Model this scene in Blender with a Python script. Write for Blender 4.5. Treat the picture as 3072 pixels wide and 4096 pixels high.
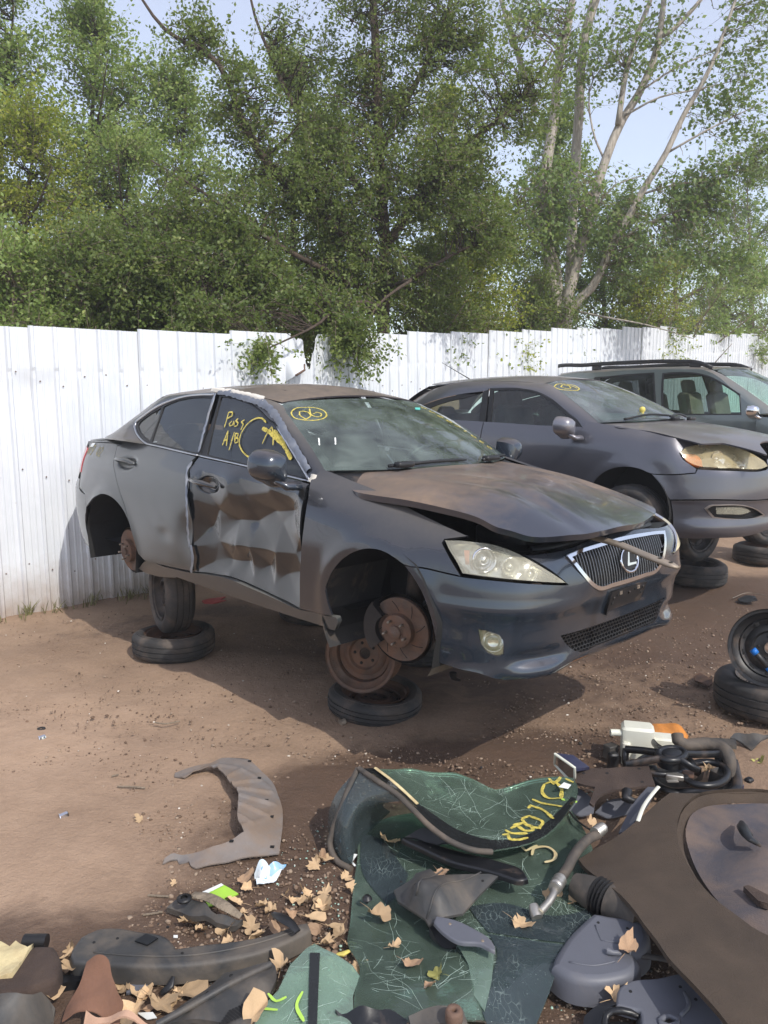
# ==== head
import bpy, bmesh, math, random
import numpy as np
from mathutils import Vector, Matrix
from mathutils.geometry import delaunay_2d_cdt
for o in list(bpy.data.objects): bpy.data.objects.remove(o)
SC = bpy.context.scene; COL = SC.collection
R = math.radians
# ---------------------------------------------------------------- camera, world, sun, exposure
EYE = 1.78; FPX = 3110.0; PITCH = math.atan2(448, FPX)
cam = bpy.data.cameras.new('camera'); cam.sensor_fit = 'HORIZONTAL'; cam.sensor_width = 36
cam.lens = 36*FPX/3072; cam.clip_start = .05; cam.clip_end = 3000
camo = bpy.data.objects.new('camera', cam); COL.objects.link(camo)
camo.location = (0, 0, EYE); camo.rotation_euler = (math.pi/2-PITCH, 0, 0)
SC.camera = camo
SUN_AZ, SUN_EL = R(-54), R(46)          # azimuth from +X towards +Y
SD = Vector((math.cos(SUN_AZ)*math.cos(SUN_EL), math.sin(SUN_AZ)*math.cos(SUN_EL), math.sin(SUN_EL)))
w = bpy.data.worlds.new('World'); SC.world = w; w.use_nodes = True
nt = w.node_tree; nt.nodes.clear()
sky = nt.nodes.new('ShaderNodeTexSky'); sky.sky_type = 'NISHITA'; sky.sun_disc = False
sky.sun_elevation = SUN_EL; sky.sun_rotation = math.pi/2-SUN_AZ
sky.air_density = 1.0; sky.dust_density = 1.0; sky.ozone_density = 1.0
bg = nt.nodes.new('ShaderNodeBackground'); bg.inputs[1].default_value = .15
wo = nt.nodes.new('ShaderNodeOutputWorld')
veil = nt.nodes.new('ShaderNodeMix'); veil.data_type = 'RGBA'; veil.blend_type = 'ADD'; veil.inputs[0].default_value = 1.0
veil.inputs[7].default_value = (2.0, 1.72, 1.55, 1)      # even pale haze of a smoky summer sky
nt.links.new(sky.outputs[0], veil.inputs[6]); nt.links.new(veil.outputs[2], bg.inputs[0]); nt.links.new(bg.outputs[0], wo.inputs[0])
sun = bpy.data.lights.new('sun', 'SUN'); sun.energy = 2.9; sun.angle = R(.53); sun.color = (1, .95, .87)
so = bpy.data.objects.new('sun', sun); COL.objects.link(so)
so.rotation_euler = (-SD).to_track_quat('-Z', 'Y').to_euler()
SC.view_settings.view_transform = 'Standard'; SC.view_settings.look = 'None'
SC.view_settings.exposure = 0.34; SC.view_settings.gamma = 1.0
SC.view_settings.use_curve_mapping = False
SC.cycles.max_bounces = 8; SC.cycles.transparent_max_bounces = 16
# ---------------------------------------------------------------- helpers: placing
_cp, _sp = math.cos(PITCH), math.sin(PITCH)
def ray(u, v):
    x = (u-1536)/FPX; z = -(v-2048)/FPX
    return np.array([x, _cp+_sp*z, -_sp+_cp*z])
CAMP = np.array([0, 0, EYE])
def gz(x, y):
    """height of the yard: level near the wreck, rising gently along the fence to the right"""
    s = .77*x+.64*y-3.2
    return .034*np.where(s > 0, s*s/(s+1.2), 0)
def gp(u, v, z=0.0):
    """point at height z above the ground for a sight line of the survey photo"""
    d = ray(u, v); zz = z
    for _ in range(4):
        P = CAMP+d*((zz-EYE)/d[2]); zz = z+float(gz(P[0], P[1]))
    return P
def atp(u, v, y):
    """point on a sight line of the survey photo at depth y"""
    d = ray(u, v); return CAMP+d*(y/d[1])
def tag(o, label=None, cat=None, group=None, kind=None):
    if label: o['label'] = label
    if cat: o['category'] = cat
    if group: o['group'] = group
    if kind: o['kind'] = kind
    return o
def empty(name, loc=(0, 0, 0), label=None, cat=None, group=None, mat=None):
    o = bpy.data.objects.new(name, None); COL.objects.link(o); o.empty_display_size = .1
    if mat is not None: o.matrix_world = mat
    else: o.location = loc
    return tag(o, label, cat, group)
def copy_tree(o, parent=None):
    c = o.copy(); COL.objects.link(c)
    if parent is not None: c.parent = parent
    for ch in [x for x in ALL_CHILD.get(o.name, [])]: copy_tree(ch, c)
    return c
ALL_CHILD = {}
# ---------------------------------------------------------------- helpers: meshes
class MB:
    def __init__(s): s.v = []; s.f = []; s.n = 0; s.fm = []; s.cur = 0
    def add(s, V, Fc):
        V = np.asarray(V, float).reshape(-1, 3); k = s.n
        s.v.append(V); s.n += len(V)
        for f in Fc: s.f.append(tuple(int(i)+k for i in f)); s.fm.append(s.cur)
        return k
    def box(s, c, size, rot=None):
        sx, sy, sz = [q/2 for q in size]
        V = np.array([(x, y, z) for x in (-sx, sx) for y in (-sy, sy) for z in (-sz, sz)])
        if rot is not None: V = V@np.array(rot).T
        return s.add(V+np.array(c), [(0,1,3,2),(4,6,7,5),(0,4,5,1),(2,3,7,6),(0,2,6,4),(1,5,7,3)])
    def rbox(s, c, size, r, rot=None, seg=2):
        """box with rounded vertical edges and chamfered top and bottom"""
        sx, sy, sz = [q/2 for q in size]; r = min(r, sx*.98, sy*.98); c2 = min(r*.6, sz*.9)
        ring = []
        for cx, cy, a0 in ((sx-r, sy-r, 0), (-sx+r, sy-r, 90), (-sx+r, -sy+r, 180), (sx-r, -sy+r, 270)):
            for i in range(seg+1):
                a = math.radians(a0+90*i/seg); ring.append((cx, cy, math.cos(a), math.sin(a)))
        n = len(ring); V = []
        for z, k in ((-sz, r-c2), (-sz+c2, r), (sz-c2, r), (sz, r-c2)):
            V += [(cx+ca*k, cy+sa*k, z) for cx, cy, ca, sa in ring]
        V = np.array(V)
        if rot is not None: V = V@np.array(rot).T
        Fc = [(j*n+i, j*n+(i+1) % n, (j+1)*n+(i+1) % n, (j+1)*n+i) for j in range(3) for i in range(n)]
        Fc += [tuple(range(n-1, -1, -1)), tuple(range(3*n, 4*n))]
        return s.add(V+np.array(c), Fc)
    def tube(s, P, r, seg=8, cap=True, flat=1.0):
        P = [np.asarray(p, float) for p in P]; n = len(P)
        if np.isscalar(r): r = [r]*n
        V = []; up = None
        for i in range(n):
            t = P[min(i+1, n-1)]-P[max(i-1, 0)]; t = t/(np.linalg.norm(t)+1e-12)
            if up is None:
                a = np.array([0, 0, 1.]) if abs(t[2]) < .9 else np.array([1., 0, 0])
            else: a = up
            b = np.cross(t, a); b /= np.linalg.norm(b)+1e-12; up = np.cross(b, t)
            for k in range(seg):
                th = 2*math.pi*k/seg
                V.append(P[i]+r[i]*(b*math.cos(th)+up*math.sin(th)*flat))
        Fc = [(i*seg+k, i*seg+(k+1) % seg, (i+1)*seg+(k+1) % seg, (i+1)*seg+k) for i in range(n-1) for k in range(seg)]
        if cap: Fc += [tuple(range(seg-1, -1, -1)), tuple(range((n-1)*seg, n*seg))]
        return s.add(V, Fc)
    def lathe(s, prof, M=None, seg=32, closed=False):
        """profile (r, z) turned about local z, then placed by 4x4 M"""
        V = []; m = len(prof)
        for k in range(seg):
            a = 2*math.pi*k/seg; V += [(r*math.cos(a), r*math.sin(a), z) for r, z in prof]
        V = np.array(V)
        if M is not None: M = np.array(M); V = V@M[:3, :3].T+M[:3, 3]
        Fc = []
        for k in range(seg):
            k2 = (k+1) % seg
            for i in range(m-1+(1 if closed else 0)):
                j = (i+1) % m
                Fc.append((k*m+i, k2*m+i, k2*m+j, k*m+j))
        return s.add(V, Fc)
    def grid(s, G):
        """G array (n, m, 3)"""
        G = np.asarray(G, float); n, m = G.shape[:2]
        return s.add(G.reshape(-1, 3), [(i*m+j, i*m+j+1, (i+1)*m+j+1, (i+1)*m+j) for i in range(n-1) for j in range(m-1)])
    def ico(s, c, r, sub=1, sc=(1, 1, 1), rnd=0, rg=None):
        bm = bmesh.new(); bmesh.ops.create_icosphere(bm, subdivisions=sub, radius=1)
        V = np.array([v.co[:] for v in bm.verts])
        if rnd: V *= 1+(rg or random.Random(1)).uniform(-rnd, rnd)*0+np.array([[(rg or random).uniform(-rnd, rnd)] for _ in V])
        k = s.add(V*r*np.array(sc)+np.array(c), [[v.index for v in f.verts] for f in bm.faces]); bm.free(); return k
    def build(s, name, mat, parent=None, smooth=True, label=None, cat=None, group=None, kind=None, auto=None):
        me = bpy.data.meshes.new(name)
        V = np.vstack(s.v) if s.v else np.zeros((0, 3))
        me.from_pydata([tuple(v) for v in V], [], s.f)
        mats = mat if isinstance(mat, (list, tuple)) else [mat]
        for m in mats: me.materials.append(m)
        if len(mats) > 1: me.polygons.foreach_set('material_index', s.fm)
        bm = bmesh.new(); bm.from_mesh(me); bmesh.ops.recalc_face_normals(bm, faces=bm.faces) if auto != 'keep' else None
        if auto not in (None, 'keep'):
            for e in bm.edges:
                if len(e.link_faces) == 2 and e.calc_face_angle(0) > math.radians(auto): e.smooth = False
        bm.to_mesh(me); bm.free()
        me.polygons.foreach_set('use_smooth', [smooth]*len(me.polygons)); me.update()
        return link(me, name, parent, label, cat, group, kind)
def link(me, name, parent=None, label=None, cat=None, group=None, kind=None):
    o = bpy.data.objects.new(name, me); COL.objects.link(o)
    if parent is not None:
        o.parent = parent; ALL_CHILD.setdefault(parent.name, []).append(o)
    return tag(o, label, cat, group, kind)
def frame_m(o, z, x=None):
    """4x4 with origin o, local z axis along z, local x near x"""
    z = Vector(z).normalized(); x = Vector(x if x is not None else ((1, 0, 0) if abs(z.x) < .9 else (0, 1, 0)))
    y = z.cross(x).normalized(); x = y.cross(z)
    M = Matrix((x, y, z)).transposed().to_4x4(); M.translation = Vector(o); return M
def smooth_poly(P, closed=True, corner=38, step=.03):
    """spline through traced points, keeping sharp corners"""
    P = [np.asarray(p, float) for p in P]; n = len(P); out = []
    def is_c(i):
        if not closed and i in (0, n-1): return True
        a = P[i]-P[i-1]; b = P[(i+1) % n]-P[i]
        la, lb = np.linalg.norm(a), np.linalg.norm(b)
        if la < 1e-6 or lb < 1e-6: return True
        return np.dot(a, b)/(la*lb) < math.cos(math.radians(corner))
    C_ = [is_c(i) for i in range(n)]
    for i in range(n if closed else n-1):
        j = (i+1) % n; p1, p2 = P[i], P[j]
        p0 = P[i-1] if not C_[i] else 2*p1-p2
        p3 = P[(j+1) % n] if not C_[j] else 2*p2-p1
        L = np.linalg.norm(p2-p1); k = max(1, int(round(L/step)))
        l0, l1, l2 = max(np.linalg.norm(p1-p0), 1e-6), max(L, 1e-6), max(np.linalg.norm(p3-p2), 1e-6)
        m1 = ((p1-p0)/l0*l1+(p2-p1)/l1*l0)/(l0+l1)*l1; m2 = ((p2-p1)/l1*l2+(p3-p2)/l2*l1)/(l1+l2)*l1
        for q in range(k):
            t = q/k
            out.append((2*t**3-3*t*t+1)*p1+(t**3-2*t*t+t)*m1+(-2*t**3+3*t*t)*p2+(t**3-t*t)*m2)
    if not closed: out.append(P[-1])
    return np.array(out)
def inpoly(Q, poly):
    x, y = Q[:, 0], Q[:, 1]; n = len(poly); c = np.zeros(len(Q), bool); j = n-1
    for i in range(n):
        xi, yi = poly[i]; xj, yj = poly[j]
        m = ((yi > y) != (yj > y)); m2 = x < (xj-xi)*(y-yi)/((yj-yi) if yj != yi else 1e-12)+xi
        c ^= (m & m2); j = i
    return c
def area2(p):
    p = np.asarray(p); x, y = p[:, 0], p[:, 1]; return np.sum(x*np.roll(y, -1)-np.roll(x, -1)*y)/2
def inset_poly(p, d):
    p = np.asarray(p, float); s = 1 if area2(p) > 0 else -1
    t = np.roll(p, -1, 0)-np.roll(p, 1, 0); t /= np.linalg.norm(t, axis=1)[:, None]+1e-12
    return p+np.stack([-t[:, 1], t[:, 0]], 1)*d*s
def edge_dist(Q, poly):
    d = np.full(len(Q), 1e9); n = len(poly)
    for i in range(n):
        a, b = poly[i], poly[(i+1) % n]; ab = b-a; L = ab@ab+1e-15
        t = np.clip(((Q-a)@ab)/L, 0, 1); d = np.minimum(d, np.linalg.norm(Q-a-t[:, None]*ab, axis=1))
    return d
def fill2d(poly, holes=(), res=.03):
    poly = np.asarray(poly); lo, hi = poly.min(0), poly.max(0)
    nx, ny = int((hi[0]-lo[0])/res)+2, int((hi[1]-lo[1])/(res*.866))+2
    gx, gy = np.meshgrid(np.arange(nx), np.arange(ny))
    Q = np.stack([lo[0]+(gx+.5*(gy % 2)).ravel()*res, lo[1]+gy.ravel()*res*.866], 1)
    m = inpoly(Q, poly)
    for h in holes: m &= ~inpoly(Q, h)
    Q = Q[m]
    if len(Q):
        m = edge_dist(Q, poly) > res*.45
        for h in holes: m &= edge_dist(Q, np.asarray(h)) > res*.45
        Q = Q[m]
    loops = [np.asarray(poly)]+[np.asarray(h) for h in holes]
    V = np.vstack(loops+[Q]); E = []; k = 0
    for l in loops:
        n = len(l); E += [(k+i, k+(i+1) % n) for i in range(n)]; k += n
    r = delaunay_2d_cdt([Vector(v) for v in V], E, [], 0, 1e-7)
    V2 = np.array([v[:] for v in r[0]]); T_ = [t for t in r[2] if len(t) == 3]
    c = V2[np.array(T_)].mean(1); m = inpoly(c, poly)
    for h in holes: m &= ~inpoly(c, np.asarray(h))
    T_ = [t for t, k in zip(T_, m) if k]
    return V2, T_, loops
def fn_normal(fn, uv, e=2e-3):
    a = fn(uv+[e, 0])-fn(uv-[e, 0]); b = fn(uv+[0, e])-fn(uv-[0, e])
    n = np.cross(a, b); return n/(np.linalg.norm(n, axis=1)[:, None]+1e-12)
def panel(name, poly, fn, mat, parent=None, holes=(), res=.03, gap=.002, flange=.012, mirror=False,
          smooth=True, closed_poly=None, off=0.0, out=None, label=None, disp=None, both=True, step=None, **kw):
    """sheet cut to a traced outline on a smooth surface fn(u,v)->xyz, with a turned-in edge"""
    p = smooth_poly(poly, step=step or res*.8) if smooth else np.asarray(poly, float)
    if gap: p = inset_poly(p, gap)
    hs = [smooth_poly(h, step=step or res*.8) if smooth else np.asarray(h, float) for h in holes]
    V2, T_, loops = fill2d(p, hs, res)
    P = fn(V2); N = fn_normal(fn, V2)
    if out is None: out = np.array([0, -1., .15])       # which side is the outside
    sgn = 1 if np.sum(N@np.asarray(out)) > 0 else -1
    N = N*sgn
    if off: P = P+N*off
    if disp is not None: P = P+N*disp(V2)[:, None]
    mb = MB(); t0 = T_[0]; tri = []
    for a, b, c in T_:
        n = np.cross(P[b]-P[a], P[c]-P[a]); tri.append((a, b, c) if n@N[a] > 0 else (a, c, b))
    mb.add(P, tri)
    if flange:
        k = 0
        for l in loops:
            Pl = fn(l); Nl = fn_normal(fn, l)*sgn
            if off: Pl = Pl+Nl*off
            if disp is not None: Pl = Pl+Nl*disp(l)[:, None]
            n = len(l)
            G = np.stack([Pl, Pl-Nl*flange]); G = np.concatenate([G, G[:, :1]], 1)
            mb.grid(G)
    def fin(mb, nm):
        o = mb.build(nm, mat, parent, label=label, auto='keep', **kw); return o
    o = fin(mb, name)
    if mirror:
        m2 = MB(); Vv = np.vstack(mb.v)*[1, -1, 1]
        m2.v = [Vv]; m2.n = len(Vv); m2.f = [tuple(reversed(f)) for f in mb.f]; m2.fm = mb.fm
        fin(m2, name)
    return o
def lerp_line(P, n):
    P = np.asarray(P, float); d = np.r_[0, np.cumsum(np.linalg.norm(np.diff(P, axis=0), axis=1))]
    t = np.linspace(0, d[-1], n); return np.stack([np.interp(t, d, P[:, i]) for i in range(P.shape[1])], 1)
def pair_strip(name, A, B, mat, parent, per=8, m=6, bulge=0.0, axis=(0, 0, 0), mirror=False, label=None, flange=0):
    """sheet lofted between two lines given by the same number of key points; bulges away from axis"""
    A = np.asarray(A, float); B = np.asarray(B, float); n = (len(A)-1)*per+1
    def sm(P):
        out = []
        Q = np.vstack([2*P[0]-P[1], P, 2*P[-1]-P[-2]])
        for i in range(len(P)-1):
            p0, p1, p2, p3 = Q[i:i+4]
            for q in range(per):
                t = q/per; out.append(.5*((2*p1)+(-p0+p2)*t+(2*p0-5*p1+4*p2-p3)*t*t+(-p0+3*p1-3*p2+p3)*t**3))
        out.append(P[-1]); return np.array(out)
    a, b = sm(A), sm(B); G = np.zeros((n, m+1, 3))
    for j in range(m+1):
        t = j/m; c = a*(1-t)+b*t
        if bulge:
            o = c-np.asarray(axis); o[:, 0] = 0; o /= np.linalg.norm(o, axis=1)[:, None]+1e-9
            L = np.linalg.norm(b-a, axis=1)[:, None]
            c = c+o*bulge*4*t*(1-t)*L
        G[:, j] = c
    for s_ in ((1, -1) if mirror else (1,)):
        mb = MB(); mb.grid(G*[1, s_, 1]); mb.build(name, mat, parent, label=label)
def ribbon(mb, P, N, wd, lift=.002, taper=True, rg=None):
    """flat brush stroke along 3D points P on a surface with normals N"""
    P = np.asarray(P, float); N = np.asarray(N, float); n = len(P)
    G = np.zeros((n, 2, 3))
    for i in range(n):
        t = P[min(i+1, n-1)]-P[max(i-1, 0)]; t /= np.linalg.norm(t)+1e-9
        b = np.cross(N[i], t); k = wd/2*(1 if not taper or 0 < i < n-1 else .6)
        if rg: k *= rg.uniform(.8, 1.2)
        G[i, 0] = P[i]+b*k+N[i]*lift; G[i, 1] = P[i]-b*k+N[i]*lift
    mb.grid(G)
def strokes(name, lines, fn, mat, parent, wd, lift=.0015, out=(0, -1, .2), label=None, step=.012, seed=3, **kw):
    mb = MB(); rg = random.Random(seed)
    for l in lines:
        uv = smooth_poly(l, closed=False, corner=70, step=step) if len(l) > 1 else np.array(l)
        P = fn(uv); N = fn_normal(fn, uv)
        N *= (1 if np.sum(N@np.asarray(out, float)) > 0 else -1)
        ribbon(mb, P, N, wd, lift, rg=rg)
    return mb.build(name, mat, parent, label=label, **kw)

# ==== mats
# ---------------------------------------------------------------- materials
def srgb(r, g, b):
    f = lambda c: (c/255/12.92 if c/255 <= .04045 else ((c/255+.055)/1.055)**2.4)
    return (f(r), f(g), f(b), 1)
class NT:
    def __init__(s, name):
        s.m = bpy.data.materials.new(name); s.m.use_nodes = True; s.t = s.m.node_tree; s.t.nodes.clear()
        s.out = s.n('ShaderNodeOutputMaterial'); s.b = s.n('ShaderNodeBsdfPrincipled'); s.l(s.b.outputs[0], s.out.inputs[0])
    def n(s, typ, **kw):
        x = s.t.nodes.new(typ)
        for k, v in kw.items():
            if k in x.inputs.keys() if hasattr(x.inputs, 'keys') else False: pass
            setattr(x, k, v)
        return x
    def l(s, a, b): s.t.links.new(a, b)
    def obj(s):
        if not hasattr(s, '_c'): s._c = s.n('ShaderNodeTexCoord')
        return s._c.outputs['Object']
    def noise(s, scale, detail=4, rough=.55, dist=0, vec=None, stretch=None):
        x = s.n('ShaderNodeTexNoise'); x.inputs['Scale'].default_value = scale; x.inputs['Detail'].default_value = detail
        x.inputs['Roughness'].default_value = rough; x.inputs['Distortion'].default_value = dist
        v = vec or s.obj()
        if stretch:
            mp = s.n('ShaderNodeMapping'); mp.inputs['Scale'].default_value = stretch; s.l(v, mp.inputs[0]); v = mp.outputs[0]
        s.l(v, x.inputs['Vector']); return x.outputs[0]
    def ramp(s, fac, a, b, ca=(0, 0, 0, 1), cb=(1, 1, 1, 1), extra=()):
        x = s.n('ShaderNodeValToRGB'); e = x.color_ramp.elements
        e[0].position = a; e[0].color = ca; e[1].position = b; e[1].color = cb
        for p, c in extra: q = e.new(p); q.color = c
        s.l(fac, x.inputs[0]); return x.outputs[0]
    def mix(s, f, a, b, mode='MIX'):
        x = s.n('ShaderNodeMix'); x.data_type = 'RGBA'; x.blend_type = mode
        for sock, v in ((0, f), (6, a), (7, b)):
            if hasattr(v, 'links') or hasattr(v, 'is_linked'): s.l(v, x.inputs[sock])
            else: x.inputs[sock].default_value = v
        return x.outputs[2]
    def math(s, op, a, b=0.0, clamp=False):
        x = s.n('ShaderNodeMath'); x.operation = op; x.use_clamp = clamp
        for i, v in enumerate((a, b)):
            if hasattr(v, 'is_linked'): s.l(v, x.inputs[i])
            else: x.inputs[i].default_value = v
        return x.outputs[0]
    def bump(s, h, strength=.3, dist=.01, base=None):
        x = s.n('ShaderNodeBump'); x.inputs['Strength'].default_value = strength; x.inputs['Distance'].default_value = dist
        s.l(h, x.inputs['Height'])
        if base: s.l(base, x.inputs['Normal'])
        s.l(x.outputs[0], s.b.inputs['Normal']); return x.outputs[0]
    def set(s, k, v):
        if hasattr(v, 'is_linked'): s.l(v, s.b.inputs[k])
        else: s.b.inputs[k].default_value = v
def simple(name, col, rough=.5, metal=0, var=.25, scale=6, bump=.15, bscale=60, dust=None, dustamt=.3, coat=0, spec=None):
    """a worn everyday surface: colour varied by noise, fine relief, patches of dirt"""
    m = NT(name); c = col if len(col) == 4 else srgb(*col)
    k = m.noise(scale, 5); lo = tuple(x*(1-var) for x in c[:3])+(1,); hi = tuple(min(1, x*(1+var)) for x in c[:3])+(1,)
    col_ = m.ramp(k, .3, .7, lo, hi)
    if dust:
        d = m.ramp(m.noise(scale*.7, 6, .62, .4), .62-dustamt*.5, .95-dustamt*.5)
        d = m.math('MULTIPLY', d, .85)
        col_ = m.mix(d, col_, srgb(*dust)); rr = m.n('ShaderNodeMapRange'); m.l(d, rr.inputs[0]); rr.inputs[3].default_value = rough; rr.inputs[4].default_value = max(rough, .85)
        m.set('Roughness', rr.outputs[0])
        if metal:
            r2 = m.n('ShaderNodeMapRange'); m.l(d, r2.inputs[0]); r2.inputs[3].default_value = metal; r2.inputs[4].default_value = 0; m.set('Metallic', r2.outputs[0])
    else:
        m.set('Roughness', rough); m.set('Metallic', metal)
    m.set('Base Color', col_)
    if coat: m.set('Coat Weight', coat); m.set('Coat Roughness', .08)
    if spec is not None: m.set('Specular IOR Level', spec)
    if bump: m.bump(m.noise(bscale, 3), bump, .004)
    return m.m
DUST = (128, 108, 92)
def paint(name, col, flake=.55, rough=.3, dust_side=.25, dust_top=.75, dcol=DUST, coat=1.0, patch=True, fade=False):
    """metallic car paint under clear coat, with dust settled on what faces up"""
    m = NT(name); c = srgb(*col)
    g = m.n('ShaderNodeNewGeometry'); sx = m.n('ShaderNodeSeparateXYZ'); m.l(g.outputs['Normal'], sx.inputs[0])
    up = m.n('ShaderNodeMapRange'); up.inputs[1].default_value = .45; up.inputs[2].default_value = .97
    m.l(sx.outputs[2], up.inputs[0])
    up.inputs[3].default_value = dust_side; up.inputs[4].default_value = dust_top
    n1 = m.ramp(m.noise(1.6, 7, .62, .3), .25, .72); n2 = m.ramp(m.noise(28, 4, .7), .3, .75, (.75, .75, .75, 1))
    d = m.math('MULTIPLY', up.outputs[0], m.math('MULTIPLY', m.math('ADD', m.math('MULTIPLY', n1, .7 if patch else .3), .45 if patch else .7), n2), True)
    if fade:      # rain has washed the dust off towards the front edge
        so_ = m.n('ShaderNodeSeparateXYZ'); m.l(m.obj(), so_.inputs[0])
        a = m.math('ADD', so_.outputs[0], m.math('MULTIPLY', m.math('SUBTRACT', m.noise(2.6, 6, .65, .5), .5), .9)); a = m.math('ADD', a, m.math('MULTIPLY', m.math('SUBTRACT', m.noise(16, 5, .7), .5), .5))
        f = m.n('ShaderNodeMapRange'); m.l(a, f.inputs[0]); f.inputs[1].default_value = .22; f.inputs[2].default_value = .72; f.inputs[3].default_value = 1; f.inputs[4].default_value = .12
        d = m.math('MULTIPLY', d, f.outputs[0], True)
    m.set('Base Color', m.mix(d, c, srgb(*dcol)))
    for k, a, b in (('Metallic', flake, 0), ('Roughness', rough, .9), ('Coat Weight', coat, .0)):
        r = m.n('ShaderNodeMapRange'); m.l(d, r.inputs[0]); r.inputs[3].default_value = a; r.inputs[4].default_value = b
        m.set(k, r.outputs[0])
    m.set('Coat Roughness', .06)
    # fine scratches and streaks break up the gloss
    sc = m.ramp(m.noise(9, 6, .7, .4, stretch=(1, 1, .25)), .42, .75); rr2 = m.n('ShaderNodeMapRange'); m.l(sc, rr2.inputs[0]); rr2.inputs[3].default_value = .04; rr2.inputs[4].default_value = .20
    m.set('Coat Roughness', rr2.outputs[0])
    m.bump(m.noise(3.0, 3), .05, .01)
    return m.m
def glass(name, tint=(.82, .93, .88), trans=.85, rough=.02, dirt=.12, dcol=(150, 145, 135), dscale=5, spec=1.0):
    """thin window glass: lets light straight through, reflects by angle, carries a dirt film that can also hold painted reflections"""
    m = NT(name); m.t.nodes.remove(m.b)
    tr = m.n('ShaderNodeBsdfTransparent'); tr.inputs[0].default_value = (tint[0]*trans, tint[1]*trans, tint[2]*trans, 1)
    gl = m.n('ShaderNodeBsdfGlossy'); gl.inputs['Roughness'].default_value = rough
    fr = m.n('ShaderNodeFresnel'); fr.inputs[0].default_value = 1.52
    f2 = m.math('MULTIPLY', fr.outputs[0], 1.5*spec, True)
    mx = m.n('ShaderNodeMixShader'); m.l(f2, mx.inputs[0]); m.l(tr.outputs[0], mx.inputs[1]); m.l(gl.outputs[0], mx.inputs[2])
    df = m.n('ShaderNodeBsdfDiffuse'); df.inputs[0].default_value = srgb(*dcol)
    dn = m.math('MULTIPLY', m.ramp(m.noise(dscale, 3, .5, .5), .25, .8), dirt*2, True)
    m2 = m.n('ShaderNodeMixShader'); m.l(dn, m2.inputs[0]); m.l(mx.outputs[0], m2.inputs[1]); m.l(df.outputs[0], m2.inputs[2])
    m.l(m2.outputs[0], m.out.inputs[0]); return m.m
M = {}
M['paint'] = paint('dark_grey_paint', (50, 54, 62), .40, .20, .03, .9, (118, 110, 100))
M['paint_door_reflect'] = paint('door_paint_dark_reflections', (26, 28, 31), .15, .18, .0, .5, (118, 110, 100))  # darker than the other panels: the dents' dark reflections are put into the colour
M['paint_dusty'] = paint('dusty_grey_paint', (56, 61, 65), .3, .30, .15, .8, (118, 116, 108), .85)
M['paint_clean'] = paint('blue_grey_paint', (46, 57, 70), .45, .20, .03, .45)
M['paint_sedan'] = paint('grey_sedan_paint', (88, 89, 97), .5, .28, .05, .75, (124, 116, 108))
M['paint_mirror_lit'] = paint('mirror_paint_highlight', (128, 128, 136), .5, .3, .05, .5)  # lighter grey paints in the bright highlight on the near mirror
M['paint_van'] = paint('grey_green_paint', (98, 110, 112), .5, .32, .12, .7)
M['black'] = simple('black_plastic', (30, 30, 32), .45, 0, .2, 8, .1, 80, DUST, .12)
M['rubber_trim'] = simple('black_trim', (24, 24, 26), .5, 0, .2, 8, .05)
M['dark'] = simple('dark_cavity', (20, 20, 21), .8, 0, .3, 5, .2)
M['liner'] = simple('wheel_liner_felt', (44, 43, 43), .9, 0, .3, 7, .5, 90, DUST, .25)
M['grey_liner'] = simple('dusty_grey_liner', (92, 86, 80), .85, 0, .25, 8, .4, 60, DUST, .5)
M['chrome'] = simple('chrome', (225, 226, 230), .1, 1, .03, 4, 0)
M['satin'] = simple('satin_metal', (190, 192, 196), .28, 1, .08, 6, 0)
M['bar'] = simple('dull_grille_bar', (120, 122, 126), .3, .9, .1, 6, 0)
M['tape'] = simple('crumpled_silver_tape', (116, 122, 134), .5, .3, .2, 14, .6, 30, (150, 150, 150), .3)
M['white_tape'] = simple('white_tape', (222, 216, 205), .6, 0, .06, 9, .2)
M['rust'] = simple('rusted_iron', (102, 87, 78), .8, .3, .35, 14, .6, 90, (120, 84, 62), .5)
M['rust_dark'] = simple('dark_rusted_steel', (74, 60, 52), .75, .35, .4, 9, .6, 70, (104, 70, 50), .45)
M['iron'] = simple('dirty_iron', (52, 50, 50), .6, .5, .3, 10, .4, 80, (96, 80, 66), .3)
M['steel'] = simple('grey_steel', (150, 140, 128), .5, .7, .25, 9, .3, 60, (130, 110, 88), .45)
M['tyre'] = simple('worn_tyre_rubber', (50, 49, 49), .78, 0, .3, 7, .35, 70, (112, 98, 86), .35)
M['headlamp_shell'] = simple('lamp_reflector', (215, 214, 205), .22, .75, .06, 8, 0)
M['amber'] = simple('amber_reflector', (214, 112, 40), .25, 0, .2, 20, 0, coat=.6)
M['salmon'] = simple('faded_amber_marker', (190, 128, 108), .4, 0, .15, 20, 0)
M['red_lens'] = simple('red_tail_lens', (170, 36, 44), .2, 0, .12, 8, 0, coat=.8)
M['glass_tint'] = glass('tinted_side_glass', (.56, .62, .62), .62, .02, .11, (110, 116, 118))
M['glass_wind'] = glass('windscreen_glass', (.80, .96, .90), .95, .015, .22, (140, 154, 147))  # film is dirt plus painted grey-green reflections of sky and trees
M['glass_dusty'] = glass('dusty_windscreen', (.74, .92, .86), .8, .03, .26, (150, 158, 160), 3)
M['glass_clear'] = glass('side_glass', (.66, .88, .78), .85, .02, .05)
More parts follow.
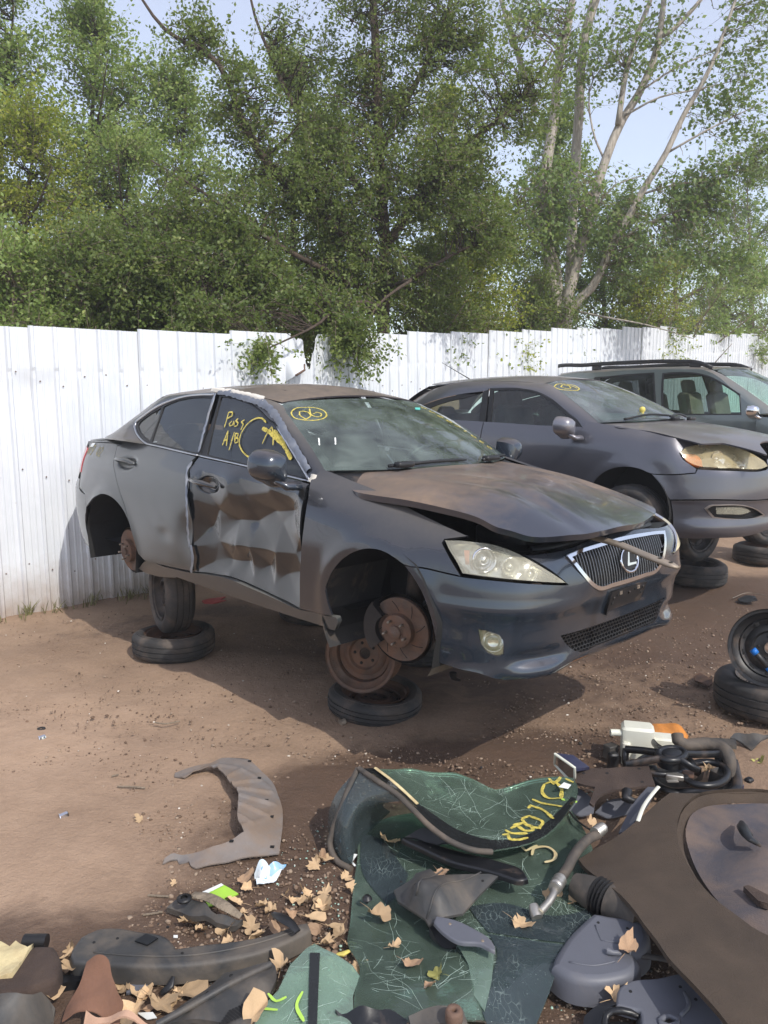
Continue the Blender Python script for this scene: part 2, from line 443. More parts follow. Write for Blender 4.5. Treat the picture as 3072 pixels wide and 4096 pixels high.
def lens_mat(name, col, haze):
    m = NT(name); m.t.nodes.remove(m.b)
    tr = m.n('ShaderNodeBsdfTransparent'); tr.inputs[0].default_value = (.95, .95, .9, 1)
    gl = m.n('ShaderNodeBsdfGlossy'); gl.inputs['Roughness'].default_value = .12
    df = m.n('ShaderNodeBsdfDiffuse'); df.inputs[0].default_value = srgb(*col)
    fr = m.n('ShaderNodeFresnel'); fr.inputs[0].default_value = 1.5
    mx = m.n('ShaderNodeMixShader'); dn = m.ramp(m.noise(7, 5), .3, .75)
    h = m.math('ADD', m.math('MULTIPLY', dn, haze*.5), haze*.6, True)
    m.l(h, mx.inputs[0]); m.l(tr.outputs[0], mx.inputs[1]); m.l(df.outputs[0], mx.inputs[2])
    m2 = m.n('ShaderNodeMixShader'); m.l(fr.outputs[0], m2.inputs[0]); m.l(mx.outputs[0], m2.inputs[1]); m.l(gl.outputs[0], m2.inputs[2])
    m.l(m2.outputs[0], m.out.inputs[0]); return m.m
M['lens'] = lens_mat('clouded_lens', (232, 228, 206), .34)
M['lens_amber'] = lens_mat('yellowed_lamp_lens', (232, 214, 168), .42)
M['lens_cream'] = lens_mat('cream_lens', (224, 216, 184), 1.2)
M['lens_fog'] = lens_mat('yellowed_lens', (196, 196, 160), .25)
def marker(name, col):
    m = NT(name); m.set('Base Color', srgb(*col)); m.set('Roughness', .7); a = m.ramp(m.noise(60, 5, .7, .5), .34, .58, (.35, .35, .35, 1), (1, 1, 1, 1)); m.set('Alpha', a); return m.m
M['yellow_marker'] = marker('yellow_marker_stroke', (212, 194, 92))
M['yellow_paint'] = simple('yellow_paint_marker', (206, 190, 98), .65, 0, .15, 30, 0)
M['yellow_faint'] = simple('faded_yellow_marker', (140, 132, 92), .7, 0, .2, 30, 0)
M['seat'] = simple('grey_seat_cloth', (70, 70, 74), .9, 0, .2, 9, .2)
M['seat_beige'] = simple('beige_seat_leather', (128, 120, 106), .7, 0, .12, 9, .1)
M['paper'] = simple('paper_white', (225, 228, 226), .7, 0, .05, 9, 0)
M['teal'] = simple('teal_sticker', (90, 190, 175), .5, 0, .1, 9, 0)

# ==== wheels
# ---------------------------------------------------------------- tyres and wheels
def tyre_prof(r, w, rim):
    h = w/2; s = r-rim
    return [(rim, -h*.62), (rim+.012, -h*.80), (rim+s*.35, -h*.98), (rim+s*.62, -h*1.0), (r-.035, -h*.93), (r-.012, -h*.82), (r-.002, -h*.66),
            (r, -h*.50), (r-.008, -h*.48), (r-.008, -h*.44), (r, -h*.42), (r+.001, -h*.12), (r-.008, -h*.10), (r-.008, -h*.04), (r+.001, -h*.02),
            (r+.001, h*.30), (r-.008, h*.32), (r-.008, h*.38), (r, h*.40), (r-.002, h*.66), (r-.012, h*.82), (r-.035, h*.93), (rim+s*.62, h*1.0), (rim+s*.35, h*.98), (rim+.012, h*.80), (rim, h*.62),
            (rim+.02, h*.5), (r-.03, h*.6), (r-.03, -h*.6), (rim+.02, -h*.5)]
def add_tyre(parent, Mx, r=.31, w=.19, rim=.20, mat='tyre', sag=0, name='tyre'):
    mb = MB(); mb.lathe(tyre_prof(r, w, rim), None, 64, closed=True)
    V = mb.v[0]
    if sag: V[:, 2] += sag*np.sin(2*np.arctan2(V[:, 1], V[:, 0]))
    # cross cuts of the tread
    k = np.arctan2(V[:, 1], V[:, 0]); rr = np.hypot(V[:, 0], V[:, 1])
    cut = (np.round(k/(2*math.pi)*64) % 2 == 0) & (rr > r-.004) & (np.abs(V[:, 2]) > w*.21)
    V[cut, :2] *= ((r-.006)/rr[cut])[:, None]
    Mm = np.array(Mx); mb.v[0] = V@Mm[:3, :3].T+Mm[:3, 3]
    return mb.build(name, M[mat], parent, auto=50)
def add_rim(parent, Mx, rim=.20, w=.17, mat='rust_dark', holes=8, dish=.045, name='rim', hm=None):
    h = w/2
    mb = MB()
    mb.lathe([(rim+.014, -h*1.0), (rim+.010, -h*.90), (rim-.004, -h*.86), (rim-.012, -h*.5), (rim-.035, -h*.2), (rim-.035, h*.3), (rim-.010, h*.55), (rim-.004, h*.86), (rim+.010, h*.90), (rim+.014, h*1.0)], Mx, 48)
    d = h*.62-dish
    mb.lathe([(rim-.030, d-.05), (rim-.032, d+.005), (rim-.045, d+.018), (rim*.66, d+.006), (rim*.55, d+.028), (rim*.47, d+.032), (rim*.42, d+.012), (rim*.20, d+.010), (rim*.17, d+.014), (rim*.165, d-.01)], Mx, 48)
    o = mb.build(name, M[mat], parent, auto=40)
    for k in range(holes):
        a = 2*math.pi*k/holes; c = (rim*.76*math.cos(a), rim*.76*math.sin(a)); mb = MB()
        mb.lathe([(0, .0), (.017, .0), (.019, -.002)], Mx@frame_m((c[0], c[1], d+.0155), (0, 0, 1)), 14); mb.build('vent_hole', M['dark'], o)
    for k in range(5):
        a = 2*math.pi*k/5+.3; mb = MB(); mb.lathe([(0, .002), (.008, .002), (.0095, 0)], Mx@frame_m((rim*.31*math.cos(a), rim*.31*math.sin(a), d+.0125), (0, 0, 1)), 10); mb.build('bolt_hole', M['dark'], o)
    return o
def wheel(name, label, cat, c, axis, r=.31, w=.19, rimr=.20, rim='rust_dark', tyre=True, group=None, up=None, holes=8, sag=0, tm='tyre', dish=.045):
    Mx = frame_m(c, axis, up)
    e = empty(name, c, label, cat, group)
    bpy.context.view_layer.update()
    Ml = Matrix.Translation(-Vector(c))@Mx
    if tyre: add_tyre(e, Ml, r, w, rimr, tm, sag)
    if rim: add_rim(e, Ml, rimr, w*.92, rim, holes, dish)
    return e

# ==== setting
# ---------------------------------------------------------------- ground
def ground_mat():
    m = NT('packed_dirt')
    n1 = m.noise(.55, 8, .6, .6); n2 = m.noise(6, 6, .6); n3 = m.noise(60, 3, .6)
    c = m.ramp(n1, .3, .7, srgb(114, 92, 74), srgb(160, 135, 112))
    c = m.mix(m.math('MULTIPLY', m.ramp(n2, .35, .75), .35), c, srgb(112, 88, 70)); c = m.mix(m.math('MULTIPLY', m.ramp(n3, .45, .7), .35), c, srgb(164, 138, 114))
    aw = m.n('ShaderNodeAttribute'); aw.attribute_name = 'wet'; ap = m.n('ShaderNodeAttribute'); ap.attribute_name = 'pale'
    nn = m.math('SUBTRACT', m.noise(3.5, 7, .68, .6), .5)
    wf = m.ramp(m.math('ADD', aw.outputs['Fac'], m.math('MULTIPLY', nn, .9)), .20, .52); pf = m.ramp(m.math('ADD', ap.outputs['Fac'], m.math('MULTIPLY', nn, .7)), .2, .8)
    c = m.mix(m.math('MULTIPLY', pf, .75), c, m.mix(m.noise(9, 5), srgb(162, 135, 112), srgb(190, 162, 138)))
    c = m.mix(m.math('MULTIPLY', wf, .88), c, m.mix(n2, srgb(62, 47, 37), srgb(92, 70, 55)))
    m.set('Base Color', c); rr = m.n('ShaderNodeMapRange'); m.l(wf, rr.inputs[0]); rr.inputs[3].default_value = .95; rr.inputs[4].default_value = .72; m.set('Roughness', rr.outputs[0])
    h = m.math('ADD', m.math('MULTIPLY', m.noise(14, 6, .65), .6), m.math('MULTIPLY', n3, .25)); h = m.math('ADD', h, m.math('MULTIPLY', m.noise(150, 4, .7), .2)); m.bump(h, .9, .025)
    return m.m
M['ground'] = ground_mat()
xs = np.unique(np.concatenate([np.linspace(-70, -9, 16), np.linspace(-9, 12, 240), np.linspace(12, 70, 16)])); ys = np.unique(np.concatenate([np.linspace(-50, -2, 14), np.linspace(-2, 16, 220), np.linspace(16, 80, 16)]))
gx, gy = np.meshgrid(xs, ys, indexing='ij')
near = np.exp(-(gx/14)**2-((gy-5)/14)**2)
zz = gz(np.clip(gx, -20, 25), np.clip(gy, -20, 30))+near*(.012*np.sin(gx*2.1+1)*np.sin(gy*1.7)+.006*np.sin(gx*5.3+gy*3.1)+.004*np.sin(gx*9.7-gy*8.1))
_rg = np.random.default_rng(4); _nz = _rg.normal(0, 1, gx.shape)
for _ in range(2): _nz[1:-1, 1:-1] = (_nz[1:-1, 1:-1]*2+_nz[:-2, 1:-1]+_nz[2:, 1:-1]+_nz[1:-1, :-2]+_nz[1:-1, 2:])/6
zz = zz+near*_nz*.009
for k_, (a_, o_) in enumerate(((.62, 3.55), (.62, 5.05))):      # two shallow tyre ruts across the open dirt
    d_ = -gx*math.sin(a_-.9)+gy*math.cos(a_-.9)-o_; zz = zz-.016*near*np.exp(-(d_/.12)**2)+.008*near*np.exp(-((np.abs(d_)-.2)/.07)**2)
mb = MB(); mb.grid(np.stack([gx, gy, zz], 2)); g_o = mb.build('ground', M['ground'], kind='structure')
# where oil and water have soaked in, and where tyres have packed the dust pale
wet = np.zeros_like(gx); pale = np.zeros_like(gx)
for (u, v), rx, ry, a, k in (((1650, 3090), .75, .30, .3, 1.0), ((2250, 3000), .8, .28, .1, .8), ((1250, 3300), .6, .4, .8, .75), ((2700, 2520), 1.4, .9, .5, .85), ((2950, 2380), .9, .7, .3, 1.0), ((900, 3640), .9, .28, .9, .55), ((1100, 3700), 1.0, .4, .4, .9), ((1900, 2650), 1.6, 1.0, -.7, .55), ((700, 2480), 1.3, .5, .6, .35), ((2500, 3900), 1.2, .9, 0, .9), ((600, 4000), 1.2, .5, .2, .9), ((1700, 3700), .9, .9, 0, .9)):
    c = gp(u, v); dx, dy = gx-c[0], gy-c[1]; x_ = dx*math.cos(a)+dy*math.sin(a); y_ = -dx*math.sin(a)+dy*math.cos(a); wet = np.maximum(wet, k*np.exp(-(x_/rx)**2-(y_/ry)**2))
for (u, v), r_, k in (((150, 3000), 1.1, .8), ((650, 3050), .8, .5), ((900, 2780), .9, .6), ((60, 3500), .8, .7), ((2900, 2250), 1.5, .5), ((2350, 2850), .6, .4)):
    c = gp(u, v); pale = np.maximum(pale, k*np.exp(-((gx-c[0])**2+(gy-c[1])**2)/r_**2))
for nm, arr in (('wet', wet), ('pale', pale)): at_ = g_o.data.attributes.new(nm, 'FLOAT', 'POINT'); at_.data.foreach_set('value', arr.ravel().astype(np.float32))
# ---------------------------------------------------------------- fence of white ribbed sheets
FA = np.array([-3.193, 6.276]); FD1 = np.array([.7702, .6379]); FK = FA+FD1*2.35; FD2 = np.array([.640, .768])
def fxy(t):
    t = np.asarray(t, float); a = FA+np.outer(t, FD1); b = FK+np.outer(t-2.35, FD2); return np.where((t < 2.35)[:, None], a, b)
def fence_mat():
    m = NT('white_fence_sheet'); so_ = m.n('ShaderNodeSeparateXYZ'); m.l(m.obj(), so_.inputs[0])
    c = m.ramp(m.noise(2.2, 5, .6), .3, .7, srgb(208, 213, 219), srgb(220, 224, 229))
    run = m.ramp(m.noise(7, 5, .65, .2, stretch=(1, 1, .08)), .64, .84); c = m.mix(m.math('MULTIPLY', run, .16), c, srgb(176, 170, 160))       # rain streaks
    b = m.n('ShaderNodeMapRange'); m.l(m.math('ADD', so_.outputs[2], m.math('MULTIPLY', m.math('SUBTRACT', m.noise(5, 6, .65), .5), .5)), b.inputs[0]); b.inputs[1].default_value = .42; b.inputs[2].default_value = -.02; b.inputs[3].default_value = 0; b.inputs[4].default_value = .8
    c = m.mix(b.outputs[0], c, srgb(150, 130, 112)); ru = m.ramp(m.noise(11, 6, .7, .4), .70, .78); c = m.mix(m.math('MULTIPLY', ru, .5), c, srgb(150, 108, 80))      # mud splash, specks of rust
    m.set('Base Color', c); m.set('Roughness', .45); m.bump(m.noise(1.6, 3), .25, .05); return m.m
M['fence'] = fence_mat()
fen = empty('metal_fence', (FA[0], FA[1], 0), label='white corrugated metal fence behind the cars', cat='fence')
RIB = .185
def fence_sheet(t0, n, top, lean=.0, seed=0, cut=None):
    rg = np.random.default_rng(seed); prof = []
    for k in range(n):
        b = t0+k*RIB
        prof += [(b, 0), (b+.012, .022), (b+.034, .022), (b+.046, 0), (b+.085, 0), (b+.09, .004), (b+.10, .004), (b+.105, 0), (b+.135, 0), (b+.14, .004), (b+.15, .004), (b+.155, 0)]
    prof.append((t0+n*RIB+.02, 0.0)); prof = np.array(prof); zs = np.concatenate([np.linspace(0, .78, 8), np.linspace(.80, .90, 9), [.95, 1.0]])
    P = fxy(prof[:, 0]); nrm = np.array([.64, -.77]); G = np.zeros((len(prof), len(zs), 3)); gzz = gz(P[:, 0], P[:, 1])
    for j, q in enumerate(zs):
        tp = top if cut is None else top-cut(prof[:, 0])
        off = prof[:, 1]+.004*(seed % 2)
        off = off-.010*np.exp(-((q-.845)/.012)**2)*(prof[:, 1] > .01)+.006*np.exp(-((q-.80)/.06)**2)*np.sin(prof[:, 0]*23+seed)
        dent = .02*np.exp(-((prof[:, 0]-.25)/.3)**2-((q-.80)/.10)**2)-.015*np.exp(-((prof[:, 0]-.4)/.2)**2-((q-.86)/.04)**2)
        bow = .010*math.sin(q*3+seed)+lean*q
        xy = P+nrm*(off+bow)[:, None]+nrm*dent[:, None]*(-1)
        G[:, j, :2] = xy; G[:, j, 2] = gzz-.05+(tp+.05-0*gzz)*q
    mb = MB(); mb.grid(G-np.array([FA[0], FA[1], 0])); mb.build('fence_sheet', M['fence'], fen, smooth=False)
tops = lambda t: np.interp(t, [-9, 0, .72, 2.0, 3.2, 4.0, 6.8, 8.35, 14.05, 14.1, 22.4, 27], [2.34, 2.365, 2.368, 2.43, 2.45, 2.47, 2.60, 2.67, 2.93, 2.78, 3.02, 3.15])
t = -16.8*RIB*5/5; k = 0; t = -16*RIB*3
rgf = random.Random(5)
while t < 27:
    n = 5; tc = t+n*RIB/2; xy = fxy([tc])[0]; top = float(tops(tc))+rgf.uniform(-.014, .014)
    cut = None
    if t < 3.3 < t+n*RIB or t < 3.1 < t+n*RIB:
        cut = lambda q: .36*np.clip(1-np.abs(q-3.27)/.095, 0, 1)**.7+.05*((q > 3.0) & (q < 3.4))*(1+np.sin(q*90)*.3)
    fence_sheet(t, n, top, -.03, k, cut); t += n*RIB; k += 1
sb = MB()
for i in range(-30, 140):
    t_ = i*RIB+.07
    for zz_ in (.35, 1.15, 1.95):
        xy = fxy([t_])[0]+np.array([.64, -.77])*(.004-.03*zz_/2.4); sb.ico((xy[0]-FA[0], xy[1]-FA[1], zz_+.06*math.sin(i*1.7)), .007, 1)
sb.build('fixing_screws', M['rust'], fen, kind='stuff')
# the torn corner, folded out towards the yard
fa = np.array(atp(1127, 1470, 8.20)); ft = []
for i in range(9):
    u = i/8; row = []
    for j in range(9):
        v = j/8; uu = 1127+98*v*(1-.25*u)+18*u*u; vv = 1405+30*v+(120-75*v)*u; d = 8.28+.10*v-.14*math.sin(math.pi*v*.9)*(.4+.6*u)-.05*u
        row.append(np.array(atp(uu, vv, d)))
    ft.append(row)
G = np.array(ft); mb = MB(); mb.grid(G-np.array([FA[0], FA[1], 0])); mb.build('torn_flap', M['fence'], fen, label='torn corner of a sheet folded outwards')
e_ = G[:, -1]; n_ = G[-1]; mb = MB(); mb.tube(list(np.vstack([e_[4:], n_[::-1][1:5]])-np.array([FA[0], FA[1], 0])), .012, 5); mb.build('rusty_edge', M['rust'], fen)

# ==== car1
# ---- smooth surfaces shared by the car builders
def crom(P, n=400):
    """Catmull-Rom curve through points P, resampled evenly by arc length"""
    P=np.asarray(P,float); m=len(P)
    Q=np.vstack([2*P[0]-P[1],P,2*P[-1]-P[-2]])
    out=[]
    k=max(4,int(n/(m-1)))
    for i in range(m-1):
        p0,p1,p2,p3=Q[i:i+4]
        t=np.linspace(0,1,k,endpoint=(i==m-2))[:,None]
        out.append(.5*((2*p1)+(-p0+p2)*t+(2*p0-5*p1+4*p2-p3)*t*t+(-p0+3*p1-3*p2+p3)*t**3))
    return np.vstack(out)
def spline1(xk,yk,x):
    """monotone-friendly cubic Hermite interpolation, vectorised; yk may have extra axes"""
    xk=np.asarray(xk,float);yk=np.asarray(yk,float);x=np.asarray(x,float)
    h=np.diff(xk)
    sh=(len(h),)+(1,)*(yk.ndim-1)
    d=np.diff(yk,axis=0)/h.reshape(sh)
    m=np.empty_like(yk); m[0]=d[0];m[-1]=d[-1]
    hl=h[:-1].reshape((-1,)+(1,)*(yk.ndim-1));hr=h[1:].reshape((-1,)+(1,)*(yk.ndim-1))
    m[1:-1]=(d[:-1]*hr+d[1:]*hl)/(hl+hr)
    i=np.clip(np.searchsorted(xk,x)-1,0,len(h)-1)
    t=(x-xk[i])/h[i]; t=np.clip(t,-.6,1.6)
    T=t.reshape(t.shape+(1,)*(yk.ndim-1)); H=h[i].reshape(T.shape)
    a=2*T**3-3*T**2+1;b=T**3-2*T**2+T;c=-2*T**3+3*T**2;e=T**3-T**2
    return a*yk[i]+b*H*m[i]+c*yk[i+1]+e*H*m[i+1]
class Skirt:
    """lower body shell of a car: plan outline swept along z with a table of inward offsets"""
    def __init__(self,plan,zk,prof,extra=None):
        c=crom(plan,1200); d=np.r_[0,np.cumsum(np.linalg.norm(np.diff(c,axis=0),axis=1))]
        self.L=d[-1]; self.s=np.linspace(0,self.L,700)
        self.x=np.interp(self.s,d,c[:,0]);self.y=np.interp(self.s,d,c[:,1])
        tx=np.gradient(self.x,self.s);ty=np.gradient(self.y,self.s)
        for _ in range(6):
            k=np.array([.25,.5,.25])
            tx[1:-1]=np.convolve(tx,k,'valid');ty[1:-1]=np.convolve(ty,k,'valid')
        n=np.hypot(tx,ty); self.nx=-ty/n*-1; self.ny=tx/n*-1
        self.zk=np.array(zk,float)
        self.sk=np.array([p[0] if p[0]>=0 else self.s_of_x(-p[0]-10) for p in prof],float)
        self.D=np.array([p[1] for p in prof],float)
        self.extra=extra
    def s_of_x(self,x):            # s on the flank for a given x
        return float(np.interp(-x,-self.x,self.s))
    def __call__(self,uv):
        uv=np.asarray(uv,float).reshape(-1,2); s,z=uv[:,0],uv[:,1]
        x=np.interp(s,self.s,self.x);y=np.interp(s,self.s,self.y)
        nx=np.interp(s,self.s,self.nx);ny=np.interp(s,self.s,self.ny)
        Dz=spline1(self.sk,self.D,s)             # (N,nz)
        zk=self.zk
        h=np.diff(zk);dd=np.diff(Dz,axis=1)/h
        m=np.empty_like(Dz);m[:,0]=dd[:,0];m[:,-1]=dd[:,-1]
        m[:,1:-1]=(dd[:,:-1]*h[1:]+dd[:,1:]*h[:-1])/(h[:-1]+h[1:])
        i=np.clip(np.searchsorted(zk,z)-1,0,len(h)-1);r=np.arange(len(z))
        t=np.clip((z-zk[i])/h[i],-.7,1.7);H=h[i]
        d=(2*t**3-3*t**2+1)*Dz[r,i]+(t**3-2*t**2+t)*H*m[r,i]+(-2*t**3+3*t**2)*Dz[r,i+1]+(t**3-t**2)*H*m[r,i+1]
        if self.extra is not None: d=d-self.extra(s,z,x)
        return np.stack([x-nx*d,-(y-ny*d),z],1)
def sstep(a,b,x):
    t=np.clip((x-a)/(b-a),0,1); return t*t*(3-2*t)

# plan outline (x, |y|) right flank
C1_PLAN=[(.785,0),(.784,.235),(.777,.435),(.755,.595),(.678,.737),(.508,.842),(0.25,0.89),(0,0.92),(-0.4,0.93),(-1,0.933),(-1.6,0.933),(-2.2,0.93),(-2.7,0.92),(-3.1,0.89),(-3.4,0.845),(-3.6,0.77),(-3.73,0.615),(-3.78,0.335),(-3.79,0)]
C1_Z=[.14,.20,.28,.38,.50,.60,.68,.76,.84,.90,.97,1.05]
X=lambda x:-10-x   # marks a profile given by its x on the flank
C1_PROF=[
 (0.0 ,[0.1,0.03,0.035,0.03,0.0,0.015,0.045,0.1,0.2,0.32,0.5,0.6]),
 (.35 ,[0.1,0.03,0.035,0.03,0.0,0.015,0.045,0.1,0.2,0.32,0.5,0.6]),
 (.62 ,[0.09,0.03,0.03,0.025,0.0,0.015,0.05,0.13,0.24,0.36,0.5,0.6]),
 (.85 ,[0.07,0.03,0.02,0.015,0.0,0.015,0.06,0.14,0.25,0.36,0.5,0.6]),
 (X(.40),[0.05,0.03,0.015,0.01,0.0,0.008,0.03,0.09,0.19,0.3,0.4,0.5]),
 (X(.15),[0.05,0.03,0.02,0.012,0.003,0.0,0.008,0.05,0.13,0.22,0.33,0.43]),
 (X(-.15),[0.05,0.04,0.025,0.015,0.005,0.0,0.003,0.025,0.08,0.15,0.24,0.34]),
 (X(-.5),[0.055,0.045,0.03,0.02,0.008,0.0,0.0,0.01,0.04,0.08,0.15,0.22]),
 (X(-1.2),[0.06,0.045,0.03,0.02,0.008,0.001,0.0,0.006,0.025,0.052,0.1,0.148]),
 (X(-2.2),[0.06,0.045,0.03,0.02,0.008,0.001,0.0,0.006,0.025,0.052,0.1,0.148]),
 (X(-2.8),[0.05,0.045,0.03,0.02,0.008,0.001,0.0,0.006,0.025,0.052,0.1,0.148]),
 (X(-3.3),[0.06,0.05,0.03,0.02,0.008,0.0,0.0,0.02,0.035,0.055,0.09,0.125]),
 (X(-3.6),[0.1,0.06,0.03,0.015,0.0,0.0,0.01,0.04,0.06,0.08,0.11,0.14]),
 (5.2,[0.12,0.07,0.03,0.015,0.0,0.0,0.02,0.05,0.07,0.1,0.14,0.18]),
]
def c1_flare(s,z,x):
    e=0*s
    for ax in (0,-2.73):
        r=np.hypot(x-ax,z-.335); e=e+.014*np.exp(-((r-.36)/.05)**2)*(s<4.9)*(s>.5)
    return e
S1=Skirt(C1_PLAN,C1_Z,C1_PROF,c1_flare)
# hood (raised at the front): height over plan
def H1(xy):
    xy=np.asarray(xy,float).reshape(-1,2);x,y=xy[:,0],xy[:,1]
    u=np.clip((x+.45)/1.1,-.3,1.4);up=np.clip(u,0,2)
    z=1.0-.045*u-.135*up**2.6-(.03+.045*up)*(y/.7)**2-.035*sstep(.56,.80,np.abs(y))
    z=z+.105*sstep(.05,1.0,up)*sstep(.30,-.55,y)
    return np.stack([x,y,z],1)
# windshield : v 0 base .. 1 header, u = y/half-width
def WS1(uv):
    uv=np.asarray(uv,float).reshape(-1,2);u,v=uv[:,0],uv[:,1]
    yw=.77+(.62-.77)*v
    y=u*yw
    xb=-.27-.24*u**2*np.abs(u)**.3; xh=-1.05-.10*u**2
    zb=.99-.01*u**2; zh=1.365-.035*u**2
    bul=.035*4*v*(1-v)
    return np.stack([xb+(xh-xb)*v+bul*.6, y, zb+(zh-zb)*v+bul*.5],1)
# cabin side glass plane (x,z)
def G1(xz):
    xz=np.asarray(xz,float).reshape(-1,2);x,z=xz[:,0],xz[:,1]
    h=np.clip(z-.90,-.1,.6)
    y=.85-.36*h-.22*h*h
    y=y-.06*sstep(-2.2,-3.3,x)-.05*sstep(-1.0,-.3,x)
    return np.stack([x,-y,z],1)
def R1f(xy):
    xy=np.asarray(xy,float).reshape(-1,2);x,y=xy[:,0],xy[:,1]
    z=1.455-.085*((x+1.75)/.75)**2*np.where(x>-1.75,1.1,.30)-.062*(np.abs(y)/.595)**2.2
    return np.stack([x,y,z],1)

MC1 = Matrix([r+[t] for r, t in zip([[0.69948, 0.71464, 0.00441], [-0.71465, 0.69948, 0.0008], [-0.00251, -0.00371, 0.99999]], [0.6023, 4.1503, 0.4263])]+[[0, 0, 0, 1]])
car = empty('wrecked_car', label='dark grey wrecked sedan without wheels, crumpled front door and popped bonnet', cat='car', mat=MC1)
OUT = (0, -1, .15)
# --- dents of the crushed front door : points (s, z) with depth, joined by creases
_D = [[(3.033, 0.937), (2.634, 0.922), (2.308, 0.884), (2.067, 0.856), (2.023, 0.807), (1.996, 0.667), (2.006, 0.501), (2.038, 0.281), (2.243, 0.296), (2.723, 0.332), (3.117, 0.296), (3.079, 0.462), (3.054, 0.596), (3.051, 0.756), (3.088, 0.878)], ]
_dz = [0]*8+[.012, .02]+[.012, .005, .03, .022, .004]
_dp = [(2.712, 0.861), (2.551, 0.831), (2.593, 0.769), (2.325, 0.773), (2.132, 0.797), (2.493, 0.68), (2.25, 0.697), (2.67, 0.666), (2.836, 0.715), (2.934, 0.598), (2.854, 0.519), (2.643, 0.523), (2.517, 0.528), (2.281, 0.533), (2.113, 0.552), (2.052, 0.649), (2.066, 0.576), (2.575, 0.434), (2.373, 0.436), (2.186, 0.426), (2.74, 0.415), (2.894, 0.385), (2.292, 0.349), (2.486, 0.363), (2.073, 0.456), (2.032, 0.738)]
_dd = [.004, .05, .062, .088, .068, .105, .092, .095, .072, .085, .066, .040, .048, .050, .062, .045, .074, .084, .078, .058, .072, .045, .030, .040, .055, .012]
_K = np.array(list(_D[0])+list(_dp)); _V = np.array(_dz[:len(_D[0])]+_dd)
_e2 = .010**2
_r = np.sqrt(((_K[:, None]-_K[None])**2).sum(2)+_e2)
_A = np.vstack([np.hstack([_r+np.eye(len(_K))*.004, np.ones((len(_K), 1))]), np.r_[np.ones(len(_K)), 0][None]])
_W = np.linalg.solve(_A, np.r_[_V, 0])
_bx0, _bx1 = _K[:, 0].min(), _K[:, 0].max()
_hr = [np.array([(4.139, 0.943), (4.098, 0.964), (4.021, 0.961), (3.928, 0.941), (3.861, 0.913), (3.879, 0.89), (3.931, 0.873), (4.004, 0.877), (4.054, 0.896)]), np.array([(3.036, 0.882), (3.021, 0.909), (2.969, 0.91), (2.889, 0.889), (2.828, 0.864), (2.799, 0.845), (2.812, 0.82), (2.875, 0.809), (2.949, 0.82), (3.004, 0.85)])]
def scoop(q, k):
    c = _hr[k].mean(0); d = np.linalg.norm((q-c)/(np.ptp(_hr[k], axis=0)/2*1.05), axis=1)
    return .030*(1-sstep(.35, 1.05, d))
_tri = delaunay_2d_cdt([Vector(k) for k in _K], [], [], 0, 1e-6)
_tv = np.array([v[:] for v in _tri[0]]); _tz = np.array([_V[i[0]] for i in _tri[3]]); _tt = np.array([t for t in _tri[2]])
def facets(q):
    z = np.zeros(len(q))
    for a, b, c in _tt:
        A_, B_, C_ = _tv[a], _tv[b], _tv[c]; d = (B_[1]-C_[1])*(A_[0]-C_[0])+(C_[0]-B_[0])*(A_[1]-C_[1])
        if abs(d) < 1e-9: continue
        l1 = ((B_[1]-C_[1])*(q[:, 0]-C_[0])+(C_[0]-B_[0])*(q[:, 1]-C_[1]))/d; l2 = ((C_[1]-A_[1])*(q[:, 0]-C_[0])+(A_[0]-C_[0])*(q[:, 1]-C_[1]))/d
        m = (l1 >= -1e-6) & (l2 >= -1e-6) & (l1+l2 <= 1+1e-6); z[m] = (l1*_tz[a]+l2*_tz[b]+(1-l1-l2)*_tz[c])[m]
    return z
def door_dent(uv):
    q = np.asarray(uv); f = np.sqrt(((q[:, None]-_K[None])**2).sum(2)+_e2)@_W[:-1]+_W[-1]
    f = .45*f+.55*facets(q)
    wob = .002*np.sin(q[:, 0]*11+q[:, 1]*7+2*np.sin(q[:, 1]*9))
    return -(np.clip(f, -.004, .12)+wob*np.clip(f/.03, 0, 1))-scoop(q, 1)
_rk = np.array([(3.079, 0.563), (3.205, 0.581), (3.402, 0.499), (3.341, 0.377), (3.14, 0.384), (3.088, 0.684)]); 
def rear_dent(uv):
    q = np.asarray(uv); a = _rk[0]; d = np.linalg.norm((q-a)/[.11, .12], axis=1)
    return -scoop(q, 0)-.032*np.exp(-d*d)-.006*np.exp(-np.linalg.norm((q-_rk[2])/[.08, .04], axis=1)**2)
# --- flank panels
front_top = [(3.116, 1), (2.921, 0.99), (2.731, 0.979), (2.503, 0.964), (2.241, 0.944), (2.029, 0.923)]
front_fseam = [(2.035, 0.909), (2.014, 0.865), (2.007, 0.809), (1.999, 0.742), (2.005, 0.557), (2.026, 0.414), (2.042, 0.277)]
front_bot = [(2.243, 0.296), (2.366, 0.306), (2.493, 0.318), (2.637, 0.326), (2.723, 0.331), (2.814, 0.322), (2.967, 0.313), (3.114, 0.296)]
front_rseam = [(3.096, 0.393), (3.082, 0.461), (3.07, 0.568), (3.074, 0.671), (3.091, 0.784), (3.139, 0.893), (3.157, 0.939)]
panel('front_door', front_top+front_fseam+front_bot+front_rseam, S1, M['paint_door_reflect'], car, res=.011, disp=door_dent, flange=.014,
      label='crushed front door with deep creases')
rear_top = [(3.846, 1.043), (3.628, 1.031), (3.379, 1.017), (3.16, 1.002)]
rear_f = [(3.187, 0.971), (3.166, 0.916), (3.112, 0.812), (3.084, 0.706), (3.076, 0.597), (3.082, 0.484), (3.108, 0.303)]
rear_b = [(3.27, 0.294), (3.456, 0.285), (3.604, 0.279), (3.719, 0.277)]
arch_r1 = [(3.795, 0.311), (3.815, 0.384), (3.834, 0.451), (3.853, 0.505)]
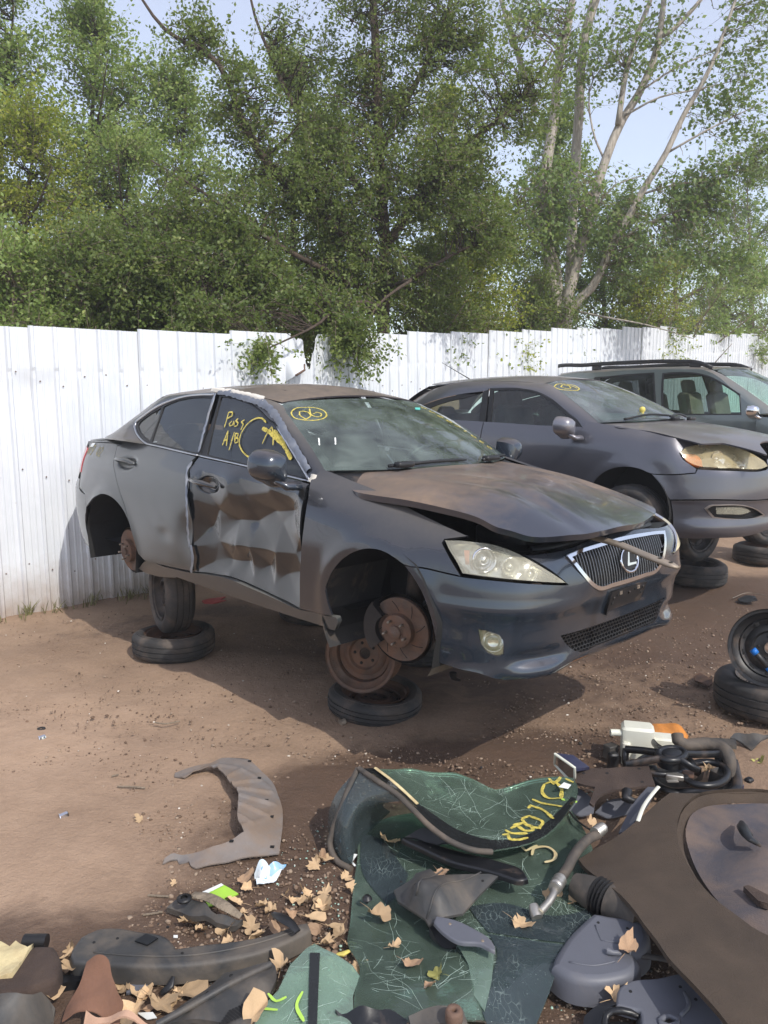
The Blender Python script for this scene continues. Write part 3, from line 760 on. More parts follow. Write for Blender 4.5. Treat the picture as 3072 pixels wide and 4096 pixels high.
rear_r = [(3.909, 0.623), (3.993, 0.727), (4.093, 0.83), (4.23, 0.933), (4.298, 1.012), (4.204, 1.047), (5.707, 0.992)]
panel('rear_door', rear_top+rear_f+rear_b+arch_r1+rear_r, S1, M['paint_dusty'], car, res=.018, disp=rear_dent, label='dusty rear door')
s_c = float(S1.s_of_x(-3.02))
q_arch = [(3.852, 0.511), (3.916, 0.592), (4.012, 0.651), (4.132, 0.68), (4.269, 0.68), (4.391, 0.65), (4.555, 0.592), (4.657, 0.542)]
q_poly = [tuple(p) for p in rear_r]+[(3.62, 1.05), (3.95, 1.07), (4.3, 1.06), (4.62, 1.044), (4.86, 1.03), (4.88, .90), (4.86, .78), (4.80, .68), (4.66, .645)]+[tuple(p) for p in q_arch[::-1]]
panel('quarter_panel', q_poly, S1, M['paint_dusty'], car, res=.03)
rb = [(4.655, .64), (4.80, .67), (4.86, .74), (5.2, .74), (5.5, .70), (5.82, .70), (5.82, .22), (5.5, .2), (5.1, .2), (4.8, .21)]+[(4.711, 0.199), (4.732, 0.308), (4.751, 0.391), (4.722, 0.465), (4.666, 0.533)]
panel('rear_bumper', rb, S1, M['paint_dusty'], car, res=.035, mirror=True)
panel('tail_light', [(4.85, .79), (4.86, .975), (5.0, .985), (5.3, .95), (5.34, .80), (5.1, .775)], S1, M['red_lens'], car, res=.04, off=.006, mirror=True)
panel('rocker', [(3.841, 0.199), (3.752, 0.26), (3.46, 0.275), (3.106, 0.292)]+[(2.932, 0.311), (2.724, 0.323), (2.495, 0.307), (2.245, 0.285), (2.049, 0.268), (1.943, 0.277), (1.786, 0.287), (1.758, 0.288), (1.748, 0.262), (1.776, 0.213), (1.96, 0.21), (2.323, 0.21), (2.733, 0.215), (3.335, 0.224)]+[(3.344, 0.215), (3.65, 0.18), (3.817, 0.189)],
      S1, M['paint_dusty'], car, res=.03, off=-.006, flange=.03)
f_arch = [(1.779, 0.294), (1.798, 0.353), (1.807, 0.427), (1.757, 0.509), (1.691, 0.579), (1.598, 0.639), (1.488, 0.674), (1.399, 0.672), (1.329, 0.648), (1.288, 0.629)]
f_seam = [(1.194, 0.626), (1.099, 0.618), (1.007, 0.611)]
f_hl = [(1.046, 0.653), (1.104, 0.711), (1.131, 0.735), (1.128, 0.749)]
f_poly = f_arch+f_seam+f_hl+[(1.02, .768), (1.15, .80), (1.3, .84), (1.45, .878), (1.6, .915), (1.8, .955), (1.93, .982), (2.02, 1.0)]+[(2.042, 0.941), (1.993, 0.861), (1.972, 0.768), (1.991, 0.595), (2.023, 0.437), (2.045, 0.274), (1.906, 0.28)]
panel('front_fender', f_poly, S1, M['paint'], car, res=.025)
# left flank, seen only past the nose and through the cabin
def mir(P): return [tuple(p) for p in P]
for nm, poly, mt in (('front_fender', f_poly, 'paint'), ('front_door', front_top+front_fseam+front_bot+front_rseam, 'paint'),
                     ('rear_door', rear_top+rear_f+rear_b+arch_r1+rear_r, 'paint'), ('quarter_panel', q_poly, 'paint')):
    panel(nm, poly, lambda q: S1(q)*[1, -1, 1], M[mt], car, res=.05, out=(0, 1, .15))
# --- nose
grille_hole = [(-.01, .715), (.20, .708), (.42, .695), (.475, .688), (.40, .60), (.31, .525), (.27, .508), (.15, .503), (-.01, .502)]
mesh_hole = [(0.503, 0.329), (0.407, 0.239), (0.353, 0.221)]+[(.2, .236), (0, .234)]+[(0, .325), (.25, .328)]
fog_hole = [(0.922, 0.391), (0.869, 0.384), (0.827, 0.371), (0.813, 0.35), (0.807, 0.286), (0.825, 0.277), (0.878, 0.287), (0.905, 0.318)]
b_hl = [(1.007, 0.609), (0.917, 0.607), (0.812, 0.603), (0.611, 0.584), (0.487, 0.567), (0.574, 0.632), (0.64, 0.673), (0.699, 0.703)]
b_poly = b_hl+[(.62, .712), (.475, .704), (.2, .722), (0, .73), (0, .20)]+[(0.169, 0.125), (0.553, 0.214), (0.735, 0.217), (0.823, 0.208), (0.922, 0.2), (1.029, 0.201), (1.113, 0.205)][0:0]+[(0, .165), (.3, .168), (.55, .172), (.8, .178)]+[(0.922, 0.2), (1.029, 0.2), (1.113, 0.205)]+[(1.115, 0.281), (1.137, 0.387), (1.182, 0.506), (1.237, 0.579), (1.284, 0.625)]+[(1.193, 0.623), (1.099, 0.615)]
_fp = np.array([(0.805, 0.335), (0.546, 0.238), (0.737, 0.281), (0.676, 0.303)])
def nose_relief(uv):
    q = np.asarray(uv); s, z = np.abs(q[:, 0]), q[:, 1]
    ch = np.exp(-((s-.62)/.14)**4)*np.exp(-((z-.255)/.032)**2)*-.035         # duct between fog lamp and mesh
    ridge = .010*np.exp(-((z-.475)/.028)**2)*sstep(.25, .5, s)*(1-sstep(1.05, 1.15, s))
    lip = .02*np.exp(-((z-.19)/.022)**2)*sstep(.35, .6, s)*(1-sstep(.95, 1.15, s))
    bow = .012*np.exp(-((s-.33)/.07)**2)*sstep(.72, .6, z)*sstep(.48, .56, z)
    return ch+ridge+lip+bow
def Smir(q):
    q = np.asarray(q, float).reshape(-1, 2); sg = np.where(q[:, :1] < 0, -1, 1)
    P = S1(np.abs(q)*[1, 1]); return P*np.concatenate([np.ones_like(sg), sg, np.ones_like(sg)], 1)
def both(P, mid=0): # right half (from centre top round to centre bottom) + mirrored
    return P
def full(half):      # outline of a symmetric hole or panel from its right half
    h = [tuple(p) for p in half]; return h+[(-a, b) for a, b in h[::-1] if abs(a) > .012]
def fullpoly(half):  # closed: half runs centre-top ... flank ... centre-bottom
    h = [tuple(p) for p in half]; return h+[(-a, b) for a, b in h[::-1][0:]]
bh = b_hl[::-1]
b_half = [(.0, .735), (.2, .728), (.46, .708), (.60, .705)]+b_hl[::-1]+[(1.099, 0.615), (1.193, 0.623), (1.284, 0.625), (1.237, 0.579), (1.182, 0.506), (1.137, 0.387), (1.115, 0.281), (1.113, 0.205), (1.029, 0.2), (0.922, 0.2)]+[(.8, .178), (.55, .172), (.3, .168), (.0, .165)]
b_full = b_half[1:-1]+[(-a, b) for a, b in b_half[::-1][1:-1]]
g_half = [(.0, .712), (.20, .706), (.40, .695), (.468, .688), (.40, .60), (.315, .527), (.28, .512), (.15, .506), (.0, .505)]
g_full = g_half[1:-1]+[(-a, b) for a, b in g_half[::-1][1:-1]]
m_half = [(.2, .330), (.40, .334), (.497, .338), (.445, .285), (.385, .245), (.365, .238), (.2, .234)]
m_full = m_half+[(-a, b) for a, b in m_half[::-1]]
fog_l = [(-a, b) for a, b in fog_hole]
panel('front_bumper', b_full, Smir, M['paint_clean'], car, holes=[g_full, m_full, fog_hole, fog_l], res=.022, out=(1, 0, .1), disp=nose_relief, flange=.02)
# grille: chrome frame, slats, emblem
def ring_between(name, outer, inner, fn, mat, off, res=.02, fl=.02, **kw):
    return panel(name, outer, fn, mat, car, holes=[inner], res=res, gap=0, off=off, flange=fl, out=(1, 0, .1), **kw)
gr = empty('grille'); gr.parent = car
gi_half = [(.0, .694), (.20, .689), (.38, .680), (.432, .674), (.370, .60), (.298, .541), (.272, .530), (.15, .526), (.0, .525)]
gi_full = gi_half[1:-1]+[(-a, b) for a, b in gi_half[::-1][1:-1]]
panel('chrome_frame', g_full, Smir, M['chrome'], gr, holes=[gi_full], res=.02, gap=.002, off=.010, flange=.03, out=(1, 0, .1))
panel('grille_back', g_full, Smir, M['dark'], gr, res=.05, gap=.004, off=-.05, flange=0, out=(1, 0, .1))
hol = np.array(gi_full)
def zspan(s_):
    zs = [];
    for (a, b), (c, d) in zip(gi_full, gi_full[1:]+gi_full[:1]):
        if (a-s_)*(c-s_) <= 0 and a != c: zs.append(b+(d-b)*(s_-a)/(c-a))
    return min(zs), max(zs)
first = None
for i in range(-17, 18):
    s_ = i*.0228
    z0, z1 = zspan(s_)
    if z1-z0 < .02: continue
    mb = MB(); zz = np.linspace(z0-.01, z1+.01, 7); P = Smir(np.stack([np.full(7, s_), zz], 1)); N = fn_normal(Smir, np.stack([np.full(7, s_), zz], 1)); N *= np.sign(N[:, :1])
    t = np.cross(N, P[-1]-P[0]); t /= np.linalg.norm(t, axis=1)[:, None]
    G = np.stack([P-N*.009-t*.0012, P-N*.003-t*.0019, P-N*.001, P-N*.003+t*.0019, P-N*.009+t*.0012], 1)
    mb.grid(G); mb.build('grille_bar', M['bar'], gr)
ec = Smir([(0., .607)])[0]; en = fn_normal(Smir, np.array([[0., .607]]))[0]; en *= np.sign(en[0])
em = MB(); EM = frame_m(ec+en*.012, en, (0, 1, 0))       # local x = car left, y up
def ov(a, b, n=40): return [(a*math.cos(2*math.pi*i/n), b*math.sin(2*math.pi*i/n)) for i in range(n)]
Mt = np.array(EM)
def loc(P): P = np.asarray(P, float); return P@Mt[:3, :3].T+Mt[:3, 3]
em.tube([loc((x*1.12, y*1.12, .006)) for x, y in ov(.068, .051)+[ov(.068, .051)[0]]], .0062, 8, cap=False)
def flat(mb, pts2, h0, h1):
    n = len(pts2); V = [loc((x, y, h0)) for x, y in pts2]+[loc((x, y, h1)) for x, y in pts2]
    mb.add(V, [tuple(range(n)), tuple(range(2*n-1, n-1, -1))]+[(i, (i+1) % n, n+(i+1) % n, n+i) for i in range(n)])
# the slanted letter (seen from in front, so local x runs to the viewer's right)
flat(em, [(.004, .050), (.013, .050), (-.010, -.016), (-.027, -.016)], .0, .010)
flat(em, [(-.027, -.013), (.056, -.017), (.052, -.026), (-.030, -.026)], .0, .0102)
em.build('emblem', M['chrome'], gr, smooth=False)
eb = MB(); n = 32; eb.add([loc((.064*math.cos(2*math.pi*i/n), .048*math.sin(2*math.pi*i/n), .001)) for i in range(n)], [tuple(range(n))]); eb.build('emblem_back', M['rubber_trim'], gr)
# lower mesh of hexagons
lm = empty('lower_grille'); lm.parent = car
mb = MB(); hx = .026; rows = 6
mpoly = np.array(smooth_poly(m_full, step=.03))
for r_ in range(-1, rows+2):
    for c_ in range(-24, 25):
        s0 = (c_+.5*(r_ % 2))*hx*1.0; z0 = .232+r_*hx*.62
        pts = [(s0+hx*.5*a, z0+hx*.40*b) for a, b in ((0, 1), (1, .5), (1, -.5), (0, -1))]
        for a, b in zip(pts[:-1], pts[1:]):
            q = np.array([a, b]);
            if not inpoly(q.mean(0)[None], mpoly)[0]: continue
            P = Smir(q); N = fn_normal(Smir, q); N *= np.sign(N[:, :1])
            d = P[1]-P[0]; t = np.cross(N, d); t /= np.linalg.norm(t, axis=1)[:, None]; w_ = .0022
            mb.add([P[0]+t[0]*w_-N[0]*.010, P[1]+t[1]*w_-N[1]*.010, P[1]-t[1]*w_-N[1]*.010, P[0]-t[0]*w_-N[0]*.010,
                    P[0]+t[0]*w_-N[0]*.03, P[1]+t[1]*w_-N[1]*.03, P[1]-t[1]*w_-N[1]*.03, P[0]-t[0]*w_-N[0]*.03],
                   [(0, 1, 2, 3), (0, 4, 5, 1), (3, 2, 6, 7)])
mb.build('mesh', M['black'], lm, smooth=False, kind='stuff')
panel('grille_back', m_full, Smir, M['dark'], lm, res=.06, off=-.06, flange=0, gap=0, out=(1, 0, .1))
panel('grille_rim', [(a*1.05, .285+(b-.285)*1.22) for a, b in m_full], Smir, M['black'], lm, holes=[m_full], res=.03, gap=0, off=-.004, flange=.02, out=(1, 0, .1))
# fog lamps
for sg, hole in ((1, fog_hole), (-1, fog_l)):
    fl = empty('fog_lamp'); fl.parent = car
    panel('lens', hole, Smir, M['lens_fog'], fl, res=.02, gap=.003, off=-.003, flange=.01, out=(1, 0, .1))
    panel('bowl', hole, Smir, M['headlamp_shell'], fl, res=.03, gap=.004, off=-.05, flange=0, out=(1, 0, .1))
    c0 = np.mean(hole, 0); P = Smir([c0])[0]; N = fn_normal(Smir, np.array([c0]))[0]; N *= np.sign(N[0])
    mb = MB(); mb.lathe([(.0, 0), (.02, .002), (.038, .01), (.043, .02), (.047, .022), (.047, .014), (.02, -.01)], frame_m(P-N*.04, N), 24); mb.build('reflector', M['chrome'], fl)
# number plate holder
ph = empty('plate_holder'); ph.parent = car
for k, (s0, s1, z0, z1, o0, mt) in enumerate(((-.165, .165, .395, .485, .010, 'black'),)):
    panel('holder_plate', [(-.165, .485), (.165, .488), (.168, .455), (.160, .372), (.148, .366), (.150, .390), (.10, .392), (-.10, .392), (-.150, .390), (-.158, .395), (-.165, .42)],
          Smir, M['black'], ph, smooth=False, res=.03, gap=0, off=.014, flange=.016, out=(1, 0, .1))
for s_, z_ in ((-.13, .468), (-.075, .472), (0, .462), (.085, .470), (.135, .455)):
    P = Smir([(s_, z_)])[0]; N = fn_normal(Smir, np.array([[s_, z_]]))[0]; N *= np.sign(N[0])
    mb = MB(); mb.lathe([(0, .0), (.008, .0), (.008, .004), (0, .006)], frame_m(P+N*.014, N), 10); mb.build('bolt', M['iron'], ph)
for s_, z_ in ((-.078, .474), (.086, .473)):
    P = Smir([(s_, z_)])[0]; N = fn_normal(Smir, np.array([[s_, z_]]))[0]; N *= np.sign(N[0]); mb = MB(); mb.box(P+N*.016, (.006, .022, .016)); mb.build('clip', M['steel'], ph, smooth=False)
for s_, z_ in ((-.06, .470), (.105, .466), (-.135, .440), (.13, .43)):
    P = Smir([(s_, z_)])[0]; N = fn_normal(Smir, np.array([[s_, z_]]))[0]; N *= np.sign(N[0]); mb = MB(); mb.box(P+N*.0145, (.004, .018, .012)); mb.build('slot', M['dark'], ph, smooth=False)
# headlamps
hl_poly = [(1.127, 0.747), (1.066, 0.752), (1.002, 0.751), (0.871, 0.741), (0.795, 0.726), (0.719, 0.705), (0.652, 0.674), (0.599, 0.642), (0.536, 0.604), (0.491, 0.573), (0.61, 0.59), (0.727, 0.604), (0.812, 0.61), (0.907, 0.615), (1.002, 0.62), (1.036, 0.662), (1.099, 0.718)]
hl_in = [(1.097, 0.737), (1.044, 0.743), (0.992, 0.743), (0.875, 0.731), (0.802, 0.716), (0.73, 0.695), (0.657, 0.662), (0.602, 0.631), (0.546, 0.598), (0.525, 0.586), (0.616, 0.597), (0.727, 0.611), (0.813, 0.617), (0.903, 0.622), (0.987, 0.628), (1.025, 0.668), (1.084, 0.719)]
for sg in (1, -1):
    f = (lambda q: S1(q)) if sg > 0 else (lambda q: S1(q)*[1, -1, 1])
    ho = (1, -sg, .1)
    hd = empty('headlight'); hd.parent = car
    panel('lens', hl_poly, f, M['lens' if sg > 0 else 'lens_cream'], hd, res=.025, gap=.004, off=.001 if sg > 0 else .012, flange=.012, out=ho)
    if sg < 0: continue
    panel('bezel', hl_poly, f, M['black'], hd, holes=[hl_in], res=.025, gap=.003, off=-.004, flange=.01, out=ho)
    panel('bowl', hl_poly, f, M['headlamp_shell'], hd, res=.03, gap=.004, off=-.075, flange=-.07, out=ho)
    for (s_, z_), r_, mt in (([(0.9, 0.679)][0], .048, 'chrome'), ([(0.774, 0.657)][0], .036, 'headlamp_shell'), ([(0.678, 0.628)][0], .024, 'headlamp_shell')):
        q = np.array([[s_, z_]]); P = f(q)[0]; N = np.array([.8, -sg*.55, .12]); N /= np.linalg.norm(N)
        mb = MB(); mb.lathe([(r_*.35, -.055), (r_*.7, -.035), (r_, -.012), (r_*1.12, -.010), (r_*1.12, -.03)], frame_m(P-N*.012, N), 24)
        mb.ico(P-N*.045, r_*.5, 2); mb.build('reflector', M[mt], hd)
    panel('side_marker', [(1.025, 0.722), (0.998, 0.723), (0.983, 0.665), (1, 0.665)], f, M['salmon'], hd, res=.03, gap=0, off=-.02, flange=.004, smooth=False, out=ho)
# front edge of the engine bay: radiator cover, cross member, the bent support bar
eb = empty('engine_bay'); eb.parent = car
mb = MB()
mb.grid([[(x, y, .62+.06*(x > .3)+.02*math.sin(y*9)) for y in np.linspace(-.66, .66, 14)] for x in np.linspace(-.4, .62, 8)]); mb.build('bay_floor', M['dark'], eb)
mb = MB(); mb.tube([(.60, -.52, .70), (.655, -.25, .715), (.68, 0, .72), (.655, .25, .715), (.60, .52, .70)], .03, 8, flat=.6); mb.build('radiator_support', M['black'], eb)
mb = MB(); mb.rbox((.35, -.33, .70), (.30, .22, .14), .03); mb.rbox((.3, .1, .72), (.35, .3, .12), .05); mb.build('engine_cover', M['black'], eb)
mb = MB(); mb.rbox((.42, .46, .72), (.2, .16, .13), .03); mb.tube([(.35, .30, .78), (.45, .36, .80), (.52, .42, .76)], .02, 8); mb.build('air_box', M['iron'], eb)
mb = MB()
for k in range(6): mb.box((.56, .44+.018*k, .735), (.05, .008, .05))
mb.build('connector_block', M['steel'], eb)
top_panel = [(.62, .712), (.44, .703), (.2, .722), (0, .728), (-.2, .722), (-.44, .703), (-.62, .712)]
P = Smir(top_panel); mb = MB(); mb.grid([[p+np.array([-d*.13, 0, .004-d*.02]) for d in (0, .5, 1)] for p in P]); mb.build('grille_cover', M['black'], eb)

# ==== car1b
# --- bonnet, buckled along its right edge
h_r = [(0.842, -0.161), (0.847, -0.475), (0.789, -0.621), (0.708, -0.709), (0.644, -0.738), (0.584, -0.766), (0.501, -0.767), (0.315, -0.787), (0.08, -0.804), (-0.117, -0.815), (-0.23, -0.812), (-0.365, -0.738), (-0.487, -0.654), (-0.401, -0.51), (-0.395, -0.278)]
h_poly = h_r+[(-.38, -.2), (-.36, 0), (-.37, .2), (-.40, .45), (-.46, .70), (-.2, .75), (.1, .745), (.35, .71), (.53, .64), (.62, .56), (.675, .47), (.72, .33)]
def hood_relief(q):
    q = np.asarray(q); x, y = q[:, 0], q[:, 1]
    c = -.012*np.exp(-((np.abs(y)-.47)/.05)**2)*sstep(-.5, .2, x)
    return c+.004*np.sin(x*9+y*4)*sstep(0, .6, x)+.010*np.exp(-((y+.25+.25*x)/.05)**2)*sstep(.2, .6, x)
M['hood_paint'] = paint('dusty_bonnet_paint', (60, 67, 80), .55, .28, .12, 1.0, (132, 112, 94), fade=True)
M['roof_paint'] = paint('dusty_roof_paint', (62, 64, 74), .5, .3, .2, 1.0, (122, 108, 94))
panel('bonnet', h_poly, H1, M['hood_paint'], car, res=.03, gap=0, flange=.03, disp=hood_relief, out=(0, 0, 1), label='dusty bonnet sprung open and buckled at its front corner')
panel('bonnet_lining', h_poly, H1, M['dark'], car, res=.06, gap=.012, flange=0, off=-.028, out=(0, 0, 1))
# --- cabin
def wall(P): return G1(P)
b_lo = G1([(-0.577, 0.924), (-0.703, 1.019), (-0.833, 1.108), (-0.99, 1.212), (-1.08, 1.241), (-1.217, 1.297), (-1.38, 1.343), (-1.538, 1.372), (-1.722, 1.391), (-1.909, 1.382), (-2.102, 1.37), (-2.275, 1.341), (-2.422, 1.301), (-2.566, 1.241), (-2.668, 1.192), (-2.662, 1.159), (-2.598, 1.122), (-2.469, 1.074), (-2.357, 1.047)])
up_ws = WS1([(-.985, .03), (-.99, .22), (-.99, .42), (-.985, .64), (-.97, .82), (-.95, .97)])
def roofe(x, y): return R1f([(x, y)])[0]
up_all = [up_ws[0], up_ws[1], up_ws[2], up_ws[3], up_ws[4], up_ws[5], roofe(-1.30, -.59), roofe(-1.52, -.605), roofe(-1.75, -.61), roofe(-1.98, -.605), roofe(-2.2, -.595), roofe(-2.42, -.58),
          (-2.62, -.58, 1.325), (-2.80, -.59, 1.245), (-2.98, -.61, 1.16), (-3.08, -.635, 1.11), (-3.14, -.665, 1.08), (-3.16, -.715, 1.062), (-3.10, -.755, 1.055)]
pair_strip('roof_side', b_lo, up_all, M['paint'], car, per=4, m=6, bulge=.10, axis=(0, 0, .9), mirror=True)
panel('roof', [(-1.13, -.575), (-1.085, -.3), (-1.07, 0), (-1.085, .3), (-1.13, .575), (-1.52, .607), (-1.98, .607), (-2.42, .582), (-2.56, .53), (-2.62, 0), (-2.56, -.53), (-2.42, -.582), (-1.98, -.607), (-1.52, -.607)],
      R1f, M['roof_paint'], car, res=.06, gap=0, flange=.01, out=(0, 0, 1), smooth=True, off=.002)
panel('sunroof', [(-1.35, -.38), (-1.35, .38), (-1.75, .38), (-1.75, -.38)], R1f, M['roof_paint'], car, res=.06, gap=0, flange=.004, out=(0, 0, 1), off=.0045, smooth=False)
ws_e = [(-1.0, .02), (-1.0, .3), (-.995, .6), (-.97, .96), (-.9, .985), (-.5, .99), (0, .99), (.5, .99), (.9, .985), (.97, .96), (.995, .6), (1., .3), (1., .02), (.5, 0), (0, 0), (-.5, 0)]
panel('windscreen', ws_e, WS1, M['glass_wind'], car, res=.06, gap=.004, flange=0, out=(1, 0, .5), label='windscreen with yellow paint writing')
ws_i = [(-.93, .07), (-.94, .3), (-.935, .6), (-.90, .90), (-.8, .935), (-.4, .94), (0, .925), (.4, .94), (.8, .935), (.90, .90), (.935, .6), (.94, .3), (.93, .07), (.5, .05), (0, .05), (-.5, .05)]
panel('windscreen_border', ws_e, WS1, M['rubber_trim'], car, holes=[ws_i], res=.05, gap=.006, flange=0, off=-.004, out=(1, 0, .5))
# back window and boot
def BW(uv):
    uv = np.asarray(uv, float).reshape(-1, 2); u, v = uv[:, 0], uv[:, 1]
    hw = .595-.07*v; x = -3.16+.56*v+.07*(1-np.abs(u)**2)*-1; z = 1.06+.31*v+.03*4*v*(1-v)+.03*(1-u*u)*v
    return np.stack([x, u*hw, z], 1)
panel('back_window', [(-1, 0), (-1, 1), (-.5, 1.02), (.5, 1.02), (1, 1), (1, 0), (.5, -.02), (-.5, -.02)], BW, M['glass_tint'], car, res=.1, gap=0, flange=0, out=(-1, 0, .5))
def BT(xy):
    xy = np.asarray(xy, float).reshape(-1, 2); x, y = xy[:, 0], xy[:, 1]
    return np.stack([x, y, 1.075-.05*((x+3.15)/-.55)**2-.045*(y/.7)**2], 1)
panel('boot_lid', [(-3.14, -.66), (-3.2, .0), (-3.14, .66), (-3.45, .72), (-3.62, .62), (-3.69, .3), (-3.70, 0), (-3.69, -.3), (-3.62, -.62), (-3.45, -.72)], BT, M['paint_dusty'], car, res=.06, gap=0, flange=.02, out=(0, 0, 1))
_qa = S1([(3.80, 1.065), (3.95, 1.07), (4.3, 1.062), (4.62, 1.045), (4.86, 1.028), (5.1, 1.022)]); _qb = BT([(-2.98, -.69), (-3.15, -.66), (-3.35, -.69), (-3.5, -.68), (-3.60, -.60), (-3.66, -.45)])
pair_strip('boot_shoulder', _qa, _qb, M['paint_dusty'], car, per=4, m=4, bulge=.06, axis=(0, 0, .5), mirror=True)
panel('boot_face', [(5.0, .74), (4.98, 1.022), (5.3, 1.02), (5.81, 1.03), (5.81, .74)], S1, M['paint_dusty'], car, res=.06, gap=.003, out=(-1, 0, 0), mirror=True)
# side windows: black frames, panes, bright trim
of = [(-1.673, 1.014), (-1.042, 0.978), (-0.59, 0.94), (-0.702, 1.017), (-0.831, 1.104), (-0.987, 1.208), (-1.077, 1.237), (-1.214, 1.292), (-1.376, 1.338), (-1.533, 1.367), (-1.701, 1.379), (-1.675, 1.298), (-1.656, 1.159), (-1.665, 1.067)]
gf = [(-1.578, 1.019), (-1.046, 0.984), (-0.618, 0.948), (-0.723, 1.022), (-0.843, 1.1), (-0.991, 1.2), (-1.083, 1.231), (-1.214, 1.285), (-1.369, 1.329), (-1.524, 1.356), (-1.675, 1.368), (-1.649, 1.275), (-1.611, 1.145)]
orr = [(-2.369, 1.055), (-2.029, 1.035), (-1.679, 1.014), (-1.671, 1.097), (-1.701, 1.22), (-1.758, 1.372), (-1.902, 1.375), (-2.096, 1.363), (-2.27, 1.335), (-2.416, 1.294), (-2.559, 1.235), (-2.654, 1.189), (-2.652, 1.159), (-2.587, 1.122), (-2.468, 1.078)]
grr = [(-2.304, 1.064), (-2.036, 1.046), (-1.679, 1.024), (-1.685, 1.097), (-1.715, 1.22), (-1.773, 1.36), (-1.908, 1.363), (-2.087, 1.354), (-2.26, 1.324), (-2.336, 1.3), (-2.325, 1.236), (-2.317, 1.148)]
gqq = [(-2.338, 1.071), (-2.461, 1.1), (-2.572, 1.14), (-2.614, 1.165), (-2.603, 1.194), (-2.525, 1.233), (-2.362, 1.295), (-2.339, 1.215), (-2.337, 1.139)]
for sg in (1, -1):
    f = (lambda q: G1(q)) if sg > 0 else (lambda q: G1(q)*[1, -1, 1])
    o_ = (0, -sg, .3)
    panel('window_frame', of, f, M['rubber_trim'], car, holes=[gf], res=.05, gap=0, flange=.01, out=o_, step=.03)
    panel('window_frame', orr, f, M['rubber_trim'], car, holes=[grr, gqq], res=.05, gap=0, flange=.01, out=o_, step=.03)
    panel('door_glass', gf, f, M['glass_tint'], car, res=.08, gap=-.004, flange=0, off=-.006, out=o_, step=.03)
    panel('door_glass', grr, f, M['glass_tint'], car, res=.08, gap=-.004, flange=0, off=-.006, out=o_, step=.03)
    panel('quarter_glass', gqq, f, M['glass_tint'], car, res=.08, gap=-.004, flange=0, off=-.006, out=o_, step=.03)
    for ln in ([(-2.363, 1.05), (-2.146, 1.038), (-1.909, 1.023), (-1.675, 1.008)], [(-1.66, 1.008), (-1.466, 0.996), (-1.272, 0.985), (-1.038, 0.97), (-0.788, 0.95), (-0.583, 0.93)],
               [(-2.363, 1.05), (-2.467, 1.076), (-2.594, 1.122), (-2.657, 1.159), (-2.662, 1.19), (-2.563, 1.238), (-2.419, 1.298), (-2.273, 1.338), (-2.1, 1.368), (-1.906, 1.379), (-1.756, 1.379)],
               [(-0.583, 0.93), (-0.69, 1.011), (-0.812, 1.097), (-0.973, 1.2)]):
        q = smooth_poly(ln, closed=False, step=.03); P = f(q); N = fn_normal(f, q); N *= np.sign(N@np.array(o_))[:, None]
        mb = MB(); mb.tube(list(P+N*.004), .0085, 6, flat=.7); mb.build('bright_trim', M['satin'], car)
# --- tape, crumpled silver, round the front door
def tape(line, wd, seed, srf='G'):
    rg = np.random.default_rng(seed); fn = G1 if srf == 'G' else S1
    q = smooth_poly(line, closed=False, step=.02); P = fn(q); N = fn_normal(fn, q); N *= np.sign(N@np.array([0, -1, .3]))[:, None]
    n = len(P); G = np.zeros((n, 5, 3))
    for i in range(n):
        t = P[min(i+1, n-1)]-P[max(i-1, 0)]; t /= np.linalg.norm(t); b = np.cross(N[i], t)
        for j in range(5):
            e = (j-2)/2; k = wd/2*(1+rg.uniform(-.22, .22)*(j in (0, 4)))
            G[i, j] = P[i]+b*e*k+N[i]*(.009+.006*(1-e*e)+rg.uniform(-.003, .004))
    mb = MB(); mb.grid(G); return mb
for ln, wd, sd, sf, lab in (([(-0.616, 0.982), (-0.706, 1.049), (-0.824, 1.13), (-0.971, 1.228), (-1.089, 1.289), (-1.216, 1.33), (-1.393, 1.359), (-1.575, 1.384), (-1.715, 1.398)], .046, 3, 'G', None),
                       ([(-1.743, 1.384), (-1.73, 1.321), (-1.707, 1.227), (-1.691, 1.15), (-1.673, 1.067), (-1.67, 1.028)], .022, 4, 'G', None),
                       ([(3.153, 0.967), (3.171, 0.929), (3.114, 0.845), (3.082, 0.734), (3.073, 0.62), (3.078, 0.528), (3.079, 0.462)], .019, 5, 'S', None),
                       ([(3.064, 0.477), (3.054, 0.432), (3.064, 0.371), (3.097, 0.303)], .022, 6, 'S', None)):
    tape(ln, wd, sd, sf).build('tape_strip', M['tape'], car)
tape([(-0.564, 0.966), (-0.565, 0.947), (-0.576, 0.927)], .05, 9).build('tape_piece', M['white_tape'], car)
tape([(-1.805, 1.41), (-1.616, 1.399), (-1.408, 1.379), (-1.192, 1.348)], .03, 12).build('tape_piece', M['white_tape'], car, label='torn white tape on the roof edge')
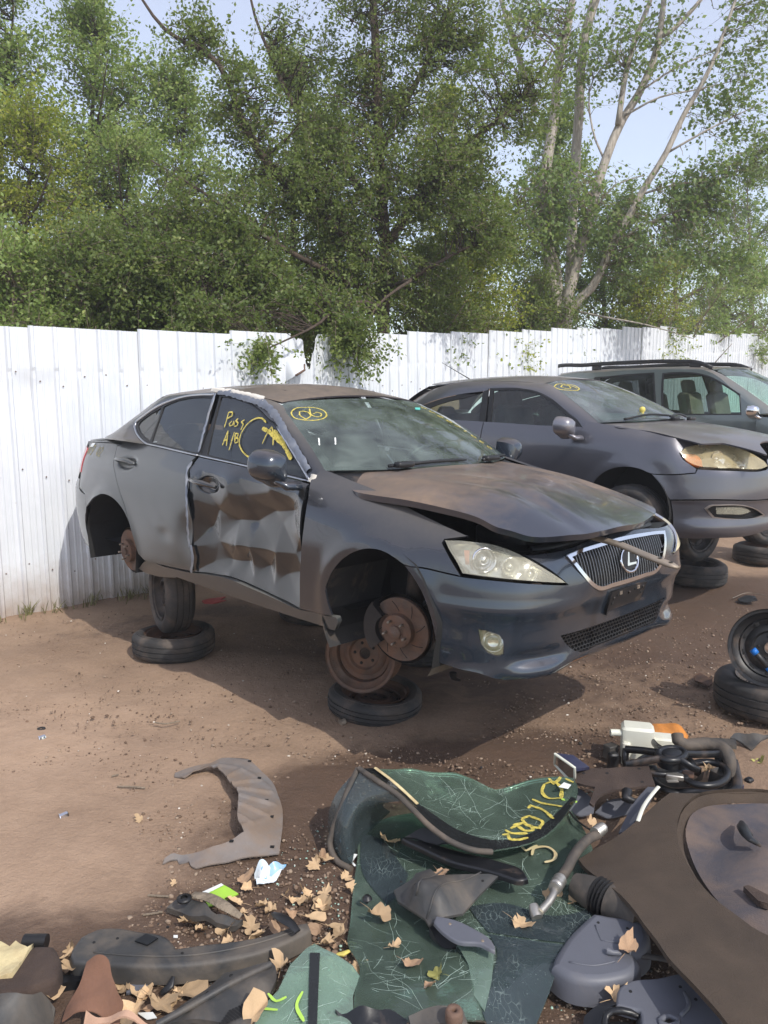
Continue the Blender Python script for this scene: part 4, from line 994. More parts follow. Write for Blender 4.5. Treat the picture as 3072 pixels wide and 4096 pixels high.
# --- door handles in their scoops
for srf, rec, bar, mt, dsp in ((S1, [(4.139, 0.943), (4.098, 0.964), (4.021, 0.961), (3.928, 0.941), (3.861, 0.913), (3.879, 0.89), (3.931, 0.873), (4.004, 0.877), (4.054, 0.896)], [(4.184, 0.927), (4.058, 0.922), (3.947, 0.919), (3.861, 0.913)], 'paint_dusty', rear_dent),
                          (S1, [(3.036, 0.882), (3.021, 0.909), (2.969, 0.91), (2.889, 0.889), (2.828, 0.864), (2.799, 0.845), (2.812, 0.82), (2.875, 0.809), (2.949, 0.82), (3.004, 0.85)], [(3.093, 0.869), (2.99, 0.858), (2.895, 0.853), (2.8, 0.847)], 'paint_door_reflect', door_dent)):
    dh = empty('door_handle'); dh.parent = car
    q = smooth_poly(bar, closed=False, step=.015); P = srf(q); N = fn_normal(srf, q); N *= np.sign(N@np.array(OUT))[:, None]
    n = len(q); tt = np.linspace(0, 1, n)[:, None]
    mb = MB(); mb.tube(list(P+N*(.004+.030*4*tt*(1-tt))), [0.014+.007*math.sin(math.pi*k/(n-1)) for k in range(n)], 10, flat=.75); mb.build('handle_bar', M[mt], dh)
# --- mirrors
def mirror_pod(sg, mt, ctr=(-.60, -.965, .985), parent=car, sc=1.0):
    mr = empty('wing_mirror'); mr.parent = parent
    ol = smooth_poly([(-.10, .050), (-.06, .066), (0, .072), (.06, .064), (.092, .040), (.104, .006), (.094, -.030), (.06, -.056), (0, -.078), (-.05, -.098), (-.085, -.104), (-.104, -.080), (-.108, -.01)], step=.012)*sc*[.84, 1.14]
    rows = []
    for t, xx, k in ((0, -.052, .93), (0, -.058, .985), (0, -.050, 1.0)): rows.append((xx, k))
    for t in np.linspace(.08, 1, 9): rows.append((-.050+.135*math.sin(t*math.pi/2), max(.02, math.cos(t*math.pi/2)**.55)))
    c0 = np.array([-.015, -.008]); G = []
    for xx, k in rows: q = c0+(ol-c0)*k; G.append([(ctr[0]+xx*sc+.10*p[0]*-.25, ctr[1]-p[0], ctr[2]+p[1]) for p in q]+[(ctr[0]+xx*sc+.10*q[0][0]*-.25, ctr[1]-q[0][0], ctr[2]+q[0][1])])
    mb = MB(); mb.grid(np.array(G)*[1, sg, 1]); mb.build('mirror_housing', M[mt], mr)
    q = c0+(ol-c0)*.94; mb = MB(); mb.add(np.array([(ctr[0]-.050*sc-.025*p[0], ctr[1]-p[0], ctr[2]+p[1]) for p in q])*[1, sg, 1], [tuple(range(len(q)))]); mb.build('mirror_glass', M['chrome'], mr)
    mb = MB(); mb.tube(np.array([(ctr[0]+.03, ctr[1]+.02, ctr[2]-.07*sc), (ctr[0]+.06, ctr[1]+.07, ctr[2]-.105*sc), (ctr[0]+.07, ctr[1]+.14, ctr[2]-.105*sc)])*[1, sg, 1], [.03, .034, .04], 10, flat=.6); mb.build('mirror_foot', M[mt], mr)
mirror_pod(1, 'paint_clean', (-.66, -1.02, 1.02)); mirror_pod(-1, 'paint_clean', (-.66, -1.0, 1.02))
# --- wipers on the cowl
cw = MB(); cw.grid([[WS1([(u, 0.0)])[0]+np.array([d, 0, -.012-d*.25]) for d in (-.02, .08, .2)] for u in np.linspace(-1, 1, 12)]); cw.build('cowl', M['black'], car)
for ua, ub, va, vb in ((-.62, .10, .015, .03), (.30, .85, .012, .03)):
    wi = empty('wiper'); wi.parent = car
    q = np.array([(ua, va), ((ua+ub)/2, (va+vb)/2+.012), (ub, vb)]); P = WS1(smooth_poly(q, False, step=.1)); mb = MB(); mb.tube(list(P+np.array([.012, 0, .016])), [.010]*(len(P)-1)+[.006], 6); mb.build('wiper_blade', M['rubber_trim'], wi)
    P0 = WS1([(ua+.1, .02)])[0]; mb = MB(); mb.rbox(P0+np.array([.03, 0, .02]), (.05, .12, .03), .012); mb.build('wiper_arm', M['black'], wi)
# --- paint-marker writing
Y_ = M['yellow_marker']
strokes('paint_marking', [[(-0.757, 0.871), (-0.855, 0.875), (-0.948, 0.783), (-0.949, 0.715), (-0.882, 0.673), (-0.774, 0.667), (-0.681, 0.721), (-0.655, 0.804), (-0.702, 0.858), (-0.757, 0.871)], [(-0.864, 0.815), (-0.893, 0.75), (-0.876, 0.685), (-0.811, 0.738), (-0.799, 0.793), (-0.835, 0.815), (-0.867, 0.811)], [(-0.755, 0.846), (-0.781, 0.798), (-0.797, 0.736), (-0.771, 0.71), (-0.726, 0.726), (-0.708, 0.758), (-0.726, 0.783), (-0.777, 0.76)]], WS1, Y_, car, .008, out=(1, 0, .5), label='yellow number 06 in a ring')
# digits running down the far edge of the windscreen
def vdig(c, ang, h, ch):
    G_ = {'0': [[(0, .5), (.35, .9), (.65, .5), (.35, .1), (0, .5)]], '6': [[(.55, .95), (.1, .5), (.3, .05), (.6, .3), (.15, .42)]], '1': [[(.3, .95), (.3, .05)]],
          'L': [[(.1, .95), (.1, .1), (.6, .1)]], '7': [[(.0, .95), (.6, .95), (.2, .05)]], 'V': [[(0, .9), (.3, .05), (.6, .9)]], '5': [[(.55, .95), (.1, .95), (.1, .55), (.5, .5), (.45, .1), (.05, .08)]], '2': [[(.05, .75), (.35, .95), (.5, .7), (.05, .08), (.6, .08)]], 'O': [[(0, .5), (.35, .9), (.65, .5), (.35, .1), (0, .5)]], '9': [[(.55, .6), (.2, .5), (.15, .85), (.5, .9), (.52, .4), (.4, .05)]], 'A': [[(0, .05), (.3, .95), (.6, .05)], [(.12, .4), (.5, .4)]], 'U': [[(.05, .9), (.1, .15), (.4, .08), (.55, .9)]], '4': [[(.4, .05), (.4, .95), (.0, .35), (.6, .35)]]}
    ca, sa = math.cos(ang), math.sin(ang)
    return [[(c[0]+h*(x*ca-y*sa), c[1]+h*(x*sa+y*ca)*1.0) for x, y in l] for l in G_[ch]]
ls = []
for k, ch in enumerate('0U2071060'):
    ls += vdig((.72+.006*k, .88-.085*k), -math.pi/2, .085, ch)
strokes('paint_marking', ls, WS1, Y_, car, .009, out=(1, 0, .5), label='yellow digits down the far edge of the windscreen')
strokes('paint_marking', [[(-1.517, 1.273), (-1.504, 1.231), (-1.497, 1.183)], [(-1.517, 1.273), (-1.471, 1.27), (-1.464, 1.251), (-1.507, 1.235)], [(-1.442, 1.222), (-1.459, 1.206), (-1.443, 1.194), (-1.42, 1.2), (-1.423, 1.222), (-1.401, 1.196)], [(-1.387, 1.238), (-1.405, 1.226), (-1.369, 1.212), (-1.372, 1.197), (-1.395, 1.193)], [(-1.317, 1.232), (-1.342, 1.22), (-1.312, 1.206), (-1.316, 1.173)], [(-1.448, 1.08), (-1.444, 1.165), (-1.404, 1.078)], [(-1.451, 1.109), (-1.418, 1.113)], [(-1.373, 1.16), (-1.362, 1.054)], [(-1.359, 1.153), (-1.33, 1.1)], [(-1.359, 1.153), (-1.327, 1.151), (-1.322, 1.133), (-1.345, 1.128)], [(-1.345, 1.128), (-1.309, 1.122), (-1.304, 1.104), (-1.329, 1.098)], [(-1.097, 1.222), (-1.155, 1.244), (-1.215, 1.241), (-1.278, 1.203), (-1.299, 1.148), (-1.283, 1.098), (-1.24, 1.064), (-1.173, 1.035), (-1.115, 1.021)], [(-1.059, 1.104), (-1.048, 1.163), (-1.029, 1.2), (-0.993, 1.165), (-0.957, 1.101)]], G1, Y_, car, .010, label='yellow writing Pass A/B and a big bracketed A on the side glass')
strokes('paint_marking', [[(-1.113, 1.19), (-1.034, 1.171), (-0.944, 1.136), (-0.874, 1.108), (-0.827, 1.076), (-0.773, 1.035)], [(-0.998, 1.179), (-0.928, 1.147), (-0.864, 1.108)]], G1, Y_, car, .024, label='thick yellow stroke on the side glass')
ls = []
for k, ch in enumerate('A07502'):
    a = [(4.805, 0.927), (4.769, 0.929), (4.68, 0.929), (4.615, 0.928), (4.556, 0.927), (4.494, 0.928)][k]
    ls += vdig(a, 0, .075, ch)
ls = [[(a[0]*1, a[1]) for a in l] for l in ls]; ls = [[(2*l0-p[0], p[1]) for p in l] for l, l0 in zip(ls, [l[0][0]+.02 for l in ls])]
strokes('paint_marking', ls, S1, M['yellow_faint'], car, .009, label='faded yellow digits on the rear quarter')
panel('sticker', [(0.532, 0.828), (0.655, 0.841), (0.555, 0.786), (0.466, 0.784)], WS1, M['teal'], car, res=.05, gap=0, off=.003, flange=0, out=(1, 0, .5), smooth=False)
for l in [[(-0.905, 0.415), (-0.937, 0.319)], [(-0.79, 0.408), (-0.83, 0.317)]]:
    strokes('sticker_edge', [l], WS1, M['paper'], car, .008, out=(1, 0, .5))
panel('sticker', [(4.70, 1.02), (4.78, 1.015), (4.81, .985), (4.72, .99)], S1, M['paper'], car, res=.05, gap=0, off=.004, flange=0, smooth=False)
# --- cabin inside
inn = empty('interior'); inn.parent = car
mb = MB(); mb.grid([[(x, y, .30) for y in (-.78, .78)] for x in (-3.1, -.3)]); mb.build('cabin_floor', M['dark'], inn)
mb = MB(); mb.grid([[(-2.78+.1*(z > .9), y, z) for z in (.2, .6, 1.04)] for y in (-.74, 0, .74)]); mb.grid([[(x, y, .40) for y in (-.44, .44)] for x in (-3.70, -2.7)]); mb.grid([[(-2.70, y, 1.045) for y in (-.7, .7)], [(-3.14, y, 1.05) for y in (-.66, .66)]]); mb.build('boot_lining', M['dark'], inn)
def seat(x, y, mt, par, w=.25):
    st = MB(); st.rbox((x, y, .52), (.50, w*2, .18), .07)
    rm = Matrix.Rotation(R(-14), 3, 'Y')
    st.rbox((x-.30, y, .84), (.15, w*1.9, .60), .06, rot=rm); st.rbox((x-.385, y, 1.20), (.10, w*1.05, .17), .045, rot=rm)
    st.build('seat', mt, par, auto=40)
seat(-1.25, -.37, M['seat'], inn); seat(-1.25, .37, M['seat'], inn)
mb = MB(); mb.rbox((-2.2, 0, .52), (.5, 1.2, .18), .06); rm = Matrix.Rotation(R(-20), 3, 'Y'); mb.rbox((-2.52, 0, .82), (.15, 1.2, .5), .05, rot=rm)
for y in (-.35, .35): mb.rbox((-2.62, y, 1.10), (.09, .24, .14), .04, rot=rm)
mb.build('rear_seat', M['seat'], inn, auto=40)
mb = MB(); mb.grid([[(x, y, z-.03*(y/.7)**2) for y in np.linspace(-.72, .72, 9)] for x, z in ((-.28, .90), (-.5, .955), (-.72, .955), (-.80, .90), (-.80, .55))]); mb.build('dashboard', M['black'], inn)
mb = MB(); SW = frame_m((-.92, .37, .90), (-.85, 0, .45)); mb.tube([(SW@Vector((.185*math.cos(a), .185*math.sin(a), 0)))[:] for a in np.linspace(0, 2*math.pi, 25)], .016, 8, cap=False); mb.rbox(SW.translation[:], (.06, .14, .10), .02); mb.build('steering_wheel', M['black'], inn)
mb = MB(); mb.rbox((-.98, 0, 1.27), (.03, .24, .07), .01); mb.build('rear_view_mirror', M['black'], inn)
# --- inner shell and floor so that gaps look into darkness
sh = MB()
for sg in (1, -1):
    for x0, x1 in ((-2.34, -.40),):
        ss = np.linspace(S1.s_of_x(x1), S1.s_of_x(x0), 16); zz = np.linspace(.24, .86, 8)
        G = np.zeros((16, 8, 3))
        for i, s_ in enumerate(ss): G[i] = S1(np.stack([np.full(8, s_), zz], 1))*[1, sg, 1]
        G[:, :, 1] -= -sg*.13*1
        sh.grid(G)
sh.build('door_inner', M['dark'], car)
mb = MB()
mb.grid([[(x, y, .21+.03*abs(math.sin(3*x))*0) for y in (-.835, -.3, .3, .835)] for x in (-2.36, -1.4, -.40)])
mb.grid([[(x, y, .23) for y in (-.46, .46)] for x in (-3.5, -2.36)]); mb.grid([[(x, y, .22) for y in (-.46, .46)] for x in (-.4, .66)])
mb.rbox((-1.4, 0, .17), (2.4, .28, .09), .04); mb.tube([(-3.3, .3, .2), (-2.2, .1, .17), (-1.0, .1, .17)], .035, 8)
mb.build('underbody', M['iron'], car, smooth=False)
mb = MB()
for y in (-.70, .70): mb.tube([(x, y, .195) for x in (-2.3, -.5)], .035, 6)
mb.build('sill_rail', M['iron'], car)
# wheel wells
def well(ax, sg, r0, y_in, a0, a1, mt, nm='wheel_liner', yo=.905):
    mb = MB(); n = 22; G = []
    for i in range(n+1):
        a = math.radians(a0+(a1-a0)*i/n); rr = r0*(1+.02*math.sin(9*a))
        G.append([(ax+rr*math.cos(a), -sg*y, .335+rr*math.sin(a)) for y in (yo, yo-.03, .75, .65, y_in)])
    mb.grid(G); 
    k = [g[-1] for g in G]; mb.add(k+[(ax, -sg*y_in, .30)], [(i, i+1, n+1) for i in range(n)])
    mb.build(nm, M[mt], car)
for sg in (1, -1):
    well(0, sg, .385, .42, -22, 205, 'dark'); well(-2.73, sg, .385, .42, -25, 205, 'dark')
mb = MB(); pts = S1([(1.72, 0.54), (1.761, 0.497), (1.802, 0.423), (1.797, 0.361), (1.778, 0.289), (1.744, 0.299)])
# hanging corner of the liner behind the arch
G = []
for t in np.linspace(0, 1, 10):
    a = R(150+60*t); G.append([(.372*math.cos(a)+.012*math.sin(7*t), y-.02*t*(y < -.8), .335+.372*math.sin(a)-.02*t) for y in (-.895, -.78, -.66, -.5)])
mb.grid(G); mb.build('wheel_liner', M['liner'], car)
# --- hubs and discs
CAL = 255
def hub(x, y, z, sg, steer, big, caliper):
    h = empty('brake_disc'); h.parent = car
    ax = Vector((math.sin(R(steer)), -sg*math.cos(R(steer)), -.05)).normalized(); Mx = frame_m((x, y, z), ax, (0, 0, 1))
    rr = .158 if big else .150
    mb = MB(); mb.lathe([(.062, -.035), (.0625, -.036), (rr-.002, -.036), (rr, -.038), (rr, -.058), (rr-.002, -.060), (.07, -.060)], Mx, 44); mb.build('rotor', M['rust'], h, auto=40)
    mb = MB(); mb.lathe([(.083, -.036), (.081, -.004), (.076, .0), (.040, .0), (.036, .004), (.033, .004), (.032, .018), (.022, .022), (.012, .03), (0, .031)], Mx, 32); mb.build('hub', M['rust'], h, auto=40)
    for k in range(5):
        a = 2*math.pi*k/5+.5; c = Mx@Vector((.057*math.cos(a), .057*math.sin(a), 0)); e = Mx@Vector((.057*math.cos(a), .057*math.sin(a), .030))
        mb = MB(); mb.tube([c[:], e[:]], .0062, 8); mb.build('stud', M['steel'], h)
    mb = MB(); mb.lathe([(.05, -.07), (rr+.012, -.072), (rr+.016, -.05)], Mx, 36); mb.build('dust_shield', M['iron'], h)
    if big:
        mb = MB()
        for k in range(8):
            a = 2*math.pi*k/8; p = [(.092+.052*t, a+.28*t) for t in (0, .5, 1)]
            mb.tube([(Mx@Vector((r_*math.cos(q), r_*math.sin(q), -.0352)))[:] for r_, q in p], .0016, 4)
        mb.build('rotor_slot', M['dark'], h, kind=None)
    if caliper:
        mb = MB()
        for a0, a1, r0, r1, z0, z1 in ((150, 232, .098, .172, -.02, .012), (150, 232, .15, .185, -.10, .0)):
            G = []
            for t in np.linspace(0, 1, 9):
                a = R(a0+(a1-a0)*t+CAL); rb = r0+.012*math.sin(math.pi*t)
                ring = [(rb, z0), (r1, z0), (r1, z1), (rb, z1), (rb, z0)]
                G.append([(Mx@Vector((q*math.cos(a), q*math.sin(a), zz)))[:] for q, zz in ring])
            mb.grid(G); mb.add(G[0][:4], [(0, 1, 2, 3)]); mb.add(G[-1][:4], [(0, 1, 2, 3)])
        mb.build('caliper', M['iron'], h, auto=40)
    mb = MB(); mb.rbox((x-.01, y+sg*.11, z), (.10, .10, .26), .03); mb.tube([(x, y+sg*.12, z+.1), (x-.02, y+sg*.2, z+.5)], .045, 10); mb.tube([(x, y+sg*.1, z-.08), (x+.05, y+sg*.5, z-.03)], .035, 8); mb.build('knuckle', M['iron'], h)
hub(.015, -.78, .255, 1, 14, True, True); hub(0, .78, .255, -1, 0, True, False)
hub(-2.70, -.81, .265, 1, 0, False, False); hub(-2.70, .81, .265, -1, 0, False, False)
# --- loose support bar poking out over the grille
bar = MB(); q = [(a, b, .790-.17*max(0, a-.5)) for a, b in [(.42, -.05)]+[(0.738, -0.279), (0.869, -0.248), (1.025, -0.286), (1.128, -0.299), (1.162, -0.305)]]
bar.tube(q, [.020, .024, .025, .025, .024, .012], 8, flat=.5)
bo = bar.build('hood_latch_bar', M['steel'], car, label='bent metal bar poking out over the grille')
for t_ in (-1.9, -2.7, -3.6):
    i = int(len(q)+t_) if t_ < -1 else 0; p_ = np.array(q[i]) if t_ != -2.7 else (np.array(q[-2])+np.array(q[-3]))/2
    mb = MB(); mb.lathe([(0, .001), (.008, .001), (.010, .0)], Matrix.Translation(p_+[0, 0, .0125]), 12); mb.build('bar_hole', M['dark'], car)
mb = MB(); G = []
for t in np.linspace(0, 1, 9):
    a = R(12-46*t); G.append([(.365*math.cos(a), y, .335+.365*math.sin(a)) for y in (-.87, -.80, -.70, -.60)])
mb.grid(G); mb.build('wheel_liner', M['grey_liner'], car)
mb = MB(); P0 = np.array([.0, -.60, .36])
mb.tube([P0+np.array([.055*math.cos(a), .055*math.sin(a), .012*a]) for a in np.linspace(0, 6.28*4, 80)], .008, 6); mb.build('coil_spring', M['iron'], car)
mb = MB(); mb.tube([(.02, -.70, .30), (.10, -.62, .42), (.06, -.52, .55)], .009, 6); mb.build('brake_hose', M['rubber_trim'], car)

# ==== car2
X=lambda x:-10-x
C2_PLAN=[(.87,0),(.86,.22),(.82,.42),(.745,.58),(.62,.70),(.44,.785),(.2,.83),(-.15,.85),(-1,.855),(-2.,.855),(-2.8,.835),(-3.2,.77),(-3.42,.64),(-3.50,.3),(-3.51,0)]
C2_Z=[.14,.20,.30,.42,.56,.66,.74,.82,.90,.98,1.06]
C2_PROF=[
 (0.,[.07,.02,.012,.0,.01,.03,.09,.18,.3,.42,.55]),
 (.6,[.07,.02,.012,.0,.01,.03,.085,.17,.28,.4,.5]),
 (.95,[.06,.02,.012,.0,.008,.02,.06,.13,.24,.36,.45]),
 (X(.40),[.05,.025,.012,.0,.004,.01,.03,.075,.15,.26,.36]),
 (X(.1),[.05,.03,.015,.004,.0,.002,.012,.035,.08,.16,.25]),
 (X(-.4),[.05,.035,.018,.008,.002,.0,.004,.015,.04,.08,.13]),
 (X(-1.2),[.05,.035,.018,.008,.002,.0,.004,.012,.03,.06,.09]),
 (X(-2.6),[.05,.035,.018,.008,.002,.0,.004,.012,.03,.06,.09]),
 (5.2,[.1,.06,.03,.01,.0,.0,.01,.03,.06,.10,.14]),
]
def c2_flare(s,z,x):
    e=0*s
    for ax in (0,-2.6):
        r=np.hypot(x-ax,z-.32); e=e+.012*np.exp(-((r-.35)/.05)**2)*(s<4.7)*(s>.55)
    return e
S2=Skirt(C2_PLAN,C2_Z,C2_PROF,c2_flare)
def H2(xy):
    xy=np.asarray(xy,float).reshape(-1,2);x,y=xy[:,0],xy[:,1];u=(x+.35)/1.15
    return np.stack([x,y,1.02-.05*u-.10*u**2.2*(u>0)-(.03+.05*np.clip(u,0,1.2))*(y/.7)**2],1) if not np.any(u<0) else np.stack([x,y,1.02-.05*u-.10*np.clip(u,0,2)**2.2-(.03+.05*np.clip(u,0,1.2))*(y/.7)**2],1)
def WS2(uv):
    uv=np.asarray(uv,float).reshape(-1,2);u,v=uv[:,0],uv[:,1]
    yw=.73+(.57-.73)*v; y=u*yw
    xb=-.08-.24*np.abs(u)**2.3; xh=-.93-.08*u**2; zb=1.02-.03*u**2; zh=1.372-.03*u**2; b=.03*4*v*(1-v)
    return np.stack([xb+(xh-xb)*v+b*.6,y,zb+(zh-zb)*v+b*.5],1)
def G2(xz):
    xz=np.asarray(xz,float).reshape(-1,2);x,z=xz[:,0],xz[:,1];h=np.clip(z-.92,-.1,.6)
    y=.795-.30*h-.22*h*h-.05*sstep(-2.1,-3.2,x)-.03*sstep(-.8,-.2,x)
    return np.stack([x,-y,z],1)
def R2f(xy):
    xy=np.asarray(xy,float).reshape(-1,2);x,y=xy[:,0],xy[:,1]
    return np.stack([x,y,1.425-.085*((x+1.6)/.75)**2*np.where(x>-1.6,.7,.30)-.06*(np.abs(y)/.56)**2.2],1)
def G3(xz):
    xz=np.asarray(xz,float).reshape(-1,2);x,z=xz[:,0],xz[:,1];h=np.clip(z-1.0,-.8,.9)
    y=.965-.20*np.clip(h,0,1)-.12*np.clip(h,0,1)**2+.02*np.clip(h,-1,0)-.06*sstep(-1.2,-.3,x)-.05*sstep(-3,-4,x)
    return np.stack([x,-y,z],1)

MC2 = Matrix([r+[t] for r, t in zip([[0.67907, 0.73407, -0.0015], [-0.73407, 0.67908, 0.00124], [0.00193, 0.00026, 1.0]], [2.5325, 6.7044, 0.596])]+[[0, 0, 0, 1]])
sed = empty('parked_sedan', label='grey sedan with amber headlight parked beside the wreck, ringed 07 on its windscreen', cat='car', mat=MC2)
def m2(fn): return lambda q: fn(q)*[1, -1, 1]
PS = M['paint_sedan']
fs2 = [(1.806, 0.906), (1.887, 0.891), (1.863, 0.751), (1.848, 0.574)]
arch2 = [(1.209, 0.622), (1.266, 0.646), (1.408, 0.663), (1.554, 0.629), (1.631, 0.554)]
f2 = [(.90, .835), (1.05, .865), (1.3, .905), (1.55, .945), (1.75, .975), (1.95, 1.0)]+[(1.95, .985)]
door_s = float(np.mean([p[0] for p in fs2[1:]]))
fend = [(.905, .862), (1.1, .90), (1.4, .955), (1.7, .995), (1.84, 1.01), (door_s, .96), (door_s, .30), (door_s-.02, .24), (1.78, .24), (1.765, .30), (1.745, .42), (1.69, .53), (1.60, .61), (1.50, .65), (1.40, .663), (1.30, .652), (1.21, .622)]+[(1.135, 0.62), (1.024, 0.626), (0.887, 0.642), (0.881, 0.67), (0.94, 0.708), (0.987, 0.739), (1.017, 0.783), (0.989, 0.825), (0.887, 0.843)]
b_top = [(door_s+.004, .965), (2.35, .965), (2.75, .975), (2.98, .98)]
fd = [(door_s+.004, .965), (2.3, .97), (2.6, .98), (2.92, .99), (2.915, .6), (2.91, .28), (2.5, .25), (door_s+.02, .25), (door_s+.004, .30)]
rd = [(2.925, .99), (3.3, 1.0), (3.7, 1.01), (3.85, .9), (3.80, .75), (3.68, .60), (3.64, .45), (3.62, .30), (3.3, .26), (2.92, .28)]
qp = [(3.86, .9), (3.71, 1.01), (3.9, 1.03), (4.3, 1.0), (4.7, .97), (4.75, .7), (4.55, .55), (4.42, .62), (4.28, .655), (4.1, .65), (3.95, .58), (3.83, .74)]
rb2 = [(4.56, .54), (4.76, .69), (5.2, .69), (5.47, .69), (5.47, .22), (5.0, .2), (4.62, .2), (4.60, .4)]
for nm, po, mirr in (('front_fender', fend, True), ('front_door', fd, True), ('rear_door', rd, True), ('quarter_panel', qp, True), ('rear_bumper', rb2, True)):
    panel(nm, po, S2, PS, sed, res=.035, mirror=mirr, out=OUT)
panel('rocker', [(1.78, .25), (door_s+.02, .245), (2.9, .245), (3.62, .25), (3.62, .16), (1.78, .15)], S2, PS, sed, res=.05, mirror=True, off=-.004)
def S2m(q):
    q = np.asarray(q, float).reshape(-1, 2); sg = np.where(q[:, :1] < 0, -1, 1); P = S2(np.abs(q)); return P*np.concatenate([np.ones_like(sg), sg, np.ones_like(sg)], 1)
def sym(h): h = [tuple(p) for p in h]; return [p for p in h if p[0] > .012]+[(-a, b) for a, b in h[::-1] if a > .012]
# headlight
hl2 = [(1.018, 0.786), (0.989, 0.825), (0.886, 0.842), (0.64, 0.848), (0.437, 0.83), (0.312, 0.78), (0.211, 0.717), (0.198, 0.674), (0.285, 0.661), (0.591, 0.671), (0.762, 0.677), (0.891, 0.691), (0.977, 0.735)]
hlb = [(0.887, 0.638), (0.874, 0.669), (0.763, 0.665), (0.594, 0.66), (0.291, 0.651), (0.202, 0.663)]
b2 = [(.02, .735), (.14, .72)]+hlb[::-1]+[(1.024, 0.622), (1.134, 0.617), (1.206, 0.618), (1.144, 0.554), (1.067, 0.444), (1.054, 0.43)]+[(0.757, 0.446), (0.243, 0.43)]+[(.02, .435)]
panel('front_bumper', sym(b2), S2m, PS, sed, res=.03, out=(1, 0, .1), gap=.003)
fog2 = [(0.79, 0.373), (0.762, 0.394), (0.693, 0.401), (0.52, 0.395), (0.38, 0.359), (0.272, 0.312), (0.363, 0.298), (0.617, 0.302), (0.732, 0.313)]
k2 = [(.02, .428)]+[(0.242, 0.425), (0.757, 0.439), (1.049, 0.422), (1.034, 0.33), (1.028, 0.237), (1.029, 0.148), (0.894, 0.148), (0.729, 0.161), (0.41, 0.171), (0.171, 0.2)]+[(.02, .20)]
def lipd(q):
    q = np.asarray(q); z = q[:, 1]; return .012*np.exp(-((z-.43)/.012)**2)+.022*(1-sstep(.17, .34, z))
panel('bumper_skirt', sym(k2), S2m, PS, sed, holes=[fog2, [(-a, b) for a, b in fog2]], res=.025, out=(1, 0, .1), disp=lipd, flange=.02)
for sg in (1, -1):
    f = S2 if sg > 0 else m2(S2); ho = (1, -sg, .1)
    fl = empty('fog_lamp'); fl.parent = sed
    panel('bowl', fog2, f, M['rubber_trim'], fl, res=.03, gap=.002, off=-.03, flange=-.03, out=ho)
    inn2 = [(0.731, 0.386), (0.644, 0.39), (0.476, 0.377), (0.412, 0.344), (0.466, 0.329), (0.62, 0.329), (0.718, 0.332)]
    panel('lens', inn2, f, M['lens'], fl, res=.02, gap=.002, off=-.010, flange=.01, out=ho)
    panel('rim_trim', [(c_+1.10*(a-c_), d_+1.16*(b-d_)) for c_, d_ in [np.mean(fog2, 0)] for a, b in fog2], f, M['satin'], fl, holes=[fog2], res=.02, gap=0, off=.004, flange=.008, out=ho)
    hd = empty('headlight'); hd.parent = sed
    panel('lens', hl2, f, M['lens_amber'], hd, res=.025, gap=.004, off=.008, flange=.014, out=ho)
    panel('bowl', hl2, f, M['headlamp_shell'], hd, res=.03, gap=.004, off=-.06, flange=-.06, out=ho)
    panel('indicator', [(0.99, 0.779), (0.88, 0.767), (0.843, 0.732), (0.836, 0.686), (0.894, 0.693), (0.966, 0.732)], f, M['amber'], hd, res=.03, gap=.0, off=-.004, flange=.02, out=ho)
    for (s_, z_), r_ in (([(0.681, 0.741)][0], .06), ([(0.473, 0.708)][0], .045)):
        P = f(np.array([[s_, z_]]))[0]; N = np.array([.92, -sg*.36, .05]); N /= np.linalg.norm(N)
        mb = MB(); mb.lathe([(.012, -.06), (r_*.7, -.045), (r_, -.02), (r_*1.1, -.018)], frame_m(P-N*.012, N), 24); mb.ico(P-N*.05, .02, 2); mb.build('reflector', M['chrome'], hd)
# bonnet
hp2 = [(-0.301, -0.698), (-0.153, -0.756), (0.097, -0.699), (0.371, -0.711), (0.535, -0.708), (0.634, -0.56), (0.861, -0.531), (0.946, -0.531)]
h2 = hp2+[(.80, -.30), (.825, 0), (.80, .30)]+[(a, -b) for a, b in hp2[::-1]]+[(-.13, .4), (-.08, 0), (-.13, -.4)]
panel('bonnet', h2, H2, PS, sed, res=.05, gap=0, flange=.012, out=(0, 0, 1), off=.004)
gr2 = [(.02, .715), (.16, .705), (.20, .68), (.10, .60), (.02, .595)]
# cabin
panel('roof', [(-1.02, -.55), (-.96, -.3), (-.945, 0), (-.96, .3), (-1.02, .55), (-1.5, .575), (-2.0, .565), (-2.35, .54), (-2.5, .45), (-2.54, 0), (-2.5, -.45), (-2.35, -.54), (-2.0, -.565), (-1.5, -.575)], R2f, PS, sed, res=.06, gap=0, flange=.01, out=(0, 0, 1), off=.002)
we = [(-1., .02), (-1., .5), (-.97, .96), (-.85, .985), (0, .985), (.85, .985), (.97, .96), (1., .5), (1., .02), (.5, 0), (0, 0), (-.5, 0)]
panel('windscreen', we, WS2, M['glass_dusty'], sed, res=.06, gap=.004, flange=0, out=(1, 0, .5))
wi_ = [(-.94, .06), (-.93, .5), (-.9, .90), (-.7, .93), (0, .93), (.7, .93), (.9, .90), (.93, .5), (.94, .06), (.5, .05), (0, .05), (-.5, .05)]
panel('windscreen_border', we, WS2, M['rubber_trim'], sed, holes=[wi_], res=.05, gap=.006, flange=0, off=-.004, out=(1, 0, .5))
gA = [(-0.411, 0.906), (-0.52, 1.013), (-0.652, 1.092), (-0.822, 1.188), (-1.004, 1.255), (-1.204, 1.285), (-1.519, 1.293)]
lo2 = G2([(-0.411, 0.906), (-0.52, 1.013), (-0.652, 1.092), (-0.822, 1.188), (-1.004, 1.255), (-1.204, 1.285), (-1.519, 1.293)]+[(-1.62, 1.27), (-1.9, 1.245), (-2.2, 1.19), (-2.45, 1.11), (-2.62, 1.02), (-2.70, .97)])
ws2 = WS2([(-.985, .02), (-.985, .3), (-.98, .55), (-.975, .78), (-.96, .95)])
